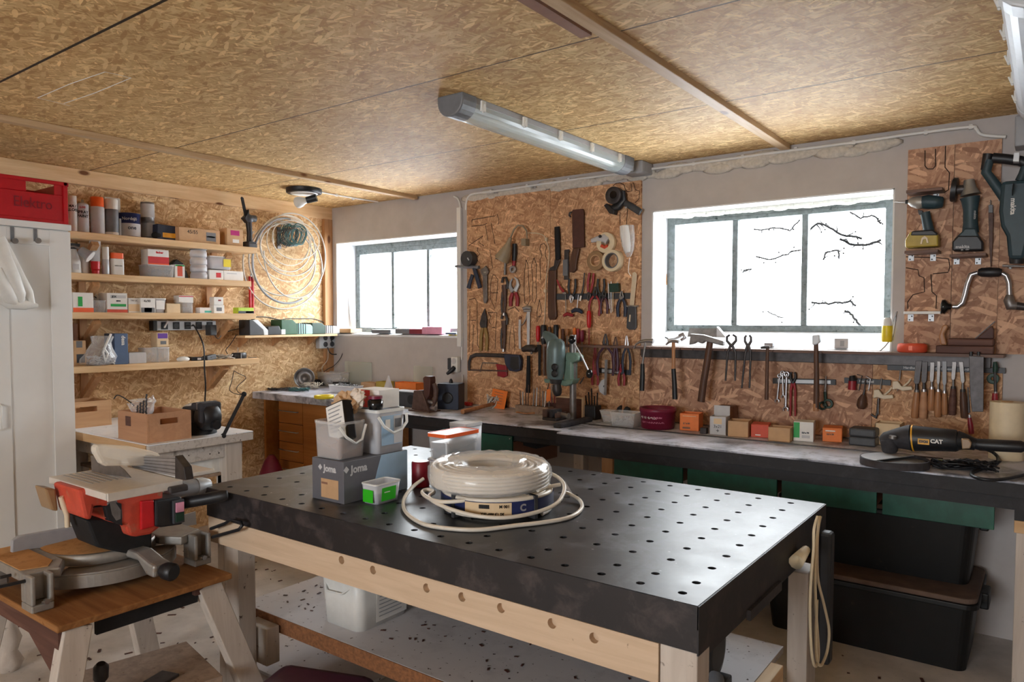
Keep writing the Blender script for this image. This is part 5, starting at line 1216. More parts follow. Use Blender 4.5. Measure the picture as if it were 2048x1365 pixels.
tool('wood_rasp', 'flat file in a grey holder beside the machete', 'file', [('blade', 'dark_steel', 'p', [(1129, 500), (1139, 499), (1139, 503), (1137, 505), (1137, 560), (1128, 560)], {'th': .006}), ('holder', 'mid_grey', 'p', [(1127, 520), (1136, 519), (1136, 552), (1127, 552)], {'th': .016})])
def strip(label, x0, x1, y0, y1, h, mid=None, words=None, Y=3.588):
    t = thing('magnetic_strip', label, 'tool rack', ony((x0 + x1) / 2, (y0 + y1) / 2, Y), group='magnetic strips on the tool wall')
    hh = h / 2
    P(MB().prism([(q.x, q.z) for q in (ony(x0, y0 - hh, Y), ony(x1, y1 - hh, Y), ony(x1, y1 + hh, Y), ony(x0, y0 + hh, Y))], Y - .006, Y + .005, 'y'), 'rail', 'dark_grey', t, .001, world=True)
    if mid:
        a, b = mid; f_ = lambda x: y0 + (y1 - y0) * (x - x0) / (x1 - x0)
        P(MB().prism([(q.x, q.z) for q in (ony(a, f_(a) - hh * .62, Y), ony(b, f_(b) - hh * .62, Y), ony(b, f_(b) + hh * .62, Y), ony(a, f_(a) + hh * .62, Y))], Y - .0075, Y - .0061, 'y'), 'magnet', 'silver_grey' if not words else 'black', t, world=True)
    for x, s_ in (words or ()):
        f_ = y0 + (y1 - y0) * (x - x0) / (x1 - x0); q = ony(x, f_, Y - .0078); text(s_, h * .62 * mpp(q), TR(*q) @ RX(PI / 2), 'paper_grey', t, bold=.0004, world=True)
    return t
strip('dark magnetic strip holding small pliers in the middle of the tool wall', 1113, 1266, 594, 592, 12)
strip('short magnetic strip behind the protractor', 1196, 1262, 741, 746, 10, (1205, 1246))
strip('magnetic strip carrying spanners, pincers and scissors', 1546, 1672, 762, 765, 11, (1556, 1662))
strip('magnetic strip with a white wordmark, under the wide window on the right', 1689, 1782, 761, 766, 11, (1700, 1770), [(1733, 'Hardhead')])
strip('long magnetic strip holding the row of chisels', 1775, 2011, 735, 742, 11, None, [(1822, 'Hardhead'), (1876, 'Hard'), (1898, 'head'), (1936, 'Hardhead')])
def pliers(label, hx, hy, jl, hl, sp, m_, metal='dark_steel', up=True, tilt=0.0, jw=3.0, hw=2.6, Y=TY, name='pliers', cat='pliers', group='pliers on the tool wall'):
    """pivot at (hx, hy); jaws of length jl one way, handles of length hl the other, spread sp"""
    s = -1 if up else 1; c, sn = math.cos(tilt), math.sin(tilt)
    def R(x, y): return (hx + x * c - y * sn, hy + x * sn + y * c)
    j1 = [R(-jw * .9, s * 0), R(-jw * 1.0, s * jl * .3), R(-jw * .25, s * jl)]; j2 = [R(jw * .9, 0), R(jw * 1.0, s * jl * .3), R(jw * .25, s * jl)]
    def hd(k): return [R(k * jw * .5, -s * 1)] + [R(k * sp * f, -s * hl * g) for f, g in ((.75, .25), (1.0, .55), (.85, 1.0))]
    return tool(name, label, cat, [
        ('pivot', metal, 'c', (hx, hy, jw * 1.15, 0), {'th': .012}),
        ('jaw', metal, 'r', [(x, y, r) for (x, y), r in zip(j1, (jw * .8, jw * .8, jw * .3))], {}), ('jaw', metal, 'r', [(x, y, r) for (x, y), r in zip(j2, (jw * .8, jw * .8, jw * .3))], {}),
        ('handle', m_, 'r', [(x, y, hw * r) for (x, y), r in zip(hd(-1), (.8, .9, 1.1, .9))], {}), ('handle', m_, 'r', [(x, y, hw * r) for (x, y), r in zip(hd(1), (.8, .9, 1.1, .9))], {})], Y, group)
pliers('small pliers with bright pointed jaws down and black handles up', 1143, 594, 12, 36, 7, 'black', 'chrome', up=False, tilt=.05, Y=3.567)
pliers('thin cutter with dark red handles raised above the middle strip', 1178, 588, 14, 42, 5, 'tool_red', 'dark_steel', up=False, tilt=.12, Y=3.567)
pliers('pliers with slim dark red handles hanging down from the middle strip', 1190, 590, 16, 42, 11, 'tool_red', 'black', tilt=.04, Y=3.567)
pliers('pliers with black handles raised, right of the red ones', 1202, 590, 14, 32, 7, 'black', 'black', up=False, Y=3.567)
pliers('round-nose pliers with dark curved handles hanging down', 1208, 594, 14, 34, 7, 'tool_purple', 'black', Y=3.567)
pliers('blue-black handled pliers at the right end of the middle strip', 1243, 596, 14, 38, 8, 'dark_blue', 'dull_steel', Y=3.567, hw=3.6)
def driver(label, x, y0, y1, yb, m_, w=3.6, sh=1.1, up=True, group='screwdrivers in the ledge', Y=3.56, shaft='dull_steel'):
    return tool('screwdriver', label, 'screwdriver', [('handle', m_, 'r', [(x, y0, w * .7), (x, y0 + (y1 - y0) * .15, w), (x, y0 + (y1 - y0) * .8, w * .92), (x, y1, w * .6)], {'flat': 1}),
                 ('shaft', shaft, 'r', [(x, y1, sh), (x, yb, sh)], {'flat': 1})], Y, group)
tool('t_handle_driver', 'dark T-handled driver hanging upside down below the middle strip', 'screwdriver', [('handle', 'dark_blue', 'r', [(1143, 624, 3), (1150, 620, 4.5), (1158, 621, 4.5), (1165, 626, 3)], {}), ('shaft', 'chrome', 'r', [(1154, 618, 1), (1157, 590, 1)], {'flat': 1})], 3.567)
tool('t_handle_driver', 'small maroon T-handled driver left of the dark one', 'screwdriver', [('handle', 'tool_red', 'r', [(1127, 632, 3), (1134, 628, 3.8), (1146, 632, 3)], {}), ('shaft', 'dull_steel', 'r', [(1132, 628, .9), (1131, 590, .9)], {'flat': 1})], 3.567)
tool('craft_knife', 'slim knife with a white blade cap on the middle strip', 'knife', [('handle', 'black', 'r', [(1169, 546, 1.4), (1167, 570, 1.6), (1163, 592, 1.8)], {}), ('cap', 'paper', 'r', [(1162, 592, 1.8), (1160, 602, 2.4)], {})], 3.567)
tool('wire_stripper', 'red-brown crimping tool half hidden by the magnet strip', 'pliers', [('handle', 'tool_red', 'r', [(1114, 560, 1.6), (1120, 575, 2.2), (1128, 585, 3)], {}), ('jaw', 'steel', 'r', [(1126, 586, 3), (1133, 587, 2)], {})], 3.56)
driver('red screwdriver hanging handle-up on its own below the middle strip', 1178, 622, 656, 692, 'red', 5, 1.1, group=None, shaft='tool_red')
tool('needle_file_set', 'bundle of thin steel files with a green holder', 'file', [('holder', 'dark_green', 'p', [(1219, 568), (1238, 567), (1239, 584), (1220, 585)], {'th': .02}),
    ('file', 'steel', 'r', [(1216, 566, .8), (1219, 618, .8)], {}), ('file', 'steel', 'r', [(1222, 563, 1), (1222, 626, 1)], {}), ('file', 'cream_plastic', 'r', [(1226, 585, 1), (1225, 624, 1)], {}), ('file', 'steel', 'r', [(1236, 565, 1), (1232, 570, 1)], {})], 3.567)
rows = [('red handled screwdriver, leftmost in the ledge row', 1076, 652, 684, 'red', 4.6, 700), ('big black handled screwdriver with a round end, second in the ledge row', 1087, 650, 690, 'black', 6.5, 748),
        ('grey-brown handled driver behind the drill', 1099, 654, 690, 'handle_dark', 4, 740), ('large black handled driver right above the drill body', 1112, 650, 688, 'black', 6, 738),
        ('driver with a worn wooden handle right of the drill top', 1120, 658, 690, 'handle_wood', 3.4, 742), ('thin wooden handled awl in the ledge row', 1126, 658, 688, 'old_wood', 3, 742),
        ('pale wooden handled gouge in the ledge row', 1134, 658, 672, 'handle_wood', 4.6, 744), ('orange handled screwdriver above the drill lever', 1149, 656, 684, 'orange_box', 3.6, 700),
        ('red-brown handled screwdriver beside the orange one', 1156, 658, 686, 'tool_red', 3.6, 704), ('purple-red handled screwdriver, last of the tall row', 1164, 661, 684, 'maroon', 4.6, 706)]
for lb, x, y0, y1, m_, w, yb in rows: driver(lb, x, y0, y1, yb, m_, w)
tool('hacksaw', 'grey metal hacksaw with a big black grip', 'saw', [
    ('frame', 'dark_steel', 'r', [(938, 742, 2.5), (938, 725, 3.2), (942, 714, 3.6), (952, 710, 4), (985, 711, 4.2), (1012, 712, 4.4)], {}), ('blade', 'rust_steel', 'p', [(937, 739), (1015, 741), (1015, 744), (937, 742)], {'th': .002, 'bev': 0}),
    ('grip', 'dark_blue', 'p', [(1009, 708), (1040, 710), (1044, 722), (1042, 741), (1034, 744), (1020, 742), (1012, 728)], {'th': .025, 'bev': .005}), ('trigger_guard', 'black', 'p', [(1024, 714), (1040, 714), (1042, 738), (1030, 741), (1022, 735)], {'th': .029})], 3.57)
tool('small_saw', 'small red handled saw hanging under the hacksaw', 'saw', [('handle', 'tool_red', 'p', [(993, 728), (1014, 732), (1015, 752), (1008, 756), (996, 752), (996, 742)], {'th': .018, 'bev': .003}), ('frame', 'dull_steel', 'r', [(994, 727, 1), (965, 726, 1), (960, 744, 1)], {})], 3.585)
tool('hammer', 'heavy hammer with a black round head and dark handle left of the drill', 'hammer', [('handle', 'black_matte', 'r', [(1057, 712, 3.6), (1057, 740, 4.6), (1056, 786, 5)], {'flat': .8}), ('head', 'dark_steel', 'r', [(1046, 700, 5), (1054, 697, 7), (1064, 697, 8), (1073, 700, 6)], {'flat': 1.2}), ('cap', 'dull_steel', 'b', [(1063, 706, 3)], {'dy': -.02})], 3.555, 'hammers on the tool wall')
tool('pry_bar', 'flat black bar hanging by the ledge left of the drill', 'bar', [('bar', 'black_matte', 'p', [(1074, 690), (1082, 690), (1081, 752), (1077, 752), (1077, 704)], {'th': .008})], 3.56)
for x, lb in ((1089, 'brown wooden stick hanging left of the drill, nearer the black bar'), (1094, 'brown wooden stick hanging just left of the drill')): tool('stick', lb, 'stick', [('shaft', 'handle_dark', 'r', [(x, 686, 2.2), (x, 752, 2.4)], {'flat': 1})], 3.56, 'sticks in the ledge')
tool('adjustable_wrench', 'steel adjustable wrench on the left sheet', 'wrench', [('handle', 'dull_steel', 'p', [(966, 550), (974, 550), (975, 600), (972, 607), (969, 607), (967, 602)], {'th': .008}), ('head', 'dull_steel', 'p', [(962, 540), (968, 536), (972, 532), (976, 538), (978, 544), (974, 551), (966, 552), (963, 546)], {'th': .014}), ('screw', 'steel', 'r', [(968, 545, 2.5), (973, 545, 2.5)], {'dy': -.004})], group='wrenches on the tool wall')
tool('strap_tool', 'dark grey strap tool with a round housing at the left edge of the sheet', 'strap tool', [('housing', 'dark_grey', 'c', (938, 518, 14, 0), {'th': .05, 'bev': .006}), ('cross_bar', 'mid_grey', 'r', [(911, 533, 2.5), (930, 534, 3.5), (958, 535, 3.5)], {'flat': 1}), ('grip', 'dark_blue', 'r', [(948, 535, 5), (954, 555, 5), (960, 576, 5)], {}), ('grip', 'dark_blue', 'r', [(945, 550, 4), (940, 565, 4.5), (937, 577, 5)], {}), ('dial', 'silver_grey', 'r', [(935, 516, 1.5), (938, 521, 1.5)], {'dy': -.03})], 3.56)
tool('wall_lamp', 'beige cone-shaded lamp on a gooseneck over the left sheet', 'lamp', [('base', 'lamp_beige', 'p', [(1046, 478), (1055, 478), (1055, 492), (1046, 492)], {'th': .04, 'dy': -.0}), ('gooseneck', 'lamp_beige', 'r', [(1054, 478, 1.6), (1053, 462, 1.7), (1046, 452, 1.8), (1036, 451, 1.8), (1028, 459, 1.8), (1020, 478, 1.9)], {'flat': 1, 'dy': -.03}),
    ('shade', 'lamp_beige', 'r', [(1021, 476, 3.5), (1017, 488, 5.5), (1015, 496, 9), (1010, 508, 13), (1004, 519, 16)], {'flat': 1, 'n': 22, 'dy': -.045}), ('bulb_rim', 'dark_grey', 'r', [(1004, 519.5, 14), (1003.8, 520.5, 14)], {'flat': 1, 'n': 22, 'dy': -.045})], 3.57)
conduit('cable', [ony(*q, 3.585) for q in ((1056, 466), (1075, 467), (1088, 472), (1092, 480), (1098, 500), (1097, 530), (1092, 560), (1091, 600), (1089, 640), (1086, 655))], .003, 'cream_plastic', 'cream lamp cable running down the left sheet', [ony(*q, 3.588) for q in ((1093, 479), (1091, 582))])
tool('flashlight', 'slim steel torch hanging below the lamp shade', 'torch', [('barrel', 'dull_steel', 'r', [(1011, 524, 2.6), (1010, 540, 2.6), (1010, 550, 3)], {'flat': 1})])
tool('ratchet', 'ratchet handle with black grip and bright ring head', 'ratchet', [('grip', 'black', 'r', [(1029, 488, 5), (1029, 505, 5.6), (1028, 522, 4.6)], {'flat': .8}), ('neck', 'tool_red', 'r', [(1028, 520, 4.4), (1027, 532, 3.4)], {}), ('head', 'chrome', 'c', (1026, 539, 7, 3), {'th': .016})])
for lb, x, y0 in (('upper locking pliers in worn grey metal', 1009, 562), ('lower locking pliers with an open round jaw', 1008, 634)):
    tool('locking_pliers', lb, 'pliers', [('body', 'rust_steel', 'r', [(x - 1, y0 + 8, 6), (x, y0 + 22, 5.5), (x + 1, y0 + 45, 3.6), (x - 1, y0 + 66, 3.2)], {}), ('jaw', 'dark_steel', 'r', [(x - 5, y0 + 4, 3), (x - 3, y0 - 6, 2.8), (x + 3, y0 - 6, 2.8), (x + 6, y0 + 4, 3.2), (x + 5, y0 + 16, 3)], {}), ('lever', 'dark_steel', 'r', [(x - 4, y0 + 22, 2.4), (x - 6, y0 + 45, 2.4), (x - 5, y0 + 64, 2)], {}), ('adjusting_screw', 'steel', 'r', [(x - 1, y0 + 64, 2.6), (x - 1, y0 + 70, 3)], {'flat': 1})], group='locking pliers on the tool wall')
tool('secateurs', 'garden secateurs with grey blades and red handles', 'secateurs', [('blade', 'silver_grey', 'r', [(1030, 582, 5), (1036, 570, 4.5), (1034, 560, 2.6), (1029, 555, 1.2)], {}), ('counter_blade', 'grey_plastic', 'r', [(1026, 584, 5), (1020, 574, 4), (1021, 564, 2.4), (1025, 558, 1.4)], {}),
    ('handle', 'tool_red', 'r', [(1025, 586, 4), (1021, 598, 4.4), (1021, 613, 3.8)], {}), ('handle', 'tool_red', 'r', [(1031, 586, 4), (1035, 598, 4.4), (1034, 613, 3.8)], {})])
tool('tin_snips', 'tin snips with tan handles on the left sheet', 'snips', [('blades', 'dark_steel', 'p', [(970, 617), (974, 640), (973, 656), (962, 656), (960, 648), (964, 630)], {'th': .012, 'bev': .003}), ('handle', 'tan_handle', 'r', [(965, 656, 3.6), (962, 675, 3.8), (961, 702, 3.6)], {}), ('handle', 'tan_handle', 'r', [(970, 656, 3.6), (974, 675, 3.8), (973, 702, 3.6)], {})])
tool('pipe_cutter', 'white handled pipe cutter hanging left of the calliper', 'pipe cutter', [('handle', 'paper_grey', 'r', [(1040, 640, 3), (1039, 665, 3), (1040, 698, 2.6)], {}), ('hook', 'steel', 'r', [(1040, 652, 1.2), (1047, 648, 1.2), (1052, 638, 1.2), (1054, 628, 1.2)], {'flat': 1}), ('tip', 'kraft_dark', 'b', [(1040, 636, 3)], {})])
tool('pipe_wrench', 'long bright calliper-like wrench with a wide steel head', 'wrench', [('shaft', 'silver_grey', 'p', [(1054, 622), (1060, 622), (1059, 690), (1054, 690)], {'th': .006}), ('head', 'chrome', 'r', [(1046, 618, 3.5), (1054, 615, 4.5), (1062, 617, 4)], {}), ('jaw', 'chrome', 'r', [(1048, 622, 3), (1062, 622, 2.6)], {})], group='wrenches on the tool wall')
pliers('red long-nosed pliers hanging through the ledge', 1190, 745, 56, 26, 6, 'tool_red', 'tool_red', jw=3, Y=3.55)
pliers('big dark nippers with long curved handles in the ledge', 1211, 692, 24, 60, 17, 'tool_purple', 'dark_steel', jw=3.6, hw=3, Y=3.54)
pliers('pliers with a rusty nose and maroon handles in the ledge', 1231, 694, 20, 50, 4, 'tool_purple', 'rust_steel', jw=3, hw=3.4, Y=3.54)
pliers('long-nose pliers with one bright handle', 1253, 694, 22, 54, 8, 'dark_blue', 'steel', jw=2.6, Y=3.54)
pliers('red handled pincers hanging on the short lower strip', 1243, 740, 12, 32, 6, 'tool_red', 'tool_red', jw=3.5, Y=3.56)
tool('protractor', 'steel protractor with a straight arm', 'protractor', [('dial', 'silver_grey', 'p', [(1211, 757), (1202, 762), (1197, 772), (1199, 784), (1208, 791), (1211, 791)], {'th': .002, 'bev': 0}), ('arm', 'steel', 'p', [(1210, 720), (1215, 720), (1213, 790), (1208, 790)], {'th': .003, 'bev': 0, 'dy': -.004}), ('pivot', 'dark_grey', 'c', (1209, 773, 1.8, 0), {'th': .01})], 3.55)
def hammer(label, head, hm, handle, grip=None, Y=3.50, name='hammer', extra=()):
    ps = [('handle', handle[1], 'r', handle[0], {'flat': .75}), ('head', hm, 'r' if len(head[0]) == 3 else 'p', head, {'flat': 1.0, 'th': .03, 'bev': .004})]
    if grip: ps.append(('grip', grip[1], 'r', grip[0], {'flat': .75}))
    return tool(name, label, 'hammer' if name != 'axe' else 'axe', ps + list(extra), Y, 'hammers on the tool wall' if name == 'hammer' else None)
YH = 3.462
hammer('claw hammer with a steel neck and black rubber grip', [(1268, 697, 1.2), (1272, 689, 2), (1280, 684, 3), (1292, 682, 4), (1301, 682, 4), (1307, 683, 5)], 'steel', ([(1291, 684, 2.4), (1285, 728, 2.4)], 'dull_steel'), ([(1285, 728, 4), (1285, 750, 5), (1284, 782, 5)], 'black'), YH)
hammer('hammer with a wooden neck and long black grip', [(1332, 690, 1.6), (1338, 684, 3), (1346, 682, 3.5), (1358, 684, 3.5)], 'chrome', ([(1347, 684, 3.6), (1347, 740, 4)], 'handle_wood'), ([(1347, 738, 4.6), (1349, 770, 5), (1350, 799, 5.4)], 'black'), YH)
hammer('old axe with a long dark wooden handle', [(1383, 668), (1380, 690), (1389, 688), (1396, 684), (1406, 688), (1412, 683), (1448, 692), (1448, 682), (1408, 670)], 'dull_steel', ([(1420, 684, 6.5), (1415, 720, 7), (1408, 760, 7), (1402, 804, 7.5)], 'handle_dark'), None, YH, 'axe')
hammer('small hammer with a plain dark handle, head flush with the ledge', [(1522, 696, 2.5), (1530, 695, 3.2), (1540, 695, 3)], 'dark_steel', ([(1535, 696, 3.2), (1534, 750, 3.6), (1533, 800, 4)], 'handle_dark'), None, YH)
hammer('tall club hammer with a bright head and pale handle foot', [(1626, 671), (1640, 669), (1641, 684), (1634, 690), (1626, 690)], 'silver_grey', ([(1632, 688, 4.4), (1633, 740, 5), (1633, 790, 5.6), (1632, 822, 5.4)], 'handle_dark'), ([(1632, 808, 5.5), (1632, 823, 5.5)], 'handle_wood'), YH)
def pincers(label, x, y, w, l, m_='dark_steel', grip=None, Y=YH, lean=0):
    return tool('pincers', label, 'pincers', [('jaw', m_, 'r', [(x, y + 22, 3), (x - w, y + 12, 2.6), (x - w, y + 4, 2.4), (x - 3, y, 2)], {'flat': 1}), ('jaw', m_, 'r', [(x, y + 22, 3), (x + w, y + 12, 2.6), (x + w, y + 4, 2.4), (x + 3, y, 2)], {'flat': 1}),
        ('handle', grip or m_, 'r', [(x - 1, y + 20, 3), (x - w * .9, y + 36, 2.2), (x - w * 1.1 + lean, y + l, 1.8)], {'flat': .8}), ('handle', grip or m_, 'r', [(x + 1, y + 20, 3), (x + w * .9, y + 36, 2.2), (x + w * .9 + lean * .4, y + l, 1.8)], {'flat': .8})], Y, 'pincers on the tool wall')
pincers('wide jawed steel pincers hanging on the ledge left of the small ones', 1463, 670, 9, 92, lean=-2); pincers('narrow jawed pincers with splayed legs', 1496, 671, 6, 106, lean=-6)
pincers('black pincers with dark red leg grips on the spanner strip', 1586, 745, 5, 88, 'black', 'tool_red', 3.572)
def spanner(label, x0, y0, x1, y1, w):
    tool('spanner', label, 'spanner', [('shaft', 'chrome', 'r', [(x0, y0, w * .8), ((x0 + x1) / 2, (y0 + y1) / 2, w * .7), (x1, y1, w * .8)], {'flat': .5}), ('ring_end', 'chrome', 'c', (x0, y0, w * 1.8, w * .9), {'th': .008}), ('open_end', 'chrome', 'r', [(x1 - w * 1.4, y1 + w * 2.2, w * .5), (x1 - w * 1.6, y1 + w * .4, w * .6), (x1, y1 - w * .4, w * .8), (x1 + w * 1.6, y1 + w * .4, w * .6), (x1 + w * 1.4, y1 + w * 2.2, w * .5)], {'flat': .6})], 3.572, 'spanners on the strip')
spanner('leftmost of the three bright spanners, tilted', 1559, 752, 1554, 800, 2.4); spanner('middle, shortest of the bright spanners', 1565, 746, 1566, 792, 2.2); spanner('longest bright spanner beside the black pincers', 1573, 749, 1571, 816, 3)
tool('scissors', 'scissors with dark green rings hanging blades up', 'scissors', [('blade', 'dull_steel', 'r', [(1652, 752, .8), (1651, 770, 2.6), (1650, 785, 2.6)], {}), ('ring', 'dark_green', 'c', (1656, 808, 9, 5), {'th': .012}), ('ring', 'dark_green', 'c', (1645, 812, 8, 4.5), {'th': .012}), ('shank', 'dark_green', 'r', [(1650, 784, 3), (1651, 800, 3)], {}), ('screw', 'steel', 'b', [(1651, 778, 2)], {'dy': -.006})], 3.572)
tool('rubber_bulb', 'black capped dark red rubber bulb on the worded strip', 'bulb', [('cap', 'black', 'r', [(1704, 752, 5), (1706, 762, 8)], {'flat': 1}), ('bulb', 'tool_red', 'r', [(1705, 762, 7.5), (1704, 780, 8)], {'flat': 1})], 3.565)
tool('hex_key', 'black hex key, left one on the worded strip', 'hex key', [('key', 'black', 'r', [(1714, 750, .9), (1724, 752, .9), (1718, 782, .9)], {'flat': 1})], 3.574, 'hex keys')
tool('hex_key', 'bright hex key, right one on the worded strip', 'hex key', [('key', 'chrome', 'r', [(1732, 753, 1), (1741, 758, 1.2), (1737, 782, 1)], {'flat': 1})], 3.574, 'hex keys')
tool('awl', 'awl with a round brown bulb handle hanging point up', 'awl', [('blade', 'dark_steel', 'r', [(1731, 757, .8), (1729, 780, 1.6), (1727, 792, 3)], {'flat': 1}), ('handle', 'handle_dark', 'r', [(1727, 790, 4), (1724, 800, 8), (1723, 812, 9.5), (1722, 818, 6)], {'flat': 1})], 3.565)
for lb, dx, dy in (('lower cream plastic clamp hook by the awl', 0, 0), ('upper cream plastic clamp hook left of the chisels', 38, -17)):
    tool('clamp_hook', lb, 'clamp', [('body', 'cream_plastic', 'p', [(1748 + dx, 780 + dy), (1758 + dx, 779 + dy), (1766 + dx, 790 + dy), (1786 + dx, 790 + dy), (1788 + dx, 797 + dy), (1768 + dx, 799 + dy), (1756 + dx, 795 + dy), (1747 + dx, 797 + dy)], {'th': .02, 'bev': .003}),
        ('arm', 'cream_plastic', 'r', [(1768 + dx, 791 + dy, 2), (1778 + dx, 783 + dy, 1.8), (1784 + dx, 775 + dy, 1.8)], {}), ('rod', 'dull_steel', 'r', [(1763 + dx, 757 + dy, 1.3), (1761 + dx, 779 + dy, 1.3)], {'flat': 1}), ('wire', 'dull_steel', 'r', [(1757 + dx, 796 + dy, .9), (1757 + dx, 830 + dy if dx == 0 else 800 + dy, .9)], {'flat': 1})], 3.572, 'cream clamp hooks')
tool('scraper', 'small bent dark scraper under the lower cream clamp hook', 'scraper', [('blade', 'dark_steel', 'r', [(1757, 798, 2.4), (1755, 825, 2.4), (1752, 836, 3), (1742, 829, 2)], {})], 3.575)
def chisel(label, x0, x1, yt, yn, yf, yb, bm, hm, w, hw, fer='dull_steel'):
    xm = x0 + (x1 - x0) * .5
    tool('chisel', label, 'chisel', [('blade', bm, 'p', [(x0 - w, yt), (x0 + w, yt), (xm + w * .9, yn - 6), (xm + w * .35, yn), (xm - w * .35, yn), (xm - w * .9, yn - 6)], {'th': .006, 'bev': .001}),
        ('neck', bm, 'r', [(xm, yn - 2, w * .45), (xm, yf, w * .55)], {'flat': 1}), ('ferrule', fer, 'r', [(xm, yf - 1, hw * .62), (xm, yf + 4, hw * .7)], {'flat': 1}), ('handle', hm, 'r', [(xm, yf + 3, hw * .7), ((xm + x1) / 2, (yf + yb) / 2, hw), (x1, yb - 3, hw * .98), (x1, yb, hw * .8)], {'flat': .9})], 3.566, 'wood chisels on the long strip')
chisel('leftmost chisel, broad dark blade and brown handle', 1838, 1829, 722, 770, 781, 837, 'dark_steel', 'handle_wood', 6.5, 7)
chisel('second chisel from the left, broad dark blade, bright ferrule', 1850, 1846, 724, 768, 780, 838, 'dark_steel', 'crate_wood_dark', 6, 7.5, 'chrome')
chisel('third chisel, bright scratched blade and pale handle', 1865, 1862, 725, 766, 775, 822, 'dull_steel', 'handle_wood', 4.5, 6.5, 'chrome')
chisel('fourth chisel, narrow blade and pale handle with a steel end', 1878, 1875, 723, 770, 780, 835, 'dull_steel', 'handle_wood', 3.5, 6.5, 'chrome')
chisel('fifth chisel, grey blade and slim pale handle', 1889, 1889, 723, 772, 783, 830, 'grey_plastic', 'handle_wood', 4.5, 5.5, 'chrome')
chisel('sixth chisel, shiny blade and dark grey handle', 1909, 1904, 724, 762, 774, 831, 'dull_steel', 'old_wood', 4.5, 7, 'dark_steel')
chisel('rightmost chisel, tilted bright blade and dark handle', 1922, 1929, 724, 768, 780, 837, 'dull_steel', 'handle_dark', 4.5, 7, 'dark_steel')
tool('try_square', 'wide dark grey steel plate hanging from the ledge right of the chisels', 'plate', [('blade', 'dark_steel', 'p', [(1938, 712), (1968, 714), (1967, 824), (1944, 824), (1940, 790)], {'th': .006}), ('tooth', 'black', 'r', [(1942, 704, 3), (1942, 712, 3)], {}), ('tooth', 'black', 'r', [(1957, 704, 3), (1957, 712, 3)], {})], 3.47)
tool('hand_drill', 'small hand drill with a green wheel at the right end of the long strip', 'hand drill', [('grip', 'dark_green', 'r', [(1990, 724, 3), (1991, 735, 5), (1990, 745, 4)], {'flat': 1}), ('gear_wheel', 'dark_green', 'c', (1986, 758, 10, 3), {'th': .008}), ('shaft', 'dark_steel', 'r', [(1990, 745, 3), (1991, 785, 3)], {'flat': 1}), ('handle', 'tool_red', 'r', [(1990, 787, 5), (1990, 805, 6), (1989, 822, 4)], {'flat': 1}), ('ferrule', 'chrome', 'r', [(1991, 784, 3), (1991, 789, 4)], {'flat': 1})], 3.555)
tool('file', 'slim file with a dark red handle beside the dark steel plate', 'file', [('blade', 'dark_steel', 'r', [(1936, 775, 1.5), (1938, 826, 2.5)], {}), ('handle', 'dark_red', 'r', [(1939, 836, 3.5), (1941, 850, 5), (1943, 868, 5)], {'flat': 1}), ('ferrule', 'steel', 'r', [(1939, 830, 3), (1939, 837, 3)], {'flat': 1})], 3.45)
# ---- power tools at the right
def wall_bracket(label, x0, x1, y, d, m_, hinges):
    t = thing('tool_shelf', label, 'shelf', ony((x0 + x1) / 2, y, 3.5), group='little shelves for power tools')
    a, b = ony(x0, y, 3.48), ony(x1, y + (x1 - x0) * .015, 3.48)
    P(MB().box(a.x, b.x, 3.592 - d, 3.592, a.z - .012, a.z), 'board', m_, t, .002, world=True)
    for hx in hinges:
        q = ony(hx, y + 13, 3.585); s_ = mpp(q)
        h = P(MB().box(q.x - 5 * s_, q.x + 5 * s_, 3.588, 3.592, q.z - 7 * s_, a.z - .0125), 'hinge', 'silver_grey', t, world=True)
        for sx, sz in ((2, 3), (-2, -4)): P(MB().lathe([(.0032, 0), (.002, .002)], TR(q.x + sx * s_, 3.5879, q.z + sz * s_) @ RX(PI / 2), 8), 'screw', 'black', h, world=True)
    return a.z
z1 = wall_bracket('small shelf under the impact driver', 1808, 1876, 502, .11, 'ledge_wood', (1822, 1866))
wall_bracket('small shelf above the impact driver', 1811, 1884, 380, .10, 'ledge_wood', (1872,))
z2 = wall_bracket('small shelf under the angle grinder', 1899, 1972, 509, .11, 'ledge_wood', (1913, 1956))
q = ony(1842, 500, 3.535); t = thing('impact_driver', 'cordless impact driver with a dull yellow battery on its little shelf', 'drill', (q.x, 3.535, z1))
def TP(nm, m_, pts, th, par, Y=3.535, bev=.006): return P(MB().prism([(a.x, a.z) for a in (ony(x, y, Y) for x, y in pts)], Y - th / 2, Y + th / 2, 'y'), nm, m_, par, bev, world=True)
def TT(nm, m_, pts, par, Y=3.535, flat=1.0, n=14):
    Q = [ony(x, y, Y) for x, y, _ in pts]; return P(MB().tube(Q, [p[2] * mpp(c) for p, c in zip(pts, Q)], n, flat=flat, fdir=(0, 1, 0)), nm, m_, par, world=True)
b_ = TP('battery', 'dull_yellow', [(1813, 497), (1813, 482), (1822, 466), (1870, 463), (1878, 470), (1879, 494)], .075, t)
TP('battery_top', 'black', [(1822, 474), (1826, 464), (1868, 461), (1877, 468), (1878, 474)], .078, t)
TP('belt_clip', 'cream_plastic', [(1843, 490), (1846, 478), (1852, 474), (1858, 478), (1860, 488), (1856, 488), (1854, 480), (1849, 481), (1847, 490)], .086, t, bev=.001)
TT('grip', 'makita_teal', [(1850, 425, 9), (1853, 440, 9), (1858, 463, 10)], t, flat=.8)
TT('motor_housing', 'makita_teal', [(1838, 405, 11), (1855, 404, 14), (1872, 405, 13), (1885, 405, 11), (1887, 405, 8)], t)
TT('gear_case', 'cast_alu', [(1817, 404, 5), (1824, 404, 10), (1836, 405, 13), (1846, 405, 12)], t)
TT('bit', 'steel', [(1787, 403, 1), (1802, 404, 2), (1812, 404, 2.5)], t); TT('bit_holder', 'black', [(1811, 404, 4), (1818, 404, 4.5)], t)
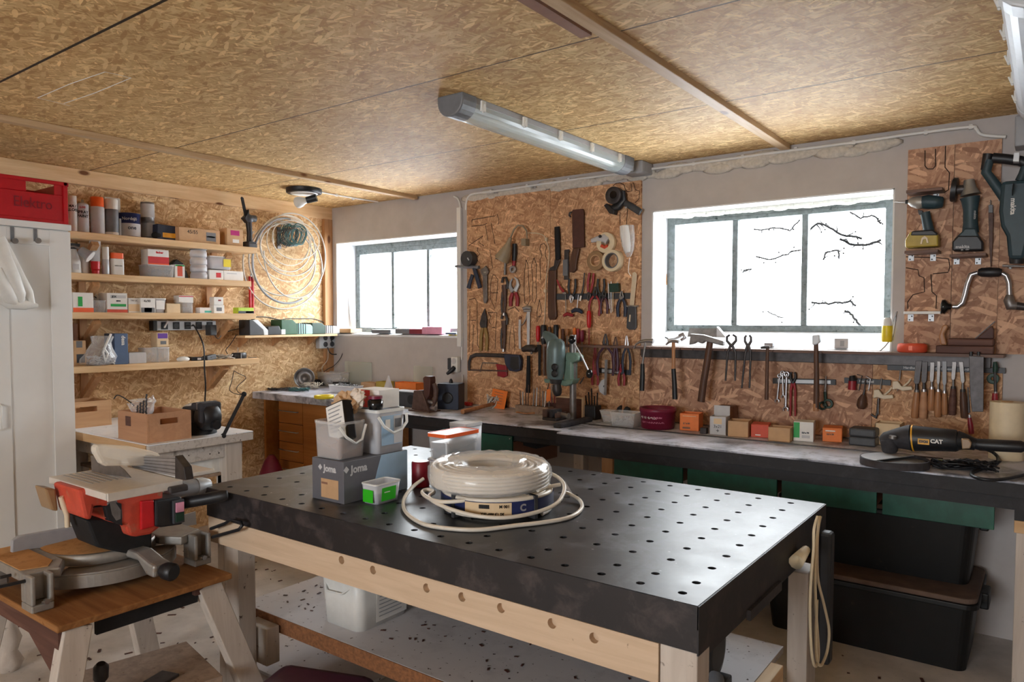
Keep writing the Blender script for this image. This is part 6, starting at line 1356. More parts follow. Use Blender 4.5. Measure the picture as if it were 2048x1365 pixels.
TP('trigger', 'black', [(1836, 420), (1846, 422), (1846, 430), (1838, 430)], .02, t, bev=.002)
q = ony(1936, 508, 3.535); t = thing('angle_grinder', 'slim dark cordless angle grinder standing on its little shelf', 'grinder', (q.x, 3.535, z2))
TP('battery', 'black', [(1906, 503), (1906, 485), (1918, 473), (1958, 473), (1967, 485), (1967, 502)], .07, t)
TP('foot', 'makita_teal', [(1908, 481), (1926, 464), (1930, 458), (1953, 458), (1957, 470), (1964, 482)], .062, t)
TT('grip', 'makita_teal', [(1940, 395, 18), (1941, 404, 16), (1941, 420, 13), (1941, 445, 13), (1941, 466, 15)], t, flat=.85)
TT('gear_head', 'cast_alu', [(1938, 360, 9), (1939, 376, 12), (1941, 390, 18)], t)
TT('disc_guard', 'black', [(1905, 380, 24), (1914, 380, 24)], t); TT('disc', 'dark_steel', [(1903, 381, 22), (1905, 381, 22)], t); TT('spindle', 'dark_steel', [(1914, 380, 9), (1930, 378, 8)], t)
qq = ony(1925, 494, 3.498); text('makita', 0.018, TR(*qq) @ RX(PI / 2), 'paper_grey', t, bold=.0005, world=True)
qq = ony(1930, 500, 3.498); text('BL  18V', 0.009, TR(*qq) @ RX(PI / 2), 'paper_grey', t, world=True)
qq = ony(1950, 430, 3.50); text('makita', 0.013, TR(*qq) @ RX(PI / 2) @ RZ(-PI / 2), 'paper_grey', t, world=True)
q = ony(2020, 480, 3.52); t = thing('reciprocating_saw', 'big dark reciprocating saw hung upright, cut off by the right edge', 'saw', (q.x, 3.52, q.z))
TP('body', 'makita_teal', [(2004, 366), (2060, 362), (2062, 470), (2050, 520), (2018, 520), (2014, 475), (2003, 455), (1999, 425)], .09, t, 3.52, .014)
TT('grip', 'black', [(1985, 316, 10), (2010, 318, 10), (2040, 322, 10), (2060, 330, 10)], t, 3.52, .9)
TT('handle_loop', 'makita_teal', [(1978, 320, 9), (1972, 345, 9), (1985, 362, 9), (2002, 385, 10), (2012, 400, 10)], t, 3.52, .9)
TT('handle_loop_front', 'makita_teal', [(2052, 330, 8), (2046, 348, 8), (2040, 362, 9)], t, 3.52, .9)
TT('rear_cap', 'black', [(1976, 308, 9), (1969, 340, 7)], t, 3.52, .9); TT('dial', 'black', [(2026, 380, 12), (2026.4, 380, 12)], t, 3.47, 3)
TT('shoe', 'dull_steel', [(2005, 532, 2.5), (2048, 533, 2.5)], t, 3.52); TT('nose', 'black', [(2035, 510, 15), (2033, 528, 12)], t, 3.52)
TP('clip', 'silver_grey', [(2029, 310), (2040, 310), (2039, 328), (2027, 328)], .104, t, 3.52, .001)
for px, py in ((2000, 400), (2021, 536)):
    tag(MB().lathe([(.006, 0), (.006, .02), (.002, .02)], TR(*ony(px, py, 3.592)) @ RX(PI / 2), 12).build('screw_hook', 'silver_grey'), 'screw head beside the reciprocating saw, %s' % ('upper left of it' if py < 500 else 'below its shoe'), 'screw')
qq = ony(2026, 413, 3.474); text('makita', 0.024, TR(*qq) @ RX(PI / 2) @ RZ(-PI / 2), 'paper', t, bold=.0006, world=True)
tool('file', 'long flat file hanging between grinder and reciprocating saw', 'file', [('tang', 'dull_steel', 'r', [(1981, 400, .8), (1981, 412, 1)], {'flat': 1}), ('sleeve', 'mid_grey', 'p', [(1977, 410), (1986, 410), (1986, 426), (1977, 426)], {'th': .01}), ('blade', 'rust_steel', 'p', [(1977, 426), (1987, 426), (1986, 480), (1983, 534), (1981, 534), (1978, 480)], {'th': .008})], 3.58)
q = ony(1985, 548, 3.55); t = thing('hand_brace', 'chrome hand brace with a black grip hanging at the right', 'hand brace', q)
TT('grip', 'black', [(1956, 545, 6), (1962, 545, 9), (1980, 545, 10), (1998, 545, 9), (2004, 545, 6)], t, 3.55)
TT('crank', 'chrome', [(1905, 614, 4.5), (1915, 614, 5), (1925, 606, 5), (1930, 590, 5), (1935, 568, 5), (1942, 550, 5), (1955, 546, 4.5)], t, 3.55)
TT('crank_end', 'chrome', [(2004, 547, 4.5), (2013, 552, 5), (2018, 566, 5), (2019, 592, 5)], t, 3.55)
TT('chuck', 'dull_steel', [(2019, 590, 6), (2018, 600, 10), (2022, 612, 11), (2034, 612, 8)], t, 3.55); TT('chuck_jaw', 'dark_steel', [(2032, 612, 8), (2062, 616, 7)], t, 3.55)
TT('head_knob', 'gloss_black', [(1903, 614, 5), (1897, 614, 7), (1890, 614, 15), (1884, 614, 14), (1882, 614, 8)], t, 3.55)
z3 = wall_bracket('thin white edged shelf behind the brace knob', 1803, 1878, 623, .06, 'white_paint', (1821, 1862))
# plane and lens case on the ledge
q = ony(1935, 700, 3.52); t = thing('hand_plane', 'old dark wooden hand plane resting on the ledge', 'plane', (q.x, 3.53, 1.3035)); YP = 3.52
a, b = ony(1873, 704, YP).x, ony(1988, 704, YP).x; L_ = b - a; x_ = a - q.x
P(MB().box(x_, x_ + L_, -.035, .035, 0, .032), 'sole', 'old_wood', t, .004); P(MB().box(x_ + L_ * .2, x_ + L_, -.035, .035, .0325, .062), 'body', 'old_wood', t, .006)
P(MB().prism([(x_ + L_ * .07, .033), (x_ + L_ * .03, .07), (x_ + L_ * .09, .115), (x_ + L_ * .17, .12), (x_ + L_ * .20, .11), (x_ + L_ * .13, .08), (x_ + L_ * .19, .033)], -.012, .012, 'y'), 'tote', 'handle_wood', t, .006)
P(MB().prism([(x_ + L_ * .70, .0625), (x_ + L_ * .95, .115), (x_ + L_ * .99, .10), (x_ + L_ * .99, .0625)], -.02, .02, 'y'), 'wedge', 'leather', t, .003)
P(MB().beam((x_ + L_ * .68, 0, .063), (x_ + L_ * 1.0, 0, .132), .036, .003), 'iron', 'dark_steel', t)
q = ony(1824, 700, 3.53); t = thing('lens_case', 'flat round orange-red case on the ledge right of the window', 'case', (q.x, 3.53, 1.3035)); r = 27 * mpp(q)
P(MB().lathe([(r * .9, 0), (r, .006), (r, .024), (r * .96, .034), (r * .8, .038)], Matrix.Diagonal((1, .75, 1, 1)), 30), 'body', 'red_orange', t); P(MB().box(-.008, .008, -r * .76, -r * .72, .008, .03), 'latch', 'orange', t, .002)
# on the window sills
q = ony(1776, 690, 3.62); t = thing('glue_bottle', 'yellow bottle with a white cap hanging at the right side of the window', 'bottle', ony(1776, 684, 3.61) + Vector((0, -.03, 0)))
s_ = mpp(q); P(MB().lathe([(9 * s_ * .9, 0), (9.6 * s_, .006), (9.6 * s_, 30 * s_), (9 * s_, 32 * s_)], None, 20), 'body', 'yellow', t); P(MB().lathe([(8.4 * s_, 32 * s_), (8 * s_, 44 * s_), (5 * s_, 48 * s_)], None, 20), 'cap', 'white_plastic', t)
P(MB().tube([(.02, .01, 40 * s_), (.035, .015, 60 * s_), (.02, .02, 10 * s_), (-.01, .01, -10 * s_), (-.03, .0, -20 * s_)], .003, 6), 'cord', 'paper_grey', t)
t = carton('small grey box on the sill of the wide window', F('b', 1665, 1692, 678, 1.312, 3.60, .06, .3), 'paper_grey', [(.1, .5, .3, .6, 'grey_plastic')])
t = carton('tiny grey tin near the middle of the wide sill', F('b', 1528, 1545, 687, 1.312, 3.60, .03), 'grey_plastic')
q = ony(1410, 680, 3.68); t = thing('plaster_float', 'perforated steel float leaning on the sill behind the axe', 'float', (q.x, 3.69, 1.352))
P(MB().box(-.10, .07, -.004, .0, 0, .05, RX(-.5)), 'plate', 'dull_steel', t); P(MB().prism([(.07, 0), (.07, .055), (.12, .0)], -.03, .0, 'y'), 'end_plate', 'silver_grey', t)
tool('pliers', 'bright pliers lying on the sill behind the wooden-necked hammer', 'pliers', [('handle', 'silver_grey', 'r', [(1335, 680, 2.4), (1350, 678, 2.6), (1362, 672, 3)], {'flat': .8}), ('jaw', 'chrome', 'r', [(1358, 672, 3.5), (1366, 668, 4.5), (1370, 676, 4), (1362, 681, 3)], {'flat': .8}), ('handle', 'dark_steel', 'r', [(1330, 675, 1.2), (1345, 682, 1.6)], {})], 3.62)
t = tag(MB().beam(ony(684, 490, 3.70), ony(707, 656, 3.74), .014, .03, (0, 1, 0)).build('lath', 'paper_grey', bevel=.001), 'white lath leaning in the left window recess', 'lath')
t = tag(MB().beam(ony(1328, 470, 3.78), ony(1332, 570, 3.78), .012, .012, (0, 1, 0)).build('lath', 'pine_z', bevel=.001), 'thin pine lath along the left edge of the wide window', 'lath')
t = thing('wood_offcut', 'short pine board lying on the left window sill', 'board', (0.13, 3.62, 1.348)); P(MB().box(-.07, .10, -.02, .09, 0, .03), 'board', 'pine_x', t, .002)
def block(label, pl, pr, pt, h, d, m_, side, rz=0.35, y=3.60):
    f = F('b', pl, pr, pt, 1.347, y, d, rz); f.h = h
    t = thing('sanding_block', label, 'block', f.loc, f.rz, 'sanding blocks on the left window sill'); P(MB().box(-f.w * .42, f.w * .42, -d / 2, d / 2, 0, h), 'body', m_, t, .004); P(MB().box(-f.w * .41, f.w * .41, -d / 2 - .003, -d / 2 - .0002, .002, h - .003), 'face', side, t, .001)
block('blue-grey box lying on the left window sill', 740, 775, 664, .028, .13, 'silver_grey', 'mid_grey'); block('grey and pink box beside the blue-grey one', 786, 818, 661, .036, .14, 'paper_grey', 'mid_grey')
block('crimson sanding block in the middle of the left sill', 814, 842, 663, .036, .13, 'pink', 'dark_red'); block('long pale pink sanding block', 838, 876, 660, .05, .16, 'pink', 'pink')
block('flat grey packet with yellow parts near the plastic duct', 889, 912, 672, .014, .1, 'paper_grey', 'blue_grey', .1)
t = tag(MB().tube([ony(898, 671, 3.64), ony(908, 668, 3.64), ony(914, 671, 3.64)], .009, 8, flat=.6).build('putty_knife', 'yellow'), 'yellow scraper handle at the right end of the left sill', 'scraper')
# ================================================================ on the long bench
BZ = 0.9005
def bq(px, py): return onz(px, py, BZ)
# mallet
a, b = bq(925, 829), bq(985, 818)
t = thing('mallet', 'black rubber mallet with a pale wooden handle lying on the bench', 'mallet', (b.x, b.y, BZ + .002))
ax = (b - a).normalized(); cc_ = b + ax * .06 + Vector((0, 0, .034))
P(MB().tube([a + Vector((0, 0, .014)), (a + b) / 2 + Vector((0, 0, .02)), cc_], [.014, .012, .011], 12), 'handle', 'handle_wood', t, world=True)
sd = ax.cross(Vector((0, 0, 1)));  sd = (sd * .9 + ax * .55).normalized()
P(MB().tube([cc_ - sd * .055, cc_ - sd * .05, cc_ + sd * .05, cc_ + sd * .055], [.030, .034, .034, .030], 20), 'head', 'black_matte', t, world=True)
# yellow card
f = F('b', 978, 1008, 780, BZ, 3.52, .004)
t = thing('card', 'orange-yellow printed card leaning on the wall behind the mallet', 'card', f.loc); P(MB().box(-f.w / 2, f.w / 2, 0, .002, 0, f.h, RX(-.15) @ RY(.12)), 'sheet', 'orange_box', t)
for i in range(5): sticker(t, TR(0, 0, 0) @ RX(-.15) @ RY(.12) @ TR(-.005, -.0008, f.h * (.85 - i * .14)) @ RX(PI / 2), f.w * .6, .003, 'kraft_dark', 'print_line')
# bit holder block
f = F('b', 1030, 1096, 806, BZ, 3.44, .06); f.h = .045
t = thing('bit_holder', 'long wooden block full of upright drill bits, left of the drill', 'drill bit block', f.loc)
P(MB().box(-f.w / 2, f.w / 2, -.03, .03, 0, f.h), 'block', 'raw_board', t, .002)
rr = random.Random(12)
for i in range(11):
    x = -f.w / 2 + .015 + i * (f.w - .03) / 10; h_ = rr.uniform(.05, .12); r = rr.uniform(.002, .0045)
    P(MB().tube([(x, rr.uniform(-.015, .015), f.h - .004), (x, 0, f.h + h_)], [r, r * .8], 7), 'drill_bit', rr.choice(('dull_steel', 'rust_steel', 'handle_wood', 'steel')), t)
t = tag(MB().tube([bq(1033, 827) + Vector((0, 0, .006)), bq(1052, 830) + Vector((0, 0, .006)), bq(1072, 829) + Vector((0, 0, .007))], [.005, .004, .008], 8).build('stick', 'handle_wood'), 'small turned wooden stick lying in front of the bit block', 'stick')
t = thing('bit_holder', 'dark red open box of tall bits behind the drill', 'drill bit block', ony(1107, 828, 3.53).xy.to_3d() + Vector((0, 0, BZ)))
P(MB().box(-.04, .04, -.02, .03, 0, .06), 'block', 'leather', t, .002)
for i in range(7): x = -.03 + i * .01; P(MB().tube([(x, .01 * (i % 2), .055), (x + rr.uniform(-.01, .01), 0, .10 + rr.uniform(0, .07))], .0028, 6), 'drill_bit', ('rust_steel', 'tool_red', 'dull_steel')[i % 3], t)
# drill press stand
q = bq(1145, 838); DX, DY = q.x, 3.30
t = thing('drill_press', 'green drill stand clamping an old grey-green power drill', 'drill press', (DX, DY, BZ))
cy_ = DY
def D(px, py, Y=cy_): return ony(px, py, Y)
P(MB().tube([(D(1146, 700).x, cy_, D(1146, 670).z), (D(1146, 830).x, cy_, BZ + .01)], .018, 16), 'column', 'dull_steel', t, world=True)
P(MB().prism([(v.x, v.z) for v in (D(1137, 705), D(1155, 706), D(1163, 712), D(1162, 722), D(1150, 726), D(1150, 757), D(1152, 764), D(1146, 772), D(1128, 768), D(1133, 757))], cy_ - .035, cy_ + .03, 'y'), 'carriage', 'stand_green', t, .008, world=True)
P(MB().prism([(v.x, v.z) for v in (D(1097, 757), D(1120, 758), D(1140, 760), D(1158, 757), D(1152, 768), D(1140, 772), D(1120, 767), D(1099, 765))], cy_ - .05, cy_ + .02, 'y'), 'clamp_arm', 'stand_green', t, .006, world=True)
P(MB().tube([D(1154, 716), D(1163, 717)], [.014, .014], 12), 'pinion', 'black', t, world=True)
lv = P(MB().tube([D(1147, 685, cy_ - .05), D(1164, 715, cy_ - .05), D(1178, 745, cy_ - .05)], .0045, 10), 'lever', 'steel', t, world=True)
P(MB().ball(D(1144, 680, cy_ - .05), .020, (1, 1, 1.1)).ball(D(1179, 748, cy_ - .05), .018, (1, 1, 1.3)), 'lever_knob', 'gloss_black', lv, world=True)
P(MB().tube([D(1160, 768), D(1168, 755)], .004, 6).tube([D(1095, 780), D(1100, 760)], .004, 6), 'clamp_screw', 'dark_steel', t, world=True)
# base: a low cast table under the machine vise
a, b = bq(1070, 862), bq(1160, 850)
P(MB().box(a.x + .02, b.x, 3.06, 3.37, .9008, .925), 'base_plate', 'dusty_black', t, .006, world=True)
# drill
t = thing('power_drill', 'old grey-green power drill mounted nose down in the drill stand', 'drill', D(1115, 800, 3.24)); Yd = 3.24
P(MB().tube([D(1110, 758, Yd), D(1111, 740, Yd), D(1112, 700, Yd), D(1113, 684, Yd), D(1113, 678, Yd)], [15 * mpp(D(1111, 740)) * 1.05, .05, .052, .045, .025], 22, flat=.9, fdir=(0, 1, 0)), 'motor_housing', 'drill_green', t, world=True)
P(MB().tube([D(1108, 690, Yd), D(1102, 678, Yd), D(1094, 671, Yd), D(1088, 668, Yd)], [.04, .034, .024, .018], 16, flat=.8, fdir=(0, 1, 0)), 'handle', 'drill_green', t, world=True)
P(MB().tube([D(1088, 672, Yd), D(1083, 677, Yd)], [.008, .003], 8), 'trigger_lever', 'silver_grey', t, world=True)
for py in (734, 747): P(MB().lathe([(.019, 0), (.019, .003), (.010, .004)], TR(*(D(1119, py, Yd) + Vector((0.0, -.047, 0)))) @ RX(PI / 2), 18), 'knob', 'black', t, world=True)
P(MB().tube([D(1112, 759, Yd), D(1112, 768, Yd)], [.034, .028], 18), 'collar', 'dark_steel', t, world=True)
P(MB().tube([D(1113, 769, Yd), D(1114, 780, Yd), D(1115, 788, Yd), D(1116, 793, Yd)], [.022, .026, .022, .012], 18), 'chuck', 'dark_steel', t, world=True)
f = F('b', 1094, 1103, 777, BZ, 3.24, .01)
t = thing('paper_tag', 'ochre paper tag hanging under the drill clamp', 'tag', D(1097, 790, 3.24)); P(MB().prism([(-.014, -.03), (-.006, -.04), (.012, -.03), (.014, .03), (-.010, .028)], -.001, .001, 'y').tube([(0, 0, .028), (.006, 0, .07)], .001, 5), 'sheet', 'orange_box', t)
# machine vise
a, b = bq(1075, 852), bq(1150, 845)
t = thing('machine_vise', 'worn machine vise with a long screw lying on the drill stand base', 'vise', ((a.x + b.x) / 2, 3.17, .9255)); w = (b.x - a.x) / 2
P(MB().box(-w, w, -.05, .05, 0, .014), 'base', 'dark_steel', t, .003); P(MB().box(-w, -w * .35, -.05, .05, .0145, .055), 'fixed_jaw', 'rust_steel', t, .004)
P(MB().box(-w * .1, w * .4, -.045, .045, .0145, .055), 'sliding_jaw', 'dusty_black', t, .004); P(MB().box(w * .75, w, -.05, .05, .0145, .04), 'end_block', 'rust_steel', t, .003)
P(MB().tube([(w * .4, 0, .032), (w * 1.9, 0, .024)], [.011, .012], 12).tube([(w * 1.88, 0, .024), (w * 2.0, 0, .024)], .017, 12), 'screw', 'dull_steel', t)
# picture-like wooden board
f = F('b', 1112, 1163, 797, BZ, 3.40, .02); t = thing('wood_board', 'brown board with a pale edge strip standing behind the machine vise', 'board', f.loc)
P(MB().box(-f.w / 2, f.w / 2, -.01, .01, 0, f.h), 'panel', 'old_wood', t); P(MB().box(f.w / 2 + .0003, f.w / 2 + .008, -.01, .01, 0, f.h + .008).box(-f.w / 2, f.w / 2, -.01, .01, f.h + .0003, f.h + .008), 'edge_strip', 'kraft_light', t)
f = F('b', 1165, 1190, 812, BZ, 3.42, .07); t = thing('tool_holder', 'black holder with dark knives standing beside the brown board', 'holder', f.loc)
P(MB().box(-f.w / 2, f.w / 2, -.035, .035, 0, f.h), 'body', 'black', t, .003)
for i in range(5): x = -f.w * .4 + i * f.w * .2; P(MB().beam((x, 0, f.h - .01), (x - .01 + i * .003, 0, f.h + .05 + .02 * ((i * 7) % 3)), .008, .004), 'blade', 'black_matte', t)
tub('clear conical cup standing left of the clear tub', F('b', 1196, 1226, 822, BZ, 3.38, .06), 'clear_plastic', taper=.6, name='cup', cat='cup', r=.03)
tub('square clear plastic tub with screws, left of the crimson tub', F('b', 1217, 1268, 826, BZ, 3.28, .11), 'clear_plastic', None, 'grey_plastic', .4, .85, bits='short', seed=7)
t = thing('brush', 'wooden handled tool with black cloth standing behind the clear tub', 'brush', ony(1246, 822, 3.50).xy.to_3d() + Vector((0, 0, BZ))); q = ony(1248, 828, 3.5)
P(MB().prism([(-.05, .02), (-.03, .07), (-.012, .085), (0, .05), (.02, .08), (.04, .07), (.045, .02), (.0, .0)], -.012, .012, 'y'), 'cloth', 'black_matte', t, .004); P(MB().tube([(-.002, -.014, .0), (.004, -.014, .05), (.015, -.012, .13)], .005, 8), 'handle', 'handle_wood', t)
# crimson round tub
q = bq(1312, 862); s_ = mpp(q); R = 37 * s_; t = thing('round_tub', 'crimson round biscuit tub with white lettering on the bench', 'tub', (ony(1312, 850, 3.36).x, 3.38, BZ)); H = 42 * s_
P(MB().lathe([(R * .86, 0), (R * .9, .004), (R * .96, H * .78), (R, H * .8), (R * 1.02, H), (R * .96, H), (R * .93, H * .8), (R * .84, .006), (.001, .006)], None, 40), 'body', 'maroon', t)
o1 = curved_text(t, 'ANNAS', R * .945, H * .6, .030, 'paper', -.26); o2 = curved_text(t, 'PEPPARKAKOR', R * .925, H * .36, .019, 'pink', .06); curved_text(t, 'Original', R * .945, H * .6, .018, 'pink', .34)
# boxes along the wall
YB = 3.40
carton('tall orange screw box with its lid open, right of the crimson tub', F('b', 1357, 1393, 828, BZ, 3.376, .10, .18), 'orange_box', [(0, .86, .7, .03, 'kraft_light'), (-.3, .16, .4, .1, 'kraft_dark')], [('3,9 x 35', -.3, .42, .010, 'kraft_dark')], opened=True)
carton('white box marked 3x21 by hand with its flap up', F('b', 1418, 1449, 834, BZ, 3.33, .08, .12), 'paper_grey', [(0, .75, .5, .3, 'kraft_light')], [('3x21', 0, .46, .020, 'black', 1), ('+', 0, .22, .03, 'black', 1)], opened=True, flap=.045)
carton('open brown cardboard box right of the 3x21 box', F('b', 1453, 1492, 843, BZ, 3.325, .10, .16), 'kraft', opened=True)
carton('dusty brown box standing behind the 3x21 box', F('b', 1434, 1466, 813, BZ, 3.51, .06), 'kraft_dark')
carton('low red-orange box on the bench', F('b', 1498, 1532, 850, BZ, 3.37, .10, .2), 'red_orange', [(-.2, .2, .3, .08, 'paper')])
carton('small open box of brown patterned cardboard', F('b', 1535, 1578, 856, BZ, 3.31, .08, .1), 'kraft', opened=True)
carton('white and green screw box with a barcode', F('b', 1584, 1623, 845, BZ, 3.38, .09, .16), 'paper', [(-.68, .58, .3, .8, 'green'), (.25, .25, .4, .16, 'paper_grey')], [('5,0 x 70', .2, .45, .009, 'black')])
carton('flat orange box with a sliding tray, right of the green and white box', F('b', 1641, 1679, 857, BZ, 3.44, .10, .18), 'orange_box', [(-.2, .8, .5, .08, 'paper')], [('3,5 x 35', -.2, .55, .009, 'kraft_dark')])
f = F('b', 1697, 1751, 858, BZ, 3.40, .09); t = thing('plastic_case', 'black ribbed plastic case between the orange box and the big grinder', 'case', f.loc)
P(MB().box(-f.w / 2, f.w / 2, -.045, .045, 0, f.h * .5), 'base', 'dark_grey', t, .006); P(MB().box(-f.w / 2, f.w / 2, -.045, .045, f.h * .505, f.h), 'lid', 'dark_grey', t, .008)
carton('open beige cardboard box half hidden behind the big grinder', F('b', 1750, 1800, 848, BZ, 3.48, .10), 'kraft_light', opened=True)
carton('small chrome lid ring lying near the white and brown boxes', F('b', 1400, 1412, 857, BZ, 3.32, .03), 'dark_steel', name='cap', cat='cap')
t = tag(MB().box(2.35, 4.02, 3.262, 3.275, BZ - .0003, BZ + .004).build('steel_rule', 'dark_steel'), 'long dark steel strip lying along the bench in front of the boxes', 'strip')
# paper roll and big grinder
q = ony(2011, 900, 3.38); t = thing('paper_roll', 'upright roll of beige paper at the right end of the bench', 'roll', (q.x, 3.42, BZ)); H = ony(2011, 806, 3.38).z - BZ
P(MB().lathe([(.058, 0), (.058, H)], None, 30), 'roll', 'tape_cream', t); P(MB().lathe([(.02, H + .0002), (.02, H + .002)], None, 16), 'core', 'kraft', t)
G = 3.13
def GP(px, py, Y=G): return ony(px, py, Y)
t = thing('disc_grinder', 'large black angle grinder with a yellow band lying on the bench', 'grinder', (GP(1850, 900).x, G, BZ + .01))
def GT(nm, m_, pts, flat=1.0, Y=G, n=18, par=None): return P(MB().tube([GP(a, b, Y) for a, b, _ in pts], [c * mpp(GP(a, b, Y)) for a, b, c in pts], n, flat=flat, fdir=(0, 1, 0)), nm, m_, par or t, world=True)
o = GT('motor_housing', 'black', [(1823, 877, 26), (1840, 878, 25), (1880, 880, 23), (1912, 882, 22), (1916, 882, 20)])
GT('gear_case', 'dusty_black', [(1762, 884, 10), (1772, 882, 17), (1790, 878, 19), (1812, 876, 24), (1822, 876, 26)])
GT('band', 'cat_yellow', [(1825, 877, 26.5), (1828, 877, 26.5)]); GT('gear_head', 'dusty_black', [(1776, 880, 14), (1780, 900, 15), (1781, 906, 12)], .9, G - .02)
GT('spindle_lock', 'dull_steel', [(1785, 878, 7), (1786, 872, 7)], 1, G - .07)
GT('switch_housing', 'black', [(1915, 882, 20), (1930, 884, 16), (1945, 888, 13), (1952, 890, 12)]); GT('grip', 'black', [(1950, 888, 10), (1960, 890, 12), (2000, 892, 12), (2042, 894, 12), (2050, 894, 9)])
P(MB().prism([(v.x, v.z) for v in (GP(1922, 878, 3.07), GP(1937, 879, 3.07), GP(1943, 887, 3.07), GP(1940, 898, 3.07), GP(1924, 899, 3.07))], 3.07, 3.09, 'y'), 'switch_plate', 'tape_brown', t, .003, world=True)
qd = onz(1787, 913, BZ + .04); Rg = 63 * mpp(qd)
P(MB().lathe([(Rg, 0), (Rg, .026), (Rg * .97, .028), (Rg * .97, .004)], TR(qd.x, qd.y + .02, BZ + .004), 44), 'guard', 'dusty_black', t, world=True)
P(MB().lathe([(Rg * .94, 0), (Rg * .94, .004)], TR(qd.x, qd.y + .02, BZ + .016), 40), 'disc', 'mid_grey', t, world=True)
P(MB().prism([(qd.x + Rg * .97 * math.cos(a), qd.y + .02 + Rg * .97 * math.sin(a)) for a in [PI * .35 + PI * k / 16 for k in range(17)]], BZ + .0285, BZ + .031, 'z'), 'guard_cover', 'grey_plastic', t, world=True)
for s_, px, sz, mm in (('DX35', 1847, .012, 'black'), ('CAT', 1873, .020, 'paper')):
    q = GP(px, 884, 3.075)
    if s_ == 'DX35': sticker(t, TR(*q) @ RX(PI / 2), .038, .021, 'cat_yellow', world=True)
    text(s_, sz, TR(q.x, q.y - .0012, q.z) @ RX(PI / 2), mm, t, bold=.0009, world=True)
tangle('cable_pile', 'heap of thin black cables and straps under the big grinder', 'cable', (GP(1930, 905).x, 3.08, BZ), .13, .05, .035, 8, .0035, 'black', 14)
conduit('cable', [onz(x, y, z) for x, y, z in ((2052, 950, .91), (2000, 960, .906), (1960, 958, .906), (1943, 950, .906), (1952, 942, .906), (1985, 932, .906), (1996, 918, .912), (1985, 905, .93), (1962, 896, .955))], .006, 'black', 'thick black grinder cable curling over the bench edge')
t = tag(MB().box(GP(1876, 905).x, GP(1893, 905).x, 3.09, 3.12, BZ, BZ + .022).build('foam_block', 'lime', bevel=.003), 'pale yellow-green block under the big grinder', 'block')
t = tag(MB().cbox((onz(1920, 925, BZ).x, onz(1920, 925, BZ).y, BZ + .003), (.05, .02, .006)).build('metal_plate', 'steel', bevel=.001), 'small bright steel plate among the black cables', 'plate')

# ================================================================ on the corner bench and left bench end
LB = 0.9575
q = onz(598, 778, LB); t = thing('metal_dish', 'round grey dish tipped on its side against the shelf wall', 'dish', (q.x, q.y + .05, LB + .068))
P(MB().lathe([(.07, .0), (.072, .045), (.066, .045), (.062, .006), (.02, .004), (.018, .012), (.001, .012)], RZ(.85) @ RX(PI / 2 - .2), 34), 'body', 'dull_steel', t)
tangle('wire_tangle', 'tangle of dark wire loops left on the corner bench', 'wire', tuple(onz(560, 781, LB)), .10, .07, .014, 7, .003, 'dark_steel', 21)
tangle('wire_tangle', 'small nest of green-black wire in front of the round dish', 'wire', tuple(onz(598, 783, LB)), .07, .05, .022, 8, .003, 'teal_wire', 22)
tangle('wire_tangle', 'big nest of black and white wires behind the white tub', 'wire', tuple(onz(630, 772, LB)), .11, .09, .055, 12, .0036, 'black', 23)
tangle('wire_tangle', 'white looped flex mixed into the black wires', 'wire', tuple(onz(622, 778, LB)), .09, .05, .045, 5, .0030, 'cable_white', 24)
tangle('wire_tangle', 'flat pale loop of flex lying beside the dish', 'wire', tuple(onz(585, 779, LB)), .06, .05, .010, 4, .004, 'cable_grey', 25)
q = onz(648, 797, LB); t = thing('tape_roll', 'bright yellow roll of tape lying flat on the corner bench', 'tape', (q.x, q.y, LB)); P(MB().lathe([(.035, 0), (.058, 0), (.06, .004), (.06, .018), (.035, .018), (.035, 0)], None, 30, cap=False), 'tape', 'yellow', t)
tub('white tub of scraps on the corner bench', F('b', 655, 706, 772, LB, 3.20, .10), 'milky_plastic', None, 'mid_grey', .8, .9, bits='short', seed=4)
tub('clear box lying by the corner, under the hanging leads', F('b', 632, 680, 745, LB, 3.47, .1), 'clear_plastic', None, 'paper_grey', .5, .9, bits='short', seed=6)
t = tag(MB().cbox((onz(690, 775, LB).x + .03, 3.46, LB + .022), (.12, .06, .042)).build('adapter_box', 'black', bevel=.004), 'black box lying behind the white tub', 'box')
YC = 3.40
def frame_box(label, pl, pr, pt, m_, y=YC, open_=True): return carton(label, F('b', pl, pr, pt, BZ, y, .08), m_, opened=open_)
frame_box('open beige cardboard tray leaning on the wall, left of the cone', 722, 750, 766, 'kraft')
frame_box('yellow plastic tray behind the cone', 752, 771, 764, 'dull_yellow')
q = ony(777, 778, 3.33); t = thing('paper_cone', 'pale grey cone standing behind the red and white box', 'cone', (q.x, 3.33, BZ)); P(MB().lathe([(.065, 0), (.06, .006), (.004, ony(777, 752, 3.33).z - BZ)], None, 26), 'body', 'paper_grey', t)
frame_box('shallow orange open box on the left end of the bench', 790, 832, 766, 'orange_box')
for lb, a, b, pt, y in (('left greenish glass sheet leaning on the wall', 690, 743, 724, 3.57), ('wide greenish glass sheet leaning on the wall behind the cone', 742, 865, 731, 3.56)):
    x0, x1 = ony(a, 760, y).x, ony(b, 760, y).x; zt_ = ony((a + b) / 2, pt, y).z; z0_ = LZ + .001 if a < 700 else BZ
    x0 = max(x0, .02)
    if a > 700: x0 = max(x0, .90)
    t = thing('glass_sheet', lb, 'glass sheet', ((x0 + x1) / 2, y, z0_)); P(MB().box(-(x1 - x0) / 2, (x1 - x0) / 2, -.002, .002, 0, zt_ - z0_), 'pane', 'glass_sheet', t)
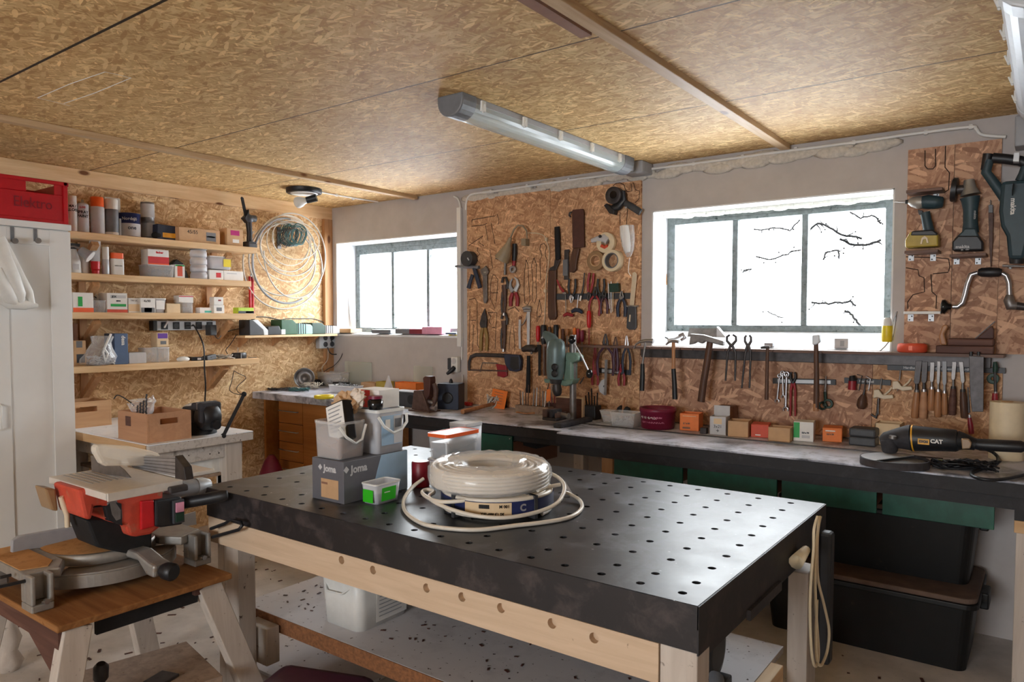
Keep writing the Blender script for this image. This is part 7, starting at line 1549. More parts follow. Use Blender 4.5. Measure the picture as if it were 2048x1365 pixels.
# radio, speaker, grinder-stand vise
f = F('b', 786, 838, 783, BZ, 3.25, .09); t = thing('radio', 'dark flat radio behind the clear buckets on the bench', 'radio', f.loc)
P(MB().box(-f.w / 2, f.w / 2, -.045, .045, 0, f.h * .93), 'body', 'dark_grey', t, .004); P(MB().box(-f.w / 2, f.w / 2, -.045, .045, f.h * .935, f.h), 'top_panel', 'silver_grey', t, .001); P(MB().lathe([(.03, 0), (.03, .002)], TR(f.w * .2, -.0455, f.h * .5) @ RX(PI / 2), 24), 'speaker', 'black', t)
f = F('b', 872, 906, 768, BZ, 3.30, .12); t = thing('speaker', 'dark blue box speaker with a black knob on top', 'speaker', f.loc, .35)
P(MB().box(-f.w / 2, f.w / 2, -.055, .055, 0, f.h), 'body', 'dark_blue', t, .004); P(MB().lathe([(.035, 0), (.035, .003), (.02, .001)], TR(0, -.0555, f.h * .45) @ RX(PI / 2), 26), 'cone', 'black', t); P(MB().lathe([(.012, 0), (.012, .012), (.005, .026)], TR(0, 0, f.h + .0003), 14), 'knob', 'black', t)
q = bq(850, 826); t = thing('bench_vise', 'rusty red upright vise on a steel foot at the left end of the bench', 'vise', (q.x, q.y + .05, BZ)); Y_ = q.y + .05
def V_(px, py): return ony(px, py, Y_)
P(MB().prism([(v.x, v.z) for v in (V_(829, 827), V_(834, 781), V_(850, 780), V_(866, 826))], Y_ - .03, Y_ + .03, 'y'), 'foot', 'rust_steel', t, .004, world=True)
P(MB().prism([(v.x, v.z) for v in (V_(853, 790), V_(852, 765), V_(851, 756), V_(856, 752), V_(865, 753), V_(866, 762), V_(864, 790), V_(858, 800))], Y_ - .025, Y_ + .025, 'y'), 'jaw', 'leather', t, .005, world=True)
P(MB().tube([V_(868, 768), V_(872, 780), V_(871, 800), V_(866, 812)], [.012, .016, .014, .01], 10), 'arm', 'rust_steel', t, world=True)
P(MB().tube([V_(850, 802), V_(868, 806)], .012, 10).tube([V_(862, 817), V_(872, 818)], .014, 10), 'screw', 'steel', t, world=True); P(MB().box(V_(828, 830).x, V_(870, 830).x, Y_ - .05, Y_ + .05, BZ + .0002, BZ + .01), 'base', 'rust_steel', t, .002, world=True)
tangle('wire_tangle', 'red wire loops lying beside the dark blue speaker', 'wire', tuple(bq(925, 812)), .08, .05, .02, 5, .0025, 'red', 31)
tangle('wire_tangle', 'grey flex coiled on the wall side of the speaker', 'wire', (V_(912, 800).x, 3.52, BZ), .04, .03, .09, 4, .004, 'cable_grey', 33)
# ================================================================ on the big black table
TZ_ = 0.8505
# long grey box
f = Fr(); f.w, f.d, f.h = .157, .285, .137; f.loc = Vector((2.464, 1.545 + .1425, TZ_)); f.rz = 0
t = thing('cardboard_box', 'long dark grey and light blue cardboard box under the two clear buckets', 'box', f.loc)
P(MB().box(-f.w / 2, f.w / 2, -f.d / 2, f.d / 2, 0, f.h), 'body', 'box_grey', t, .002)
P(MB().prism([(-.03, .0005), (f.d / 2, .0005), (f.d / 2, f.h - .001), (.02, f.h - .001)], f.w / 2 + .0002, f.w / 2 + .001, 'x'), 'blue_panel', 'light_blue', t)
sticker(t, face('front', (.01, -f.d / 2 - .0002, .042)), .085, .062, 'kraft', 'label'); P(MB().box(-.03, -.0, -f.d / 2 - .0012, -f.d / 2 - .0009, .055, .062), 'print_line', 'kraft_dark', t)
def joma(M, par, s_):
    P(MB().prism([(-.001, 0), (.009, .010), (-.001, .020), (-.011, .010)], 0, .0006, 'z', M @ TR(-.040 * s_, -.008, 0) @ Matrix.Diagonal((s_, s_, 1, 1))), 'logo', 'paper_grey', par)
    text('Joma', .030 * s_, M @ TR(.006 * s_, 0, .0), 'paper_grey', par, bold=.0012)
joma(face('front', (.005, -f.d / 2 - .0004, f.h * .78)), t, 1.0); joma(face('side', (f.w / 2 + .0004, -.085, f.h * .78)), t, 1.15)
zt = TZ_ + f.h + .001
def bucket(label, x0, x1, y0, y1, h, stick=(), content=None, fill=.5, m_='milky_plastic'):
    f = Fr(); f.w, f.d, f.h = x1 - x0, y1 - y0, h; f.loc = Vector(((x0 + x1) / 2, (y0 + y1) / 2, zt)); f.rz = 0
    return tub(label, f, m_, None, content, fill, .91, name='bucket', cat='bucket', r=.014, stick=stick)
b1 = bucket('front square clear bucket holding a phone box and crumpled paper', 2.388, 2.520, 1.548, 1.665, .122, (), 'kraft_dark', .55, 'clear_plastic')
b2 = bucket('rear clear bucket with a blue and white label and red box on top', 2.415, 2.545, 1.690, 1.825, .150, (), 'mid_grey', .9)
sticker(b2, face('side', (.0625, 0.0, .078)), .095, .10, 'light_blue'); sticker(b2, face('side', (.0633, .028, .078)), .038, .095, 'paper_grey'); sticker(b2, face('side', (.064, .028, .10)), .03, .03, 'mid_grey', 'barcode')
sticker(b2, face('side', (.064, -.02, .10)), .022, .03, 'paper')
P(MB().tube([(.066, -.066, .128), (.078, -.05, .095), (.080, -.01, .070), (.080, .03, .078), (.075, .06, .1), (.066, .067, .128)], .005, 8), 'bail', 'white_plastic', b2)
P(MB().tube([(.066, -.058, .108), (.078, -.04, .075), (.076, -.0, .05), (.074, .03, .06), (.066, .055, .106)], .0045, 8), 'bail', 'white_plastic', b1)
t = thing('phone_box', 'black glossy box with a white printed face tilted in the front bucket', 'box', (2.47, 1.60, zt + .11)); M_ = RY(-.35) @ RX(-.15)
P(MB().box(-.052, .046, -.02, .02, -.06, .072, M_), 'body', 'gloss_black', t, .006); P(MB().box(-.044, .042, -.0215, -.0205, -.05, .066, M_), 'label', 'paper', t)
for i in range(7): P(MB().box(-.034, .032 - .006 * (i % 3), -.0222, -.0216, .052 - i * .013, .056 - i * .013, M_), 'print_line', 'grey_plastic', t)
def crumple(name, label, cat, c, r, sc, m_, seed):
    rr = random.Random(seed); m = MB().ball((0, 0, 0), 1, sc, 16, 11)
    off = {}
    for i, v in enumerate(m.v):
        k = (round(v.x, 3), round(v.y, 3), round(v.z, 3))
        if k not in off: off[k] = 1 + rr.uniform(-.22, .22)
        m.v[i] = Vector(c) + v * r * off[k]
    m.sm = [False] * len(m.sm)
    return tag(m.build(name, m_), label, cat)
crumple('crumpled_paper', 'crumpled brown paper sticking out of the front bucket', 'paper', (2.447, 1.638, zt + .172), .045, (1.0, .8, .9), 'wrinkled_paper', 3)
crumple('sponge_lump', 'pale crumbly lump beside the crumpled brown paper', 'lump', (2.475, 1.662, zt + .190), .032, (1, .8, 1), 'sponge', 5)
t = thing('carton', 'plain brown carton standing in the left of the front bucket', 'box', (2.415, 1.640, zt + .06)); P(MB().box(-.022, .022, -.018, .018, 0, .115), 'body', 'kraft', t, .001)
t = thing('carton', 'red and white box of wall plugs lying across the rear bucket', 'box', (2.463, 1.768, zt + .1515)); P(MB().box(-.065, .055, -.045, .05, 0, .062), 'body', 'paper', t, .001)
P(MB().box(-.0646, .01, -.0462, -.0453, .001, .060), 'front_panel', 'red', t); text('fischer', .017, face('front', (-.03, -.0468, .03)), 'pink', t)
t = thing('jar', 'small glossy black jar in front of the red and white box', 'jar', (2.522, 1.702, zt + .1515)); P(MB().lathe([(.022, 0), (.026, .01), (.026, .03), (.018, .036)], None, 20), 'body', 'gloss_black', t); P(MB().lathe([(.024, .0365), (.024, .046)], None, 20), 'lid', 'maroon', t)
# green labelled tub
f = Fr(); f.w, f.d, f.h = .075, .115, .066; f.loc = Vector((2.600, 1.652, TZ_)); f.rz = 0
t = tub('small white tub with bright green labels in front of the grey box', f, 'milky_plastic', None, 'mid_grey', .2, .85, r=.012, stick=[(0, .40, .62, .62, 'bright_green')])
sticker(t, face('side', (.0352, .0, .030)) @ RX(.10), .062, .044, 'bright_green'); sticker(t, face('side', (.036, -.008, .036)) @ RX(.10), .025, .003, 'paper', 'print_line')
sticker(t, face('front', (0, -.0562, .013)), .045, .012, 'tan_handle')
# red can and orange lidded tub
f = F('b', 817, 842, 918, TZ_, 1.86, .05); t = thing('can', 'dark red can behind the grey box', 'can', (2.555, 1.885, TZ_)); P(MB().lathe([(.030, 0), (.032, .004), (.032, .085), (.028, .09)], None, 24), 'body', 'dark_red', t)
f = Fr(); f.w, f.d, f.h = .10, .19, .09; f.loc = Vector((2.585, 2.03, TZ_ + .0925)); f.rz = 0
t = tub('clear tub of long nails under an orange lid', f, 'clear_plastic', 'orange', 'steel', .62, .88, r=.014)
bm = MB(); rr = random.Random(44)
for i in range(38):
    x = rr.uniform(-1, 1) * .036; z = rr.uniform(.008, .055); a_ = rr.uniform(-.2, .2)
    bm.beam((x, -.075, z), (x + a_ * .03, .075, z + rr.uniform(-.004, .012)), .0035, .0035)
P(bm, 'nails', 'steel', t)['kind'] = 'stuff'
f = Fr(); f.w, f.d, f.h = .10, .19, .09; f.loc = Vector((2.585, 2.03, TZ_)); f.rz = 0
tub('lower clear tub of nails supporting the orange lidded one', f, 'clear_plastic', 'paper_grey', 'dull_steel', .5, .88, bits='short', seed=3)
tub('pale clear tub half hidden behind the orange lidded one', (lambda f: (setattr(f, 'w', .09), setattr(f, 'd', .11), setattr(f, 'h', .19), setattr(f, 'loc', Vector((2.50, 2.20, TZ_))), setattr(f, 'rz', 0), f)[-1])(Fr()), 'milky_plastic', 'paper_grey', 'paper_grey', .5, .9)

# two coils of cable and the loose loops
CC = Vector((2.945, 1.80, 0))
def coil(label, z0, h, R0, R1, m_, film=None, name='cable_coil', off=(0, 0)):
    t = thing(name, label, 'cable coil', (CC.x + off[0], CC.y + off[1], z0), group=None); rr = random.Random(int(z0 * 1000)); r = .0062
    nz = int(h / (2 * r))
    for k in range(3):
        R = R1 - r - k * (R1 - R0) / 2.6; m = MB()
        pts = []
        for i in range(nz * 40):
            u = 2 * PI * i / 40; pts.append(((R + rr.uniform(-.001, .001)) * math.cos(u), (R + rr.uniform(-.001, .001)) * math.sin(u), r + (h - 2 * r) * i / (nz * 40)))
        if k == 0: P(MB().tube(pts, r, 8), 'cable', m_, t)
        else: P(MB().lathe([(R, .002), (R, h - .002)], None, 40, cap=False), 'inner_winding', m_, t)
    for i in range(4):
        R = R0 + (R1 - R0) * (i + .5) / 4
        P(MB().tube([(R * math.cos(u), R * math.sin(u), h - r + .001 * math.sin(3 * u + i)) for u in [2 * PI * k / 48 for k in range(48)]], r * 1.2, 8, closed=True), 'top_winding', m_, t)
    return t
t = coil('lower coil of cable with a blue band, under the wrapped coil', TZ_, .068, .115, .175, 'cable_white', off=(.012, .01))
P(MB().lathe([(.1768, .018), (.1772, .06)], None, 60, cap=False), 'blue_band', 'navy', t)
mb = MB(); n_ = 14; a0, a1 = -1.48, -.68
vs = [(.1782 * math.cos(a0 + (a1 - a0) * k / n_), .1782 * math.sin(a0 + (a1 - a0) * k / n_), z) for z in (.016, .058) for k in range(n_ + 1)]
mb.add(vs, [(k, k + 1, n_ + 2 + k, n_ + 1 + k) for k in range(n_)]); P(mb, 'paper_label', 'kraft_light', t)
def on_coil(s_, a, z, size, m_, bold=.0005, flip=False):
    o = text(s_, size, face('front', (0, 0, z), roll=(PI if flip else 0)), m_, t, bold=bold)
    for v in o.data.vertices:
        an = a + v.co.x / .179; v.co = Vector((.1792 * math.cos(an), .1792 * math.sin(an), v.co.z))
on_coil('100 M', -.80, .048, .012, 'black', flip=True); on_coil('3G 1,5 mm² EKK', -1.0, .026, .010, 'black', flip=True)
for i in range(16): on_coil('|', -1.22 + i * .011, .048, .012, 'black', bold=.0002 + .0004 * (i % 2))
on_coil('C', -.48, .04, .028, 'paper_grey', .0012)
for a in (-.22, -1.75, 2.2): P(MB().box(.113, .1805, -.006, .006, -.0003 + .001, .071, RZ(a)).box(.112, .1802, -.005, .005, .0685, .071, RZ(a)), 'strap', 'dark_grey', t)
t = coil('upper coil of white cable wrapped in shiny clear film', TZ_ + .0725, .066, .10, .188, 'cable_white', off=(-.01, 0))
m = MB(); rr = random.Random(8); prof = [(.075, .006), (.082, .05), (.10, .074), (.135, .084), (.17, .078), (.192, .058), (.195, .034), (.190, .010), (.172, -.001)]
m.lathe(prof, None, 64, cap=False)
for i, v in enumerate(m.v):
    a = math.atan2(v.y, v.x); k = math.sin(a * 17 + v.z * 90) * .0016 + math.sin(a * 41 + v.z * 30) * .001 + rr.uniform(-1, 1) * .0012
    m.v[i] = v + Vector((math.cos(a), math.sin(a), .8)) * (k if abs(v.z) > .0 else 0)
o = P(m, 'film', 'clear_film', t)
def zc(px, py, z): return onz(px, py, z)
conduit('cable', [zc(*p_) for p_ in ((847, 958, .90), (825, 975, .88), (808, 1000, .862), (812, 1025, .857), (845, 1048, .857), (900, 1058, .857), (960, 1060, .857), (1030, 1052, .857), (1090, 1045, .857), (1140, 1035, .857), (1163, 1018, .857), (1160, 1002, .86), (1142, 990, .87), (1130, 985, .88))], .0062, 'cable_white', 'big loose loop of white cable lying around the coils')
conduit('cable', [zc(*p_) for p_ in ((1120, 970, .925), (1060, 981, .92), (980, 995, .915), (905, 1004, .905), (870, 1002, .90), (850, 992, .90), (845, 984, .903), (856, 980, .905), (868, 985, .903), (858, 996, .90), (890, 1015, .89), (950, 1032, .88), (1010, 1036, .875), (1070, 1026, .875), (1110, 1010, .885), (1126, 990, .90), (1128, 970, .918), (1115, 955, .925), (1095, 945, .93))], .0062, 'cable_white', 'cable end twisted back across the blue band in front of the coils')
t = thing('binding_wire', 'small bent steel wire ties beside the right end of the loose loop', 'wire', zc(1132, 995, TZ_ + .004))
P(MB().beam((-.01, 0, .05), (.025, -.01, .015), .014, .004).tube([(-.03, 0, .01), (0, .01, .02), (.02, -.01, .005), (-.01, -.02, .003)], .002, 6), 'tie', 'dull_steel', t)

# right end of the table: power strip with wound cord
q = onx(1618, 1080, 3.80); t = thing('power_strip', 'black power strip hanging at the far right corner of the big table', 'power strip', (3.80, onx(1649, 1180, 3.80).y, .70))
P(MB().box(-.018, .022, -.02, .03, -.33, .085), 'housing', 'black', t, .01)
P(MB().tube([onx(1600, 1112, 3.80), onx(1592, 1125, 3.80), onx(1612, 1100, 3.80)], [.012, .02, .012], 10), 'plug', 'tape_cream', t, world=True)
for lb, pts in (('cream cord hanging in a long loop from the table corner, left strand', ((1635, 1034), (1628, 1060), (1627, 1100), (1622, 1160), (1620, 1220), (1622, 1290), (1627, 1328), (1634, 1330), (1637, 1300), (1632, 1220), (1630, 1130), (1636, 1060), (1640, 1034))),
                ('cream cord hanging widest to the right from the table corner', ((1641, 1034), (1636, 1060), (1634, 1110), (1636, 1160), (1648, 1210), (1658, 1260), (1655, 1300), (1646, 1326), (1640, 1332), (1634, 1322), (1632, 1280), (1634, 1200)))):
    conduit('cable', [onx(a, b, 3.825) for a, b in pts], .0042, 'tape_cream', lb)
# under the table: white bucket, vacuum motor
f = Fr(); f.w, f.d, f.h = .22, .27, .215; f.loc = Vector((2.36, 1.80, .3605)); f.rz = 0
t = tub('white square bucket with a text label on the lower shelf', f, 'white_plastic', 'white_plastic', None, .5, .88, name='bucket', cat='bucket', r=.035)
sticker(t, face('side', (.1040, .03, .09)) @ RX(.06), .15, .15, 'paper'); sticker(t, face('side', (.1075, .03, .15)) @ RX(.06), .15, .022, 'blue_grey', 'label_band')
for i in range(7): sticker(t, face('side', (.1048 + .0004 * i, .02, .035 + .014 * i)) @ RX(.06), .11, .003, 'grey_plastic', 'print_line')
P(MB().tube([(.10, -.10, .185), (.03, -.139, .13), (-.05, -.139, .125), (-.112, -.1, .185)], .0035, 8), 'bail', 'white_plastic', t)
q = onx(1500, 1290, 3.55); t = thing('vacuum_motor', 'black round finned motor on the lower shelf behind the right front leg', 'motor', (3.53, 2.02, .3605))
P(MB().lathe([(.05, -.10), (.085, -.09), (.092, -.04), (.092, .05), (.085, .08), (.05, .09)], TR(-.02, 0, .12) @ RY(PI / 2), 30), 'housing', 'black', t)
for k in range(9): P(MB().lathe([(.094, -.002), (.094, .002)], TR(-.08 + k * .014, 0, .12) @ RY(PI / 2), 28, cap=False), 'fin', 'dark_grey', t)
P(MB().box(-.10, .09, -.06, .06, 0, .04), 'foot', 'dark_grey', t, .006); P(MB().tube([(.07, -.04, .06), (.10, -.10, .04), (.11, -.14, .03)], [.03, .022, .012], 12), 'nozzle', 'mid_grey', t)
t = thing('plastic_case', 'rounded dark purple case on the floor under the big table', 'case', (2.45, 1.52, FZ + .0005)); P(MB().box(-.22, .16, -.1, .12, 0, .13, RZ(.35)), 'body', 'tool_purple', t, .05, seg=4)
t = thing('floor_sheet', 'pale scuffed board lying on the floor under the big table', 'board', (2.05, 1.95, FZ + .0005)); P(MB().box(-.25, .35, -.35, .3, 0, .012), 'board', 'shelf_white', t, .001)
t = thing('plastic_tray', 'cream plastic tray edge behind the left table leg', 'tray', (1.72, 2.35, FZ + .0005)); P(MB().box(-.06, .1, -.05, .06, 0, .05), 'body', 'cream_plastic', t, .006)
t = thing('wooden_stool', 'low board with a black handled lever and slotted plate, under the saw stand', 'stand', (2.05, 1.13, FZ + .0005))
P(MB().box(-.18, .16, -.16, .2, .16, .185, RZ(-.2)), 'board', 'raw_board', t, .002); 
for sx, sy in ((-.14, -.12), (.1, -.12), (-.14, .14), (.1, .15)): P(MB().box(sx - .02, sx + .02, sy - .02, sy + .02, 0, .16, RZ(-.2)), 'leg', 'old_wood', t)
P(MB().tube([(-.02, -.12, .186), (.04, -.14, .215), (.06, -.145, .25)], [.006, .008, .008], 10), 'lever', 'steel', t); P(MB().tube([(.06, -.145, .25), (.065, -.147, .265), (.075, -.15, .30), (.078, -.151, .312)], [.012, .021, .021, .012], 14), 'lever_grip', 'black', t)
P(MB().box(.04, .11, -.03, .05, .1855, .195, RZ(.3)), 'slotted_plate', 'dark_steel', t, .003)
m = MB(); m.lathe([(.035, 0), (.05, .03), (.03, .07), (.045, .12), (.028, .17), (.038, .23), (.02, .28)], None, 16)
t = tag(m.build('decor_leg', 'white_wood'), 'turned white wooden leg standing at the far left bottom', 'leg piece'); t.location = onz(18, 1340, FZ); t.location.z = FZ
# floor rubbish
m = MB(); rr = random.Random(77)
for i in range(420):
    x, y = rr.uniform(.3, 4.2), rr.uniform(.9, 3.1)
    s_ = rr.uniform(.003, .011); a = rr.uniform(0, PI); m.cbox((x, y, FZ + .0015), (s_ * rr.uniform(1.5, 4), s_, .002), RZ(a))
tag(m.build('wood_chips', 'leather'), 'dark wood chips and crumbs scattered over the floor', 'debris', kind='stuff')
m = MB()
for i in range(150):
    x, y = rr.uniform(1.95, 2.3), rr.uniform(1.7, 2.3)
    if i % 3 == 0: x = rr.uniform(2.5, 3.5)
    s_ = rr.uniform(.002, .008); m.cbox((x, y, .3612), (s_ * 2.5, s_, .002), RZ(rr.uniform(0, PI)))
tag(m.build('wood_chips', 'leather'), 'brown chips scattered on the lower shelf of the big table', 'debris', kind='stuff')

# ================================================================ the mitre saw
XS = 2.0
def SP(px, py, X=XS): return onx(px, py, X)
t = thing('mitre_saw', 'red mitre saw with a table on top standing on the low wooden stand', 'saw', (1.95, 1.12, SZ + .0005))
def pr(nm, m_, pts, x0, x1, bev=.004, par=None, X=XS): return P(MB().prism([(v.y, v.z) for v in (SP(a, b, X) for a, b in pts)], x0, x1, 'x'), nm, m_, par or t, bev, world=True)
def tb(nm, m_, pts, X=XS, flat=1.0, n=14, par=None): Q = [SP(p[0], p[1], X + (p[3] if len(p) > 3 else 0)) for p in pts]; return P(MB().tube(Q, [p[2] * mpp(c) for p, c in zip(pts, Q)], n, flat=flat, fdir=(1, 0, 0)), nm, m_, par or t, world=True)
z0 = SZ + .0008; yl, yr = SP(60, 1200, 2.02).y, SP(420, 1125, 2.02).y; ym = (yl + yr) / 2 + .01
zb = SZ + .108
# base: wings, tall feet, curved wall between them, turntable with its arm
P(MB().prism([(1.66, yl), (1.96, yl), (2.0, yl + .09), (1.93, yl + .13), (1.66, yl + .13)], zb - .03, zb, 'z'), 'left_wing', 'cast_alu', t, .006, world=True)
P(MB().prism([(1.66, yr - .13), (1.93, yr - .13), (2.0, yr - .09), (1.96, yr), (1.66, yr)], zb - .03, zb, 'z'), 'right_wing', 'cast_alu', t, .006, world=True)
for y0_, y1_ in ((yl, yl + .06), (yr - .06, yr)):
    P(MB().box(1.955, 2.03, y0_, y1_, z0, z0 + .022).box(1.955, 1.985, y0_, y1_, z0 + .022, zb - .001).box(1.985, 2.03, y0_, y0_ + .012, z0 + .022, zb - .001).box(1.985, 2.03, y1_ - .012, y1_, z0 + .022, zb - .001), 'foot', 'cast_alu', t, .004, world=True)
    P(MB().box(1.64, 1.70, y0_ + .01, y1_, z0, zb - .031), 'foot', 'cast_alu', t, .008, world=True)
def arc(r0, r1, a0, a1, n=24): return [(1.80 + r1 * math.cos(a0 + (a1 - a0) * k / n), ym + r1 * math.sin(a0 + (a1 - a0) * k / n)) for k in range(n + 1)] + [(1.80 + r0 * math.cos(a1 - (a1 - a0) * k / n), ym + r0 * math.sin(a1 - (a1 - a0) * k / n)) for k in range(n + 1)]
P(MB().prism(arc(.225, .237, -.95, .95), z0 + .022, z0 + .062, 'z'), 'front_wall', 'cast_alu', t, .002, world=True)
P(MB().prism(arc(.16, .235, -.95, .95), z0 + .0621, z0 + .068, 'z'), 'track', 'cast_alu', t, .001, world=True)
P(MB().lathe([(.168, 0), (.175, .003), (.175, .03), (.17, .034)], TR(1.80, ym, zb - .036), 56), 'turntable', 'cast_alu', t, world=True)
P(MB().lathe([(.163, 0), (.15, .003), (.06, .006), (.001, .008)], TR(1.795, ym - .0, zb - .0015), 40), 'sawdust_layer', 'sawdust', t, world=True)['kind'] = 'stuff'
P(MB().prism([(1.66, yl + .005), (1.94, yl + .005), (1.965, yl + .07), (1.92, yl + .10), (1.66, yl + .10)], zb + .0003, zb + .003, 'z'), 'sawdust_layer', 'sawdust', t, world=True)['kind'] = 'stuff'
P(MB().prism([(1.965, zb - .004), (2.02, zb - .006), (2.085, zb - .03), (2.115, zb - .035), (2.11, zb - .075), (2.07, zb - .07), (2.03, zb - .032), (1.965, zb - .03)], ym - .03, ym + .03, 'y', TR(0, .035, 0) @ TR(1.97, ym, 0) @ RZ(.12) @ TR(-1.97, -ym, 0)), 'mitre_arm', 'cast_alu', t, .008, world=True)
k0 = Vector((2.108, ym + .052, zb - .055)); kd = Vector((.97, .22, -.05)).normalized()
P(MB().tube([k0, k0 + kd * .018, k0 + kd * .045, k0 + kd * .052], [.018, .027, .028, .022], 20), 'mitre_knob', 'black', t, world=True)
# fences
P(MB().prism([(v.y, v.z) for v in (SP(24, 1112, 1.74), SP(25, 1082, 1.74), SP(40, 1073, 1.74), SP(196, 1046, 1.74), SP(204, 1052, 1.74), SP(204, 1080, 1.74))], 1.722, 1.74, 'x'), 'fence', 'grey_plastic', t, .003, world=True)
P(MB().prism([(yr + .01, zb), (yr + .01, zb + .055), (yr - .15, zb + .055), (yr - .17, zb)], 1.715, 1.733, 'x'), 'fence', 'grey_plastic', t, .003, world=True)
q = SP(352, 1030, 1.76); P(MB().prism([(v.y, v.z) for v in (SP(318, 1045, 1.76), SP(392, 1024, 1.76), SP(394, 1050, 1.76), SP(320, 1062, 1.76))], 1.752, 1.757, 'x'), 'bevel_scale', 'silver_grey', t, world=True)
P(MB().lathe([(.035, 0), (.042, .004), (.042, .030), (.034, .036)], TR(*(SP(325, 1105, 1.93) - Vector((0, 0, .02)))), 26), 'pivot_hub', 'silver_grey', t, world=True)
tb('extension_rod', 'black', [(422, 1058, 3.4, -.02), (450, 1048, 3.4, .06), (460, 1041, 3.4, .09), (482, 1045, 3.4, .16), (485, 1051, 3.4, .17), (478, 1060, 3.4, .15), (425, 1075, 3.4, -.02)], 2.04)
tb('extension_rod', 'black', [(0, 1156, 3.2), (22, 1151, 3.2)], 1.93); tb('extension_rod', 'black', [(-6, 1176, 3.4), (58, 1161, 3.6)], 1.99)
for y in (yl + .035, yr - .035): P(MB().tube([(2.034, y, z0 + .03), (2.046, y, z0 + .03)], .008, 8).tube([(2.04, y - .012, z0 + .03), (2.04, y + .012, z0 + .03)], .004, 6), 'clamp_bolt', 'steel', t, world=True)
# head: lower black guard, red housing, motor, handle
pr('lower_guard', 'black_matte', [(178, 1043), (200, 1098), (262, 1112), (302, 1112), (311, 1096), (312, 1042), (240, 1040)], 1.84, 1.98, .008)
pr('upper_housing', 'saw_red', [(150, 978), (163, 1036), (178, 1040), (183, 1012), (205, 1010), (210, 1042), (246, 1050), (252, 1071), (268, 1073), (296, 1068), (318, 1052), (322, 976), (250, 966)], 1.84, 2.02, .01)
pr('dark_recess', 'black', [(180, 1014), (204, 1012), (210, 1040), (238, 1050), (236, 1006), (214, 1000), (208, 1010)], 2.0, 2.023, .002)
tb('blade_collar', 'dull_steel', [(222, 1002, 9), (232, 1025, 12), (236, 1040, 9)], 2.02, .25)
pr('housing_front', 'red', [(272, 1000), (298, 998), (300, 1050), (272, 1058)], 2.021, 2.034, .004)
pr('switch_box', 'black', [(299, 998), (350, 990), (354, 1000), (353, 1046), (310, 1052), (299, 1050)], 1.93, 2.04, .006)
sw = pr('switch', 'dark_grey', [(330, 998), (352, 994), (353, 1040), (331, 1044)], 2.041, 2.052, .002); pr('stop_button', 'pink', [(334, 1002), (350, 999), (350, 1018), (334, 1021)], 2.053, 2.058, .001, sw); pr('start_button', 'dark_green', [(334, 1023), (350, 1020), (350, 1036), (334, 1040)], 2.053, 2.056, .001, sw)
tb('handle', 'black', [(350, 1010, 11, 0), (370, 1006, 12, .02), (410, 999, 12, .06), (445, 992, 12, .11), (455, 990, 9, .12)], 2.0)
tb('motor', 'grey_plastic', [(335, 982, 15), (365, 978, 16), (392, 974, 16)], 1.93); tb('motor_cap', 'silver_grey', [(391, 974, 17), (406, 972, 17), (418, 970, 12)], 1.93)
tb('dust_nozzle', 'cream_plastic', [(122, 994, 5), (128, 1012, 6), (134, 1030, 5), (135, 1055, 5)], 1.90); pr('dust_port', 'tape_brown', [(124, 988), (148, 990), (152, 1036), (138, 1034)], 1.80, 1.88, .006)
pr('column', 'cast_alu', [(215, 1015), (290, 1010), (300, 1105), (205, 1110)], 1.70, 1.78, .006, X=1.76)
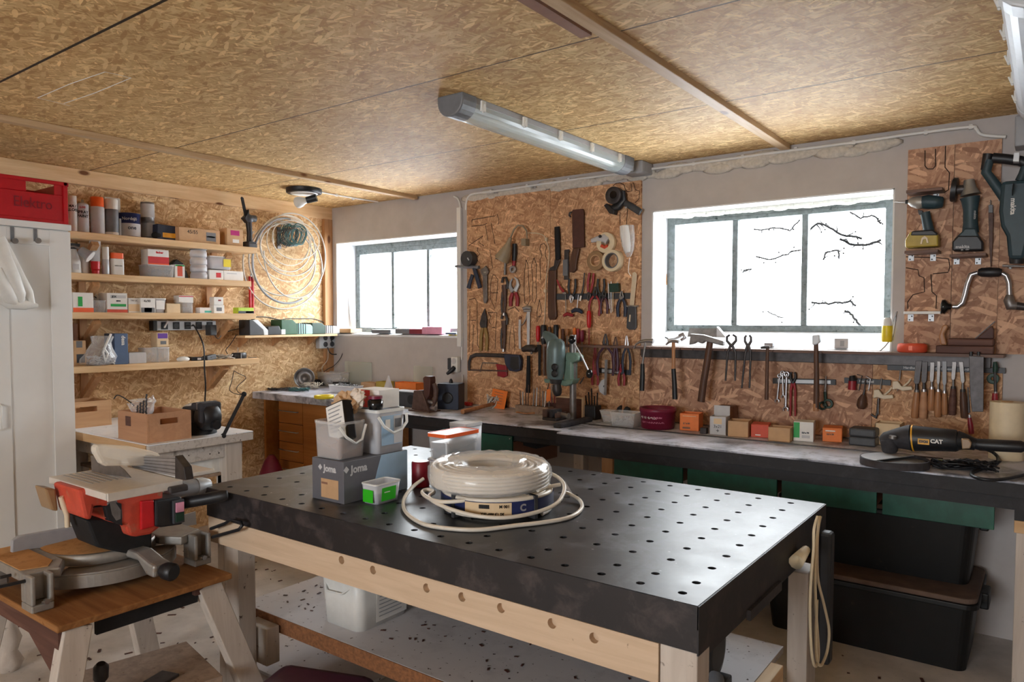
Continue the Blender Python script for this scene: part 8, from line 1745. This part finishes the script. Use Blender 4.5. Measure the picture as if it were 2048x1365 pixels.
# upper table
zt_ = .937; c = [onz(a, b, zt_) for a, b in ((89, 957), (217, 988), (443, 944), (190, 938))]
x0, x1 = (c[0].x + c[3].x) / 2, (c[1].x + c[2].x) / 2; y0, y1 = c[1].y, onz(366, 960, zt_).y; y2 = c[2].y
P(MB().box(x0 + .02, x1 - .05, y1 + .004, y2, zt_ - .010, zt_ + .004), 'extension_table', 'table_alu', t, .003, world=True)
ty = onz(262, 955, zt_).y
P(MB().box(x0, x1, y0, y1, zt_ - .012, zt_), 'upper_table', 'table_alu', t, .003, world=True)
P(MB().box(x1 - .004, x1 + .004, y0, y1, zt_ - .026, zt_ - .0005).box(x0, x1, y0 - .004, y0 + .004, zt_ - .022, zt_ - .0005), 'table_rim', 'table_alu', t, .002, world=True)
for k in range(7): P(MB().box(x0 + .02, x1 - .16, y0 + .03 + k * .018, y0 + .036 + k * .018, zt_ + .0002, zt_ + .0012), 'groove', 'grey_plastic', t, world=True)
xb = (x0 + x1) / 2 + .0; yb0 = onz(190, 950, zt_).y
P(MB().prism([(v.x, v.z) for v in (ony(182, 912, y0 + .12), ony(184, 946, y0 + .12), ony(262, 956, y0 + .12), ony(248, 940, y0 + .12), ony(225, 922, y0 + .12))], y0 + .119, y0 + .122, 'y'), 'riving_knife', 'dull_steel', t, .0, world=True)
# clear blade cover
pts = [(184, 894), (186, 905), (198, 926), (208, 932), (300, 931), (314, 924), (317, 908), (300, 902), (260, 893), (205, 889), (190, 890)]
P(MB().prism([(v.y, v.z) for v in (onx(a, b, x0 + .22) for a, b in pts)], x0 + .20, x0 + .24, 'x'), 'blade_cover', 'smoked_plastic', t, .010, world=True)
# upper fence
P(MB().prism([(v.x, v.z) for v in (ony(268, 936, y1 - .04), ony(252, 912, y1 - .04), ony(357, 914, y1 - .04), ony(366, 955, y1 - .04))], y1 - .045, y1 - .035, 'y'), 'rip_fence', 'alu', t, .001, world=True)
for k in range(5):
    za = onz(260, 915, zt_).z; f_ = k / 5 + .1
    a_, b_ = ony(254 + 12 * f_, 912 + 24 * f_, y1 - .046), ony(358 + 6 * f_, 914 + 40 * f_, y1 - .046); P(MB().beam(a_, b_, .003, .002, (0, 0, 1)), 'rib', 'dull_steel', t, world=True)
P(MB().prism([(v.x, v.z) for v in (ony(356, 911, y1 - .05), ony(374, 934, y1 - .05), ony(378, 960, y1 - .05), ony(356, 957, y1 - .05))], y1 - .06, y1 - .034, 'y'), 'fence_end', 'dark_steel', t, .002, world=True)
P(MB().box(x1 - .03, x1 + .02, y1 - .05, y1 + .01, zt_ - .035, zt_ - .014), 'fence_clamp', 'dark_steel', t, .005, world=True)
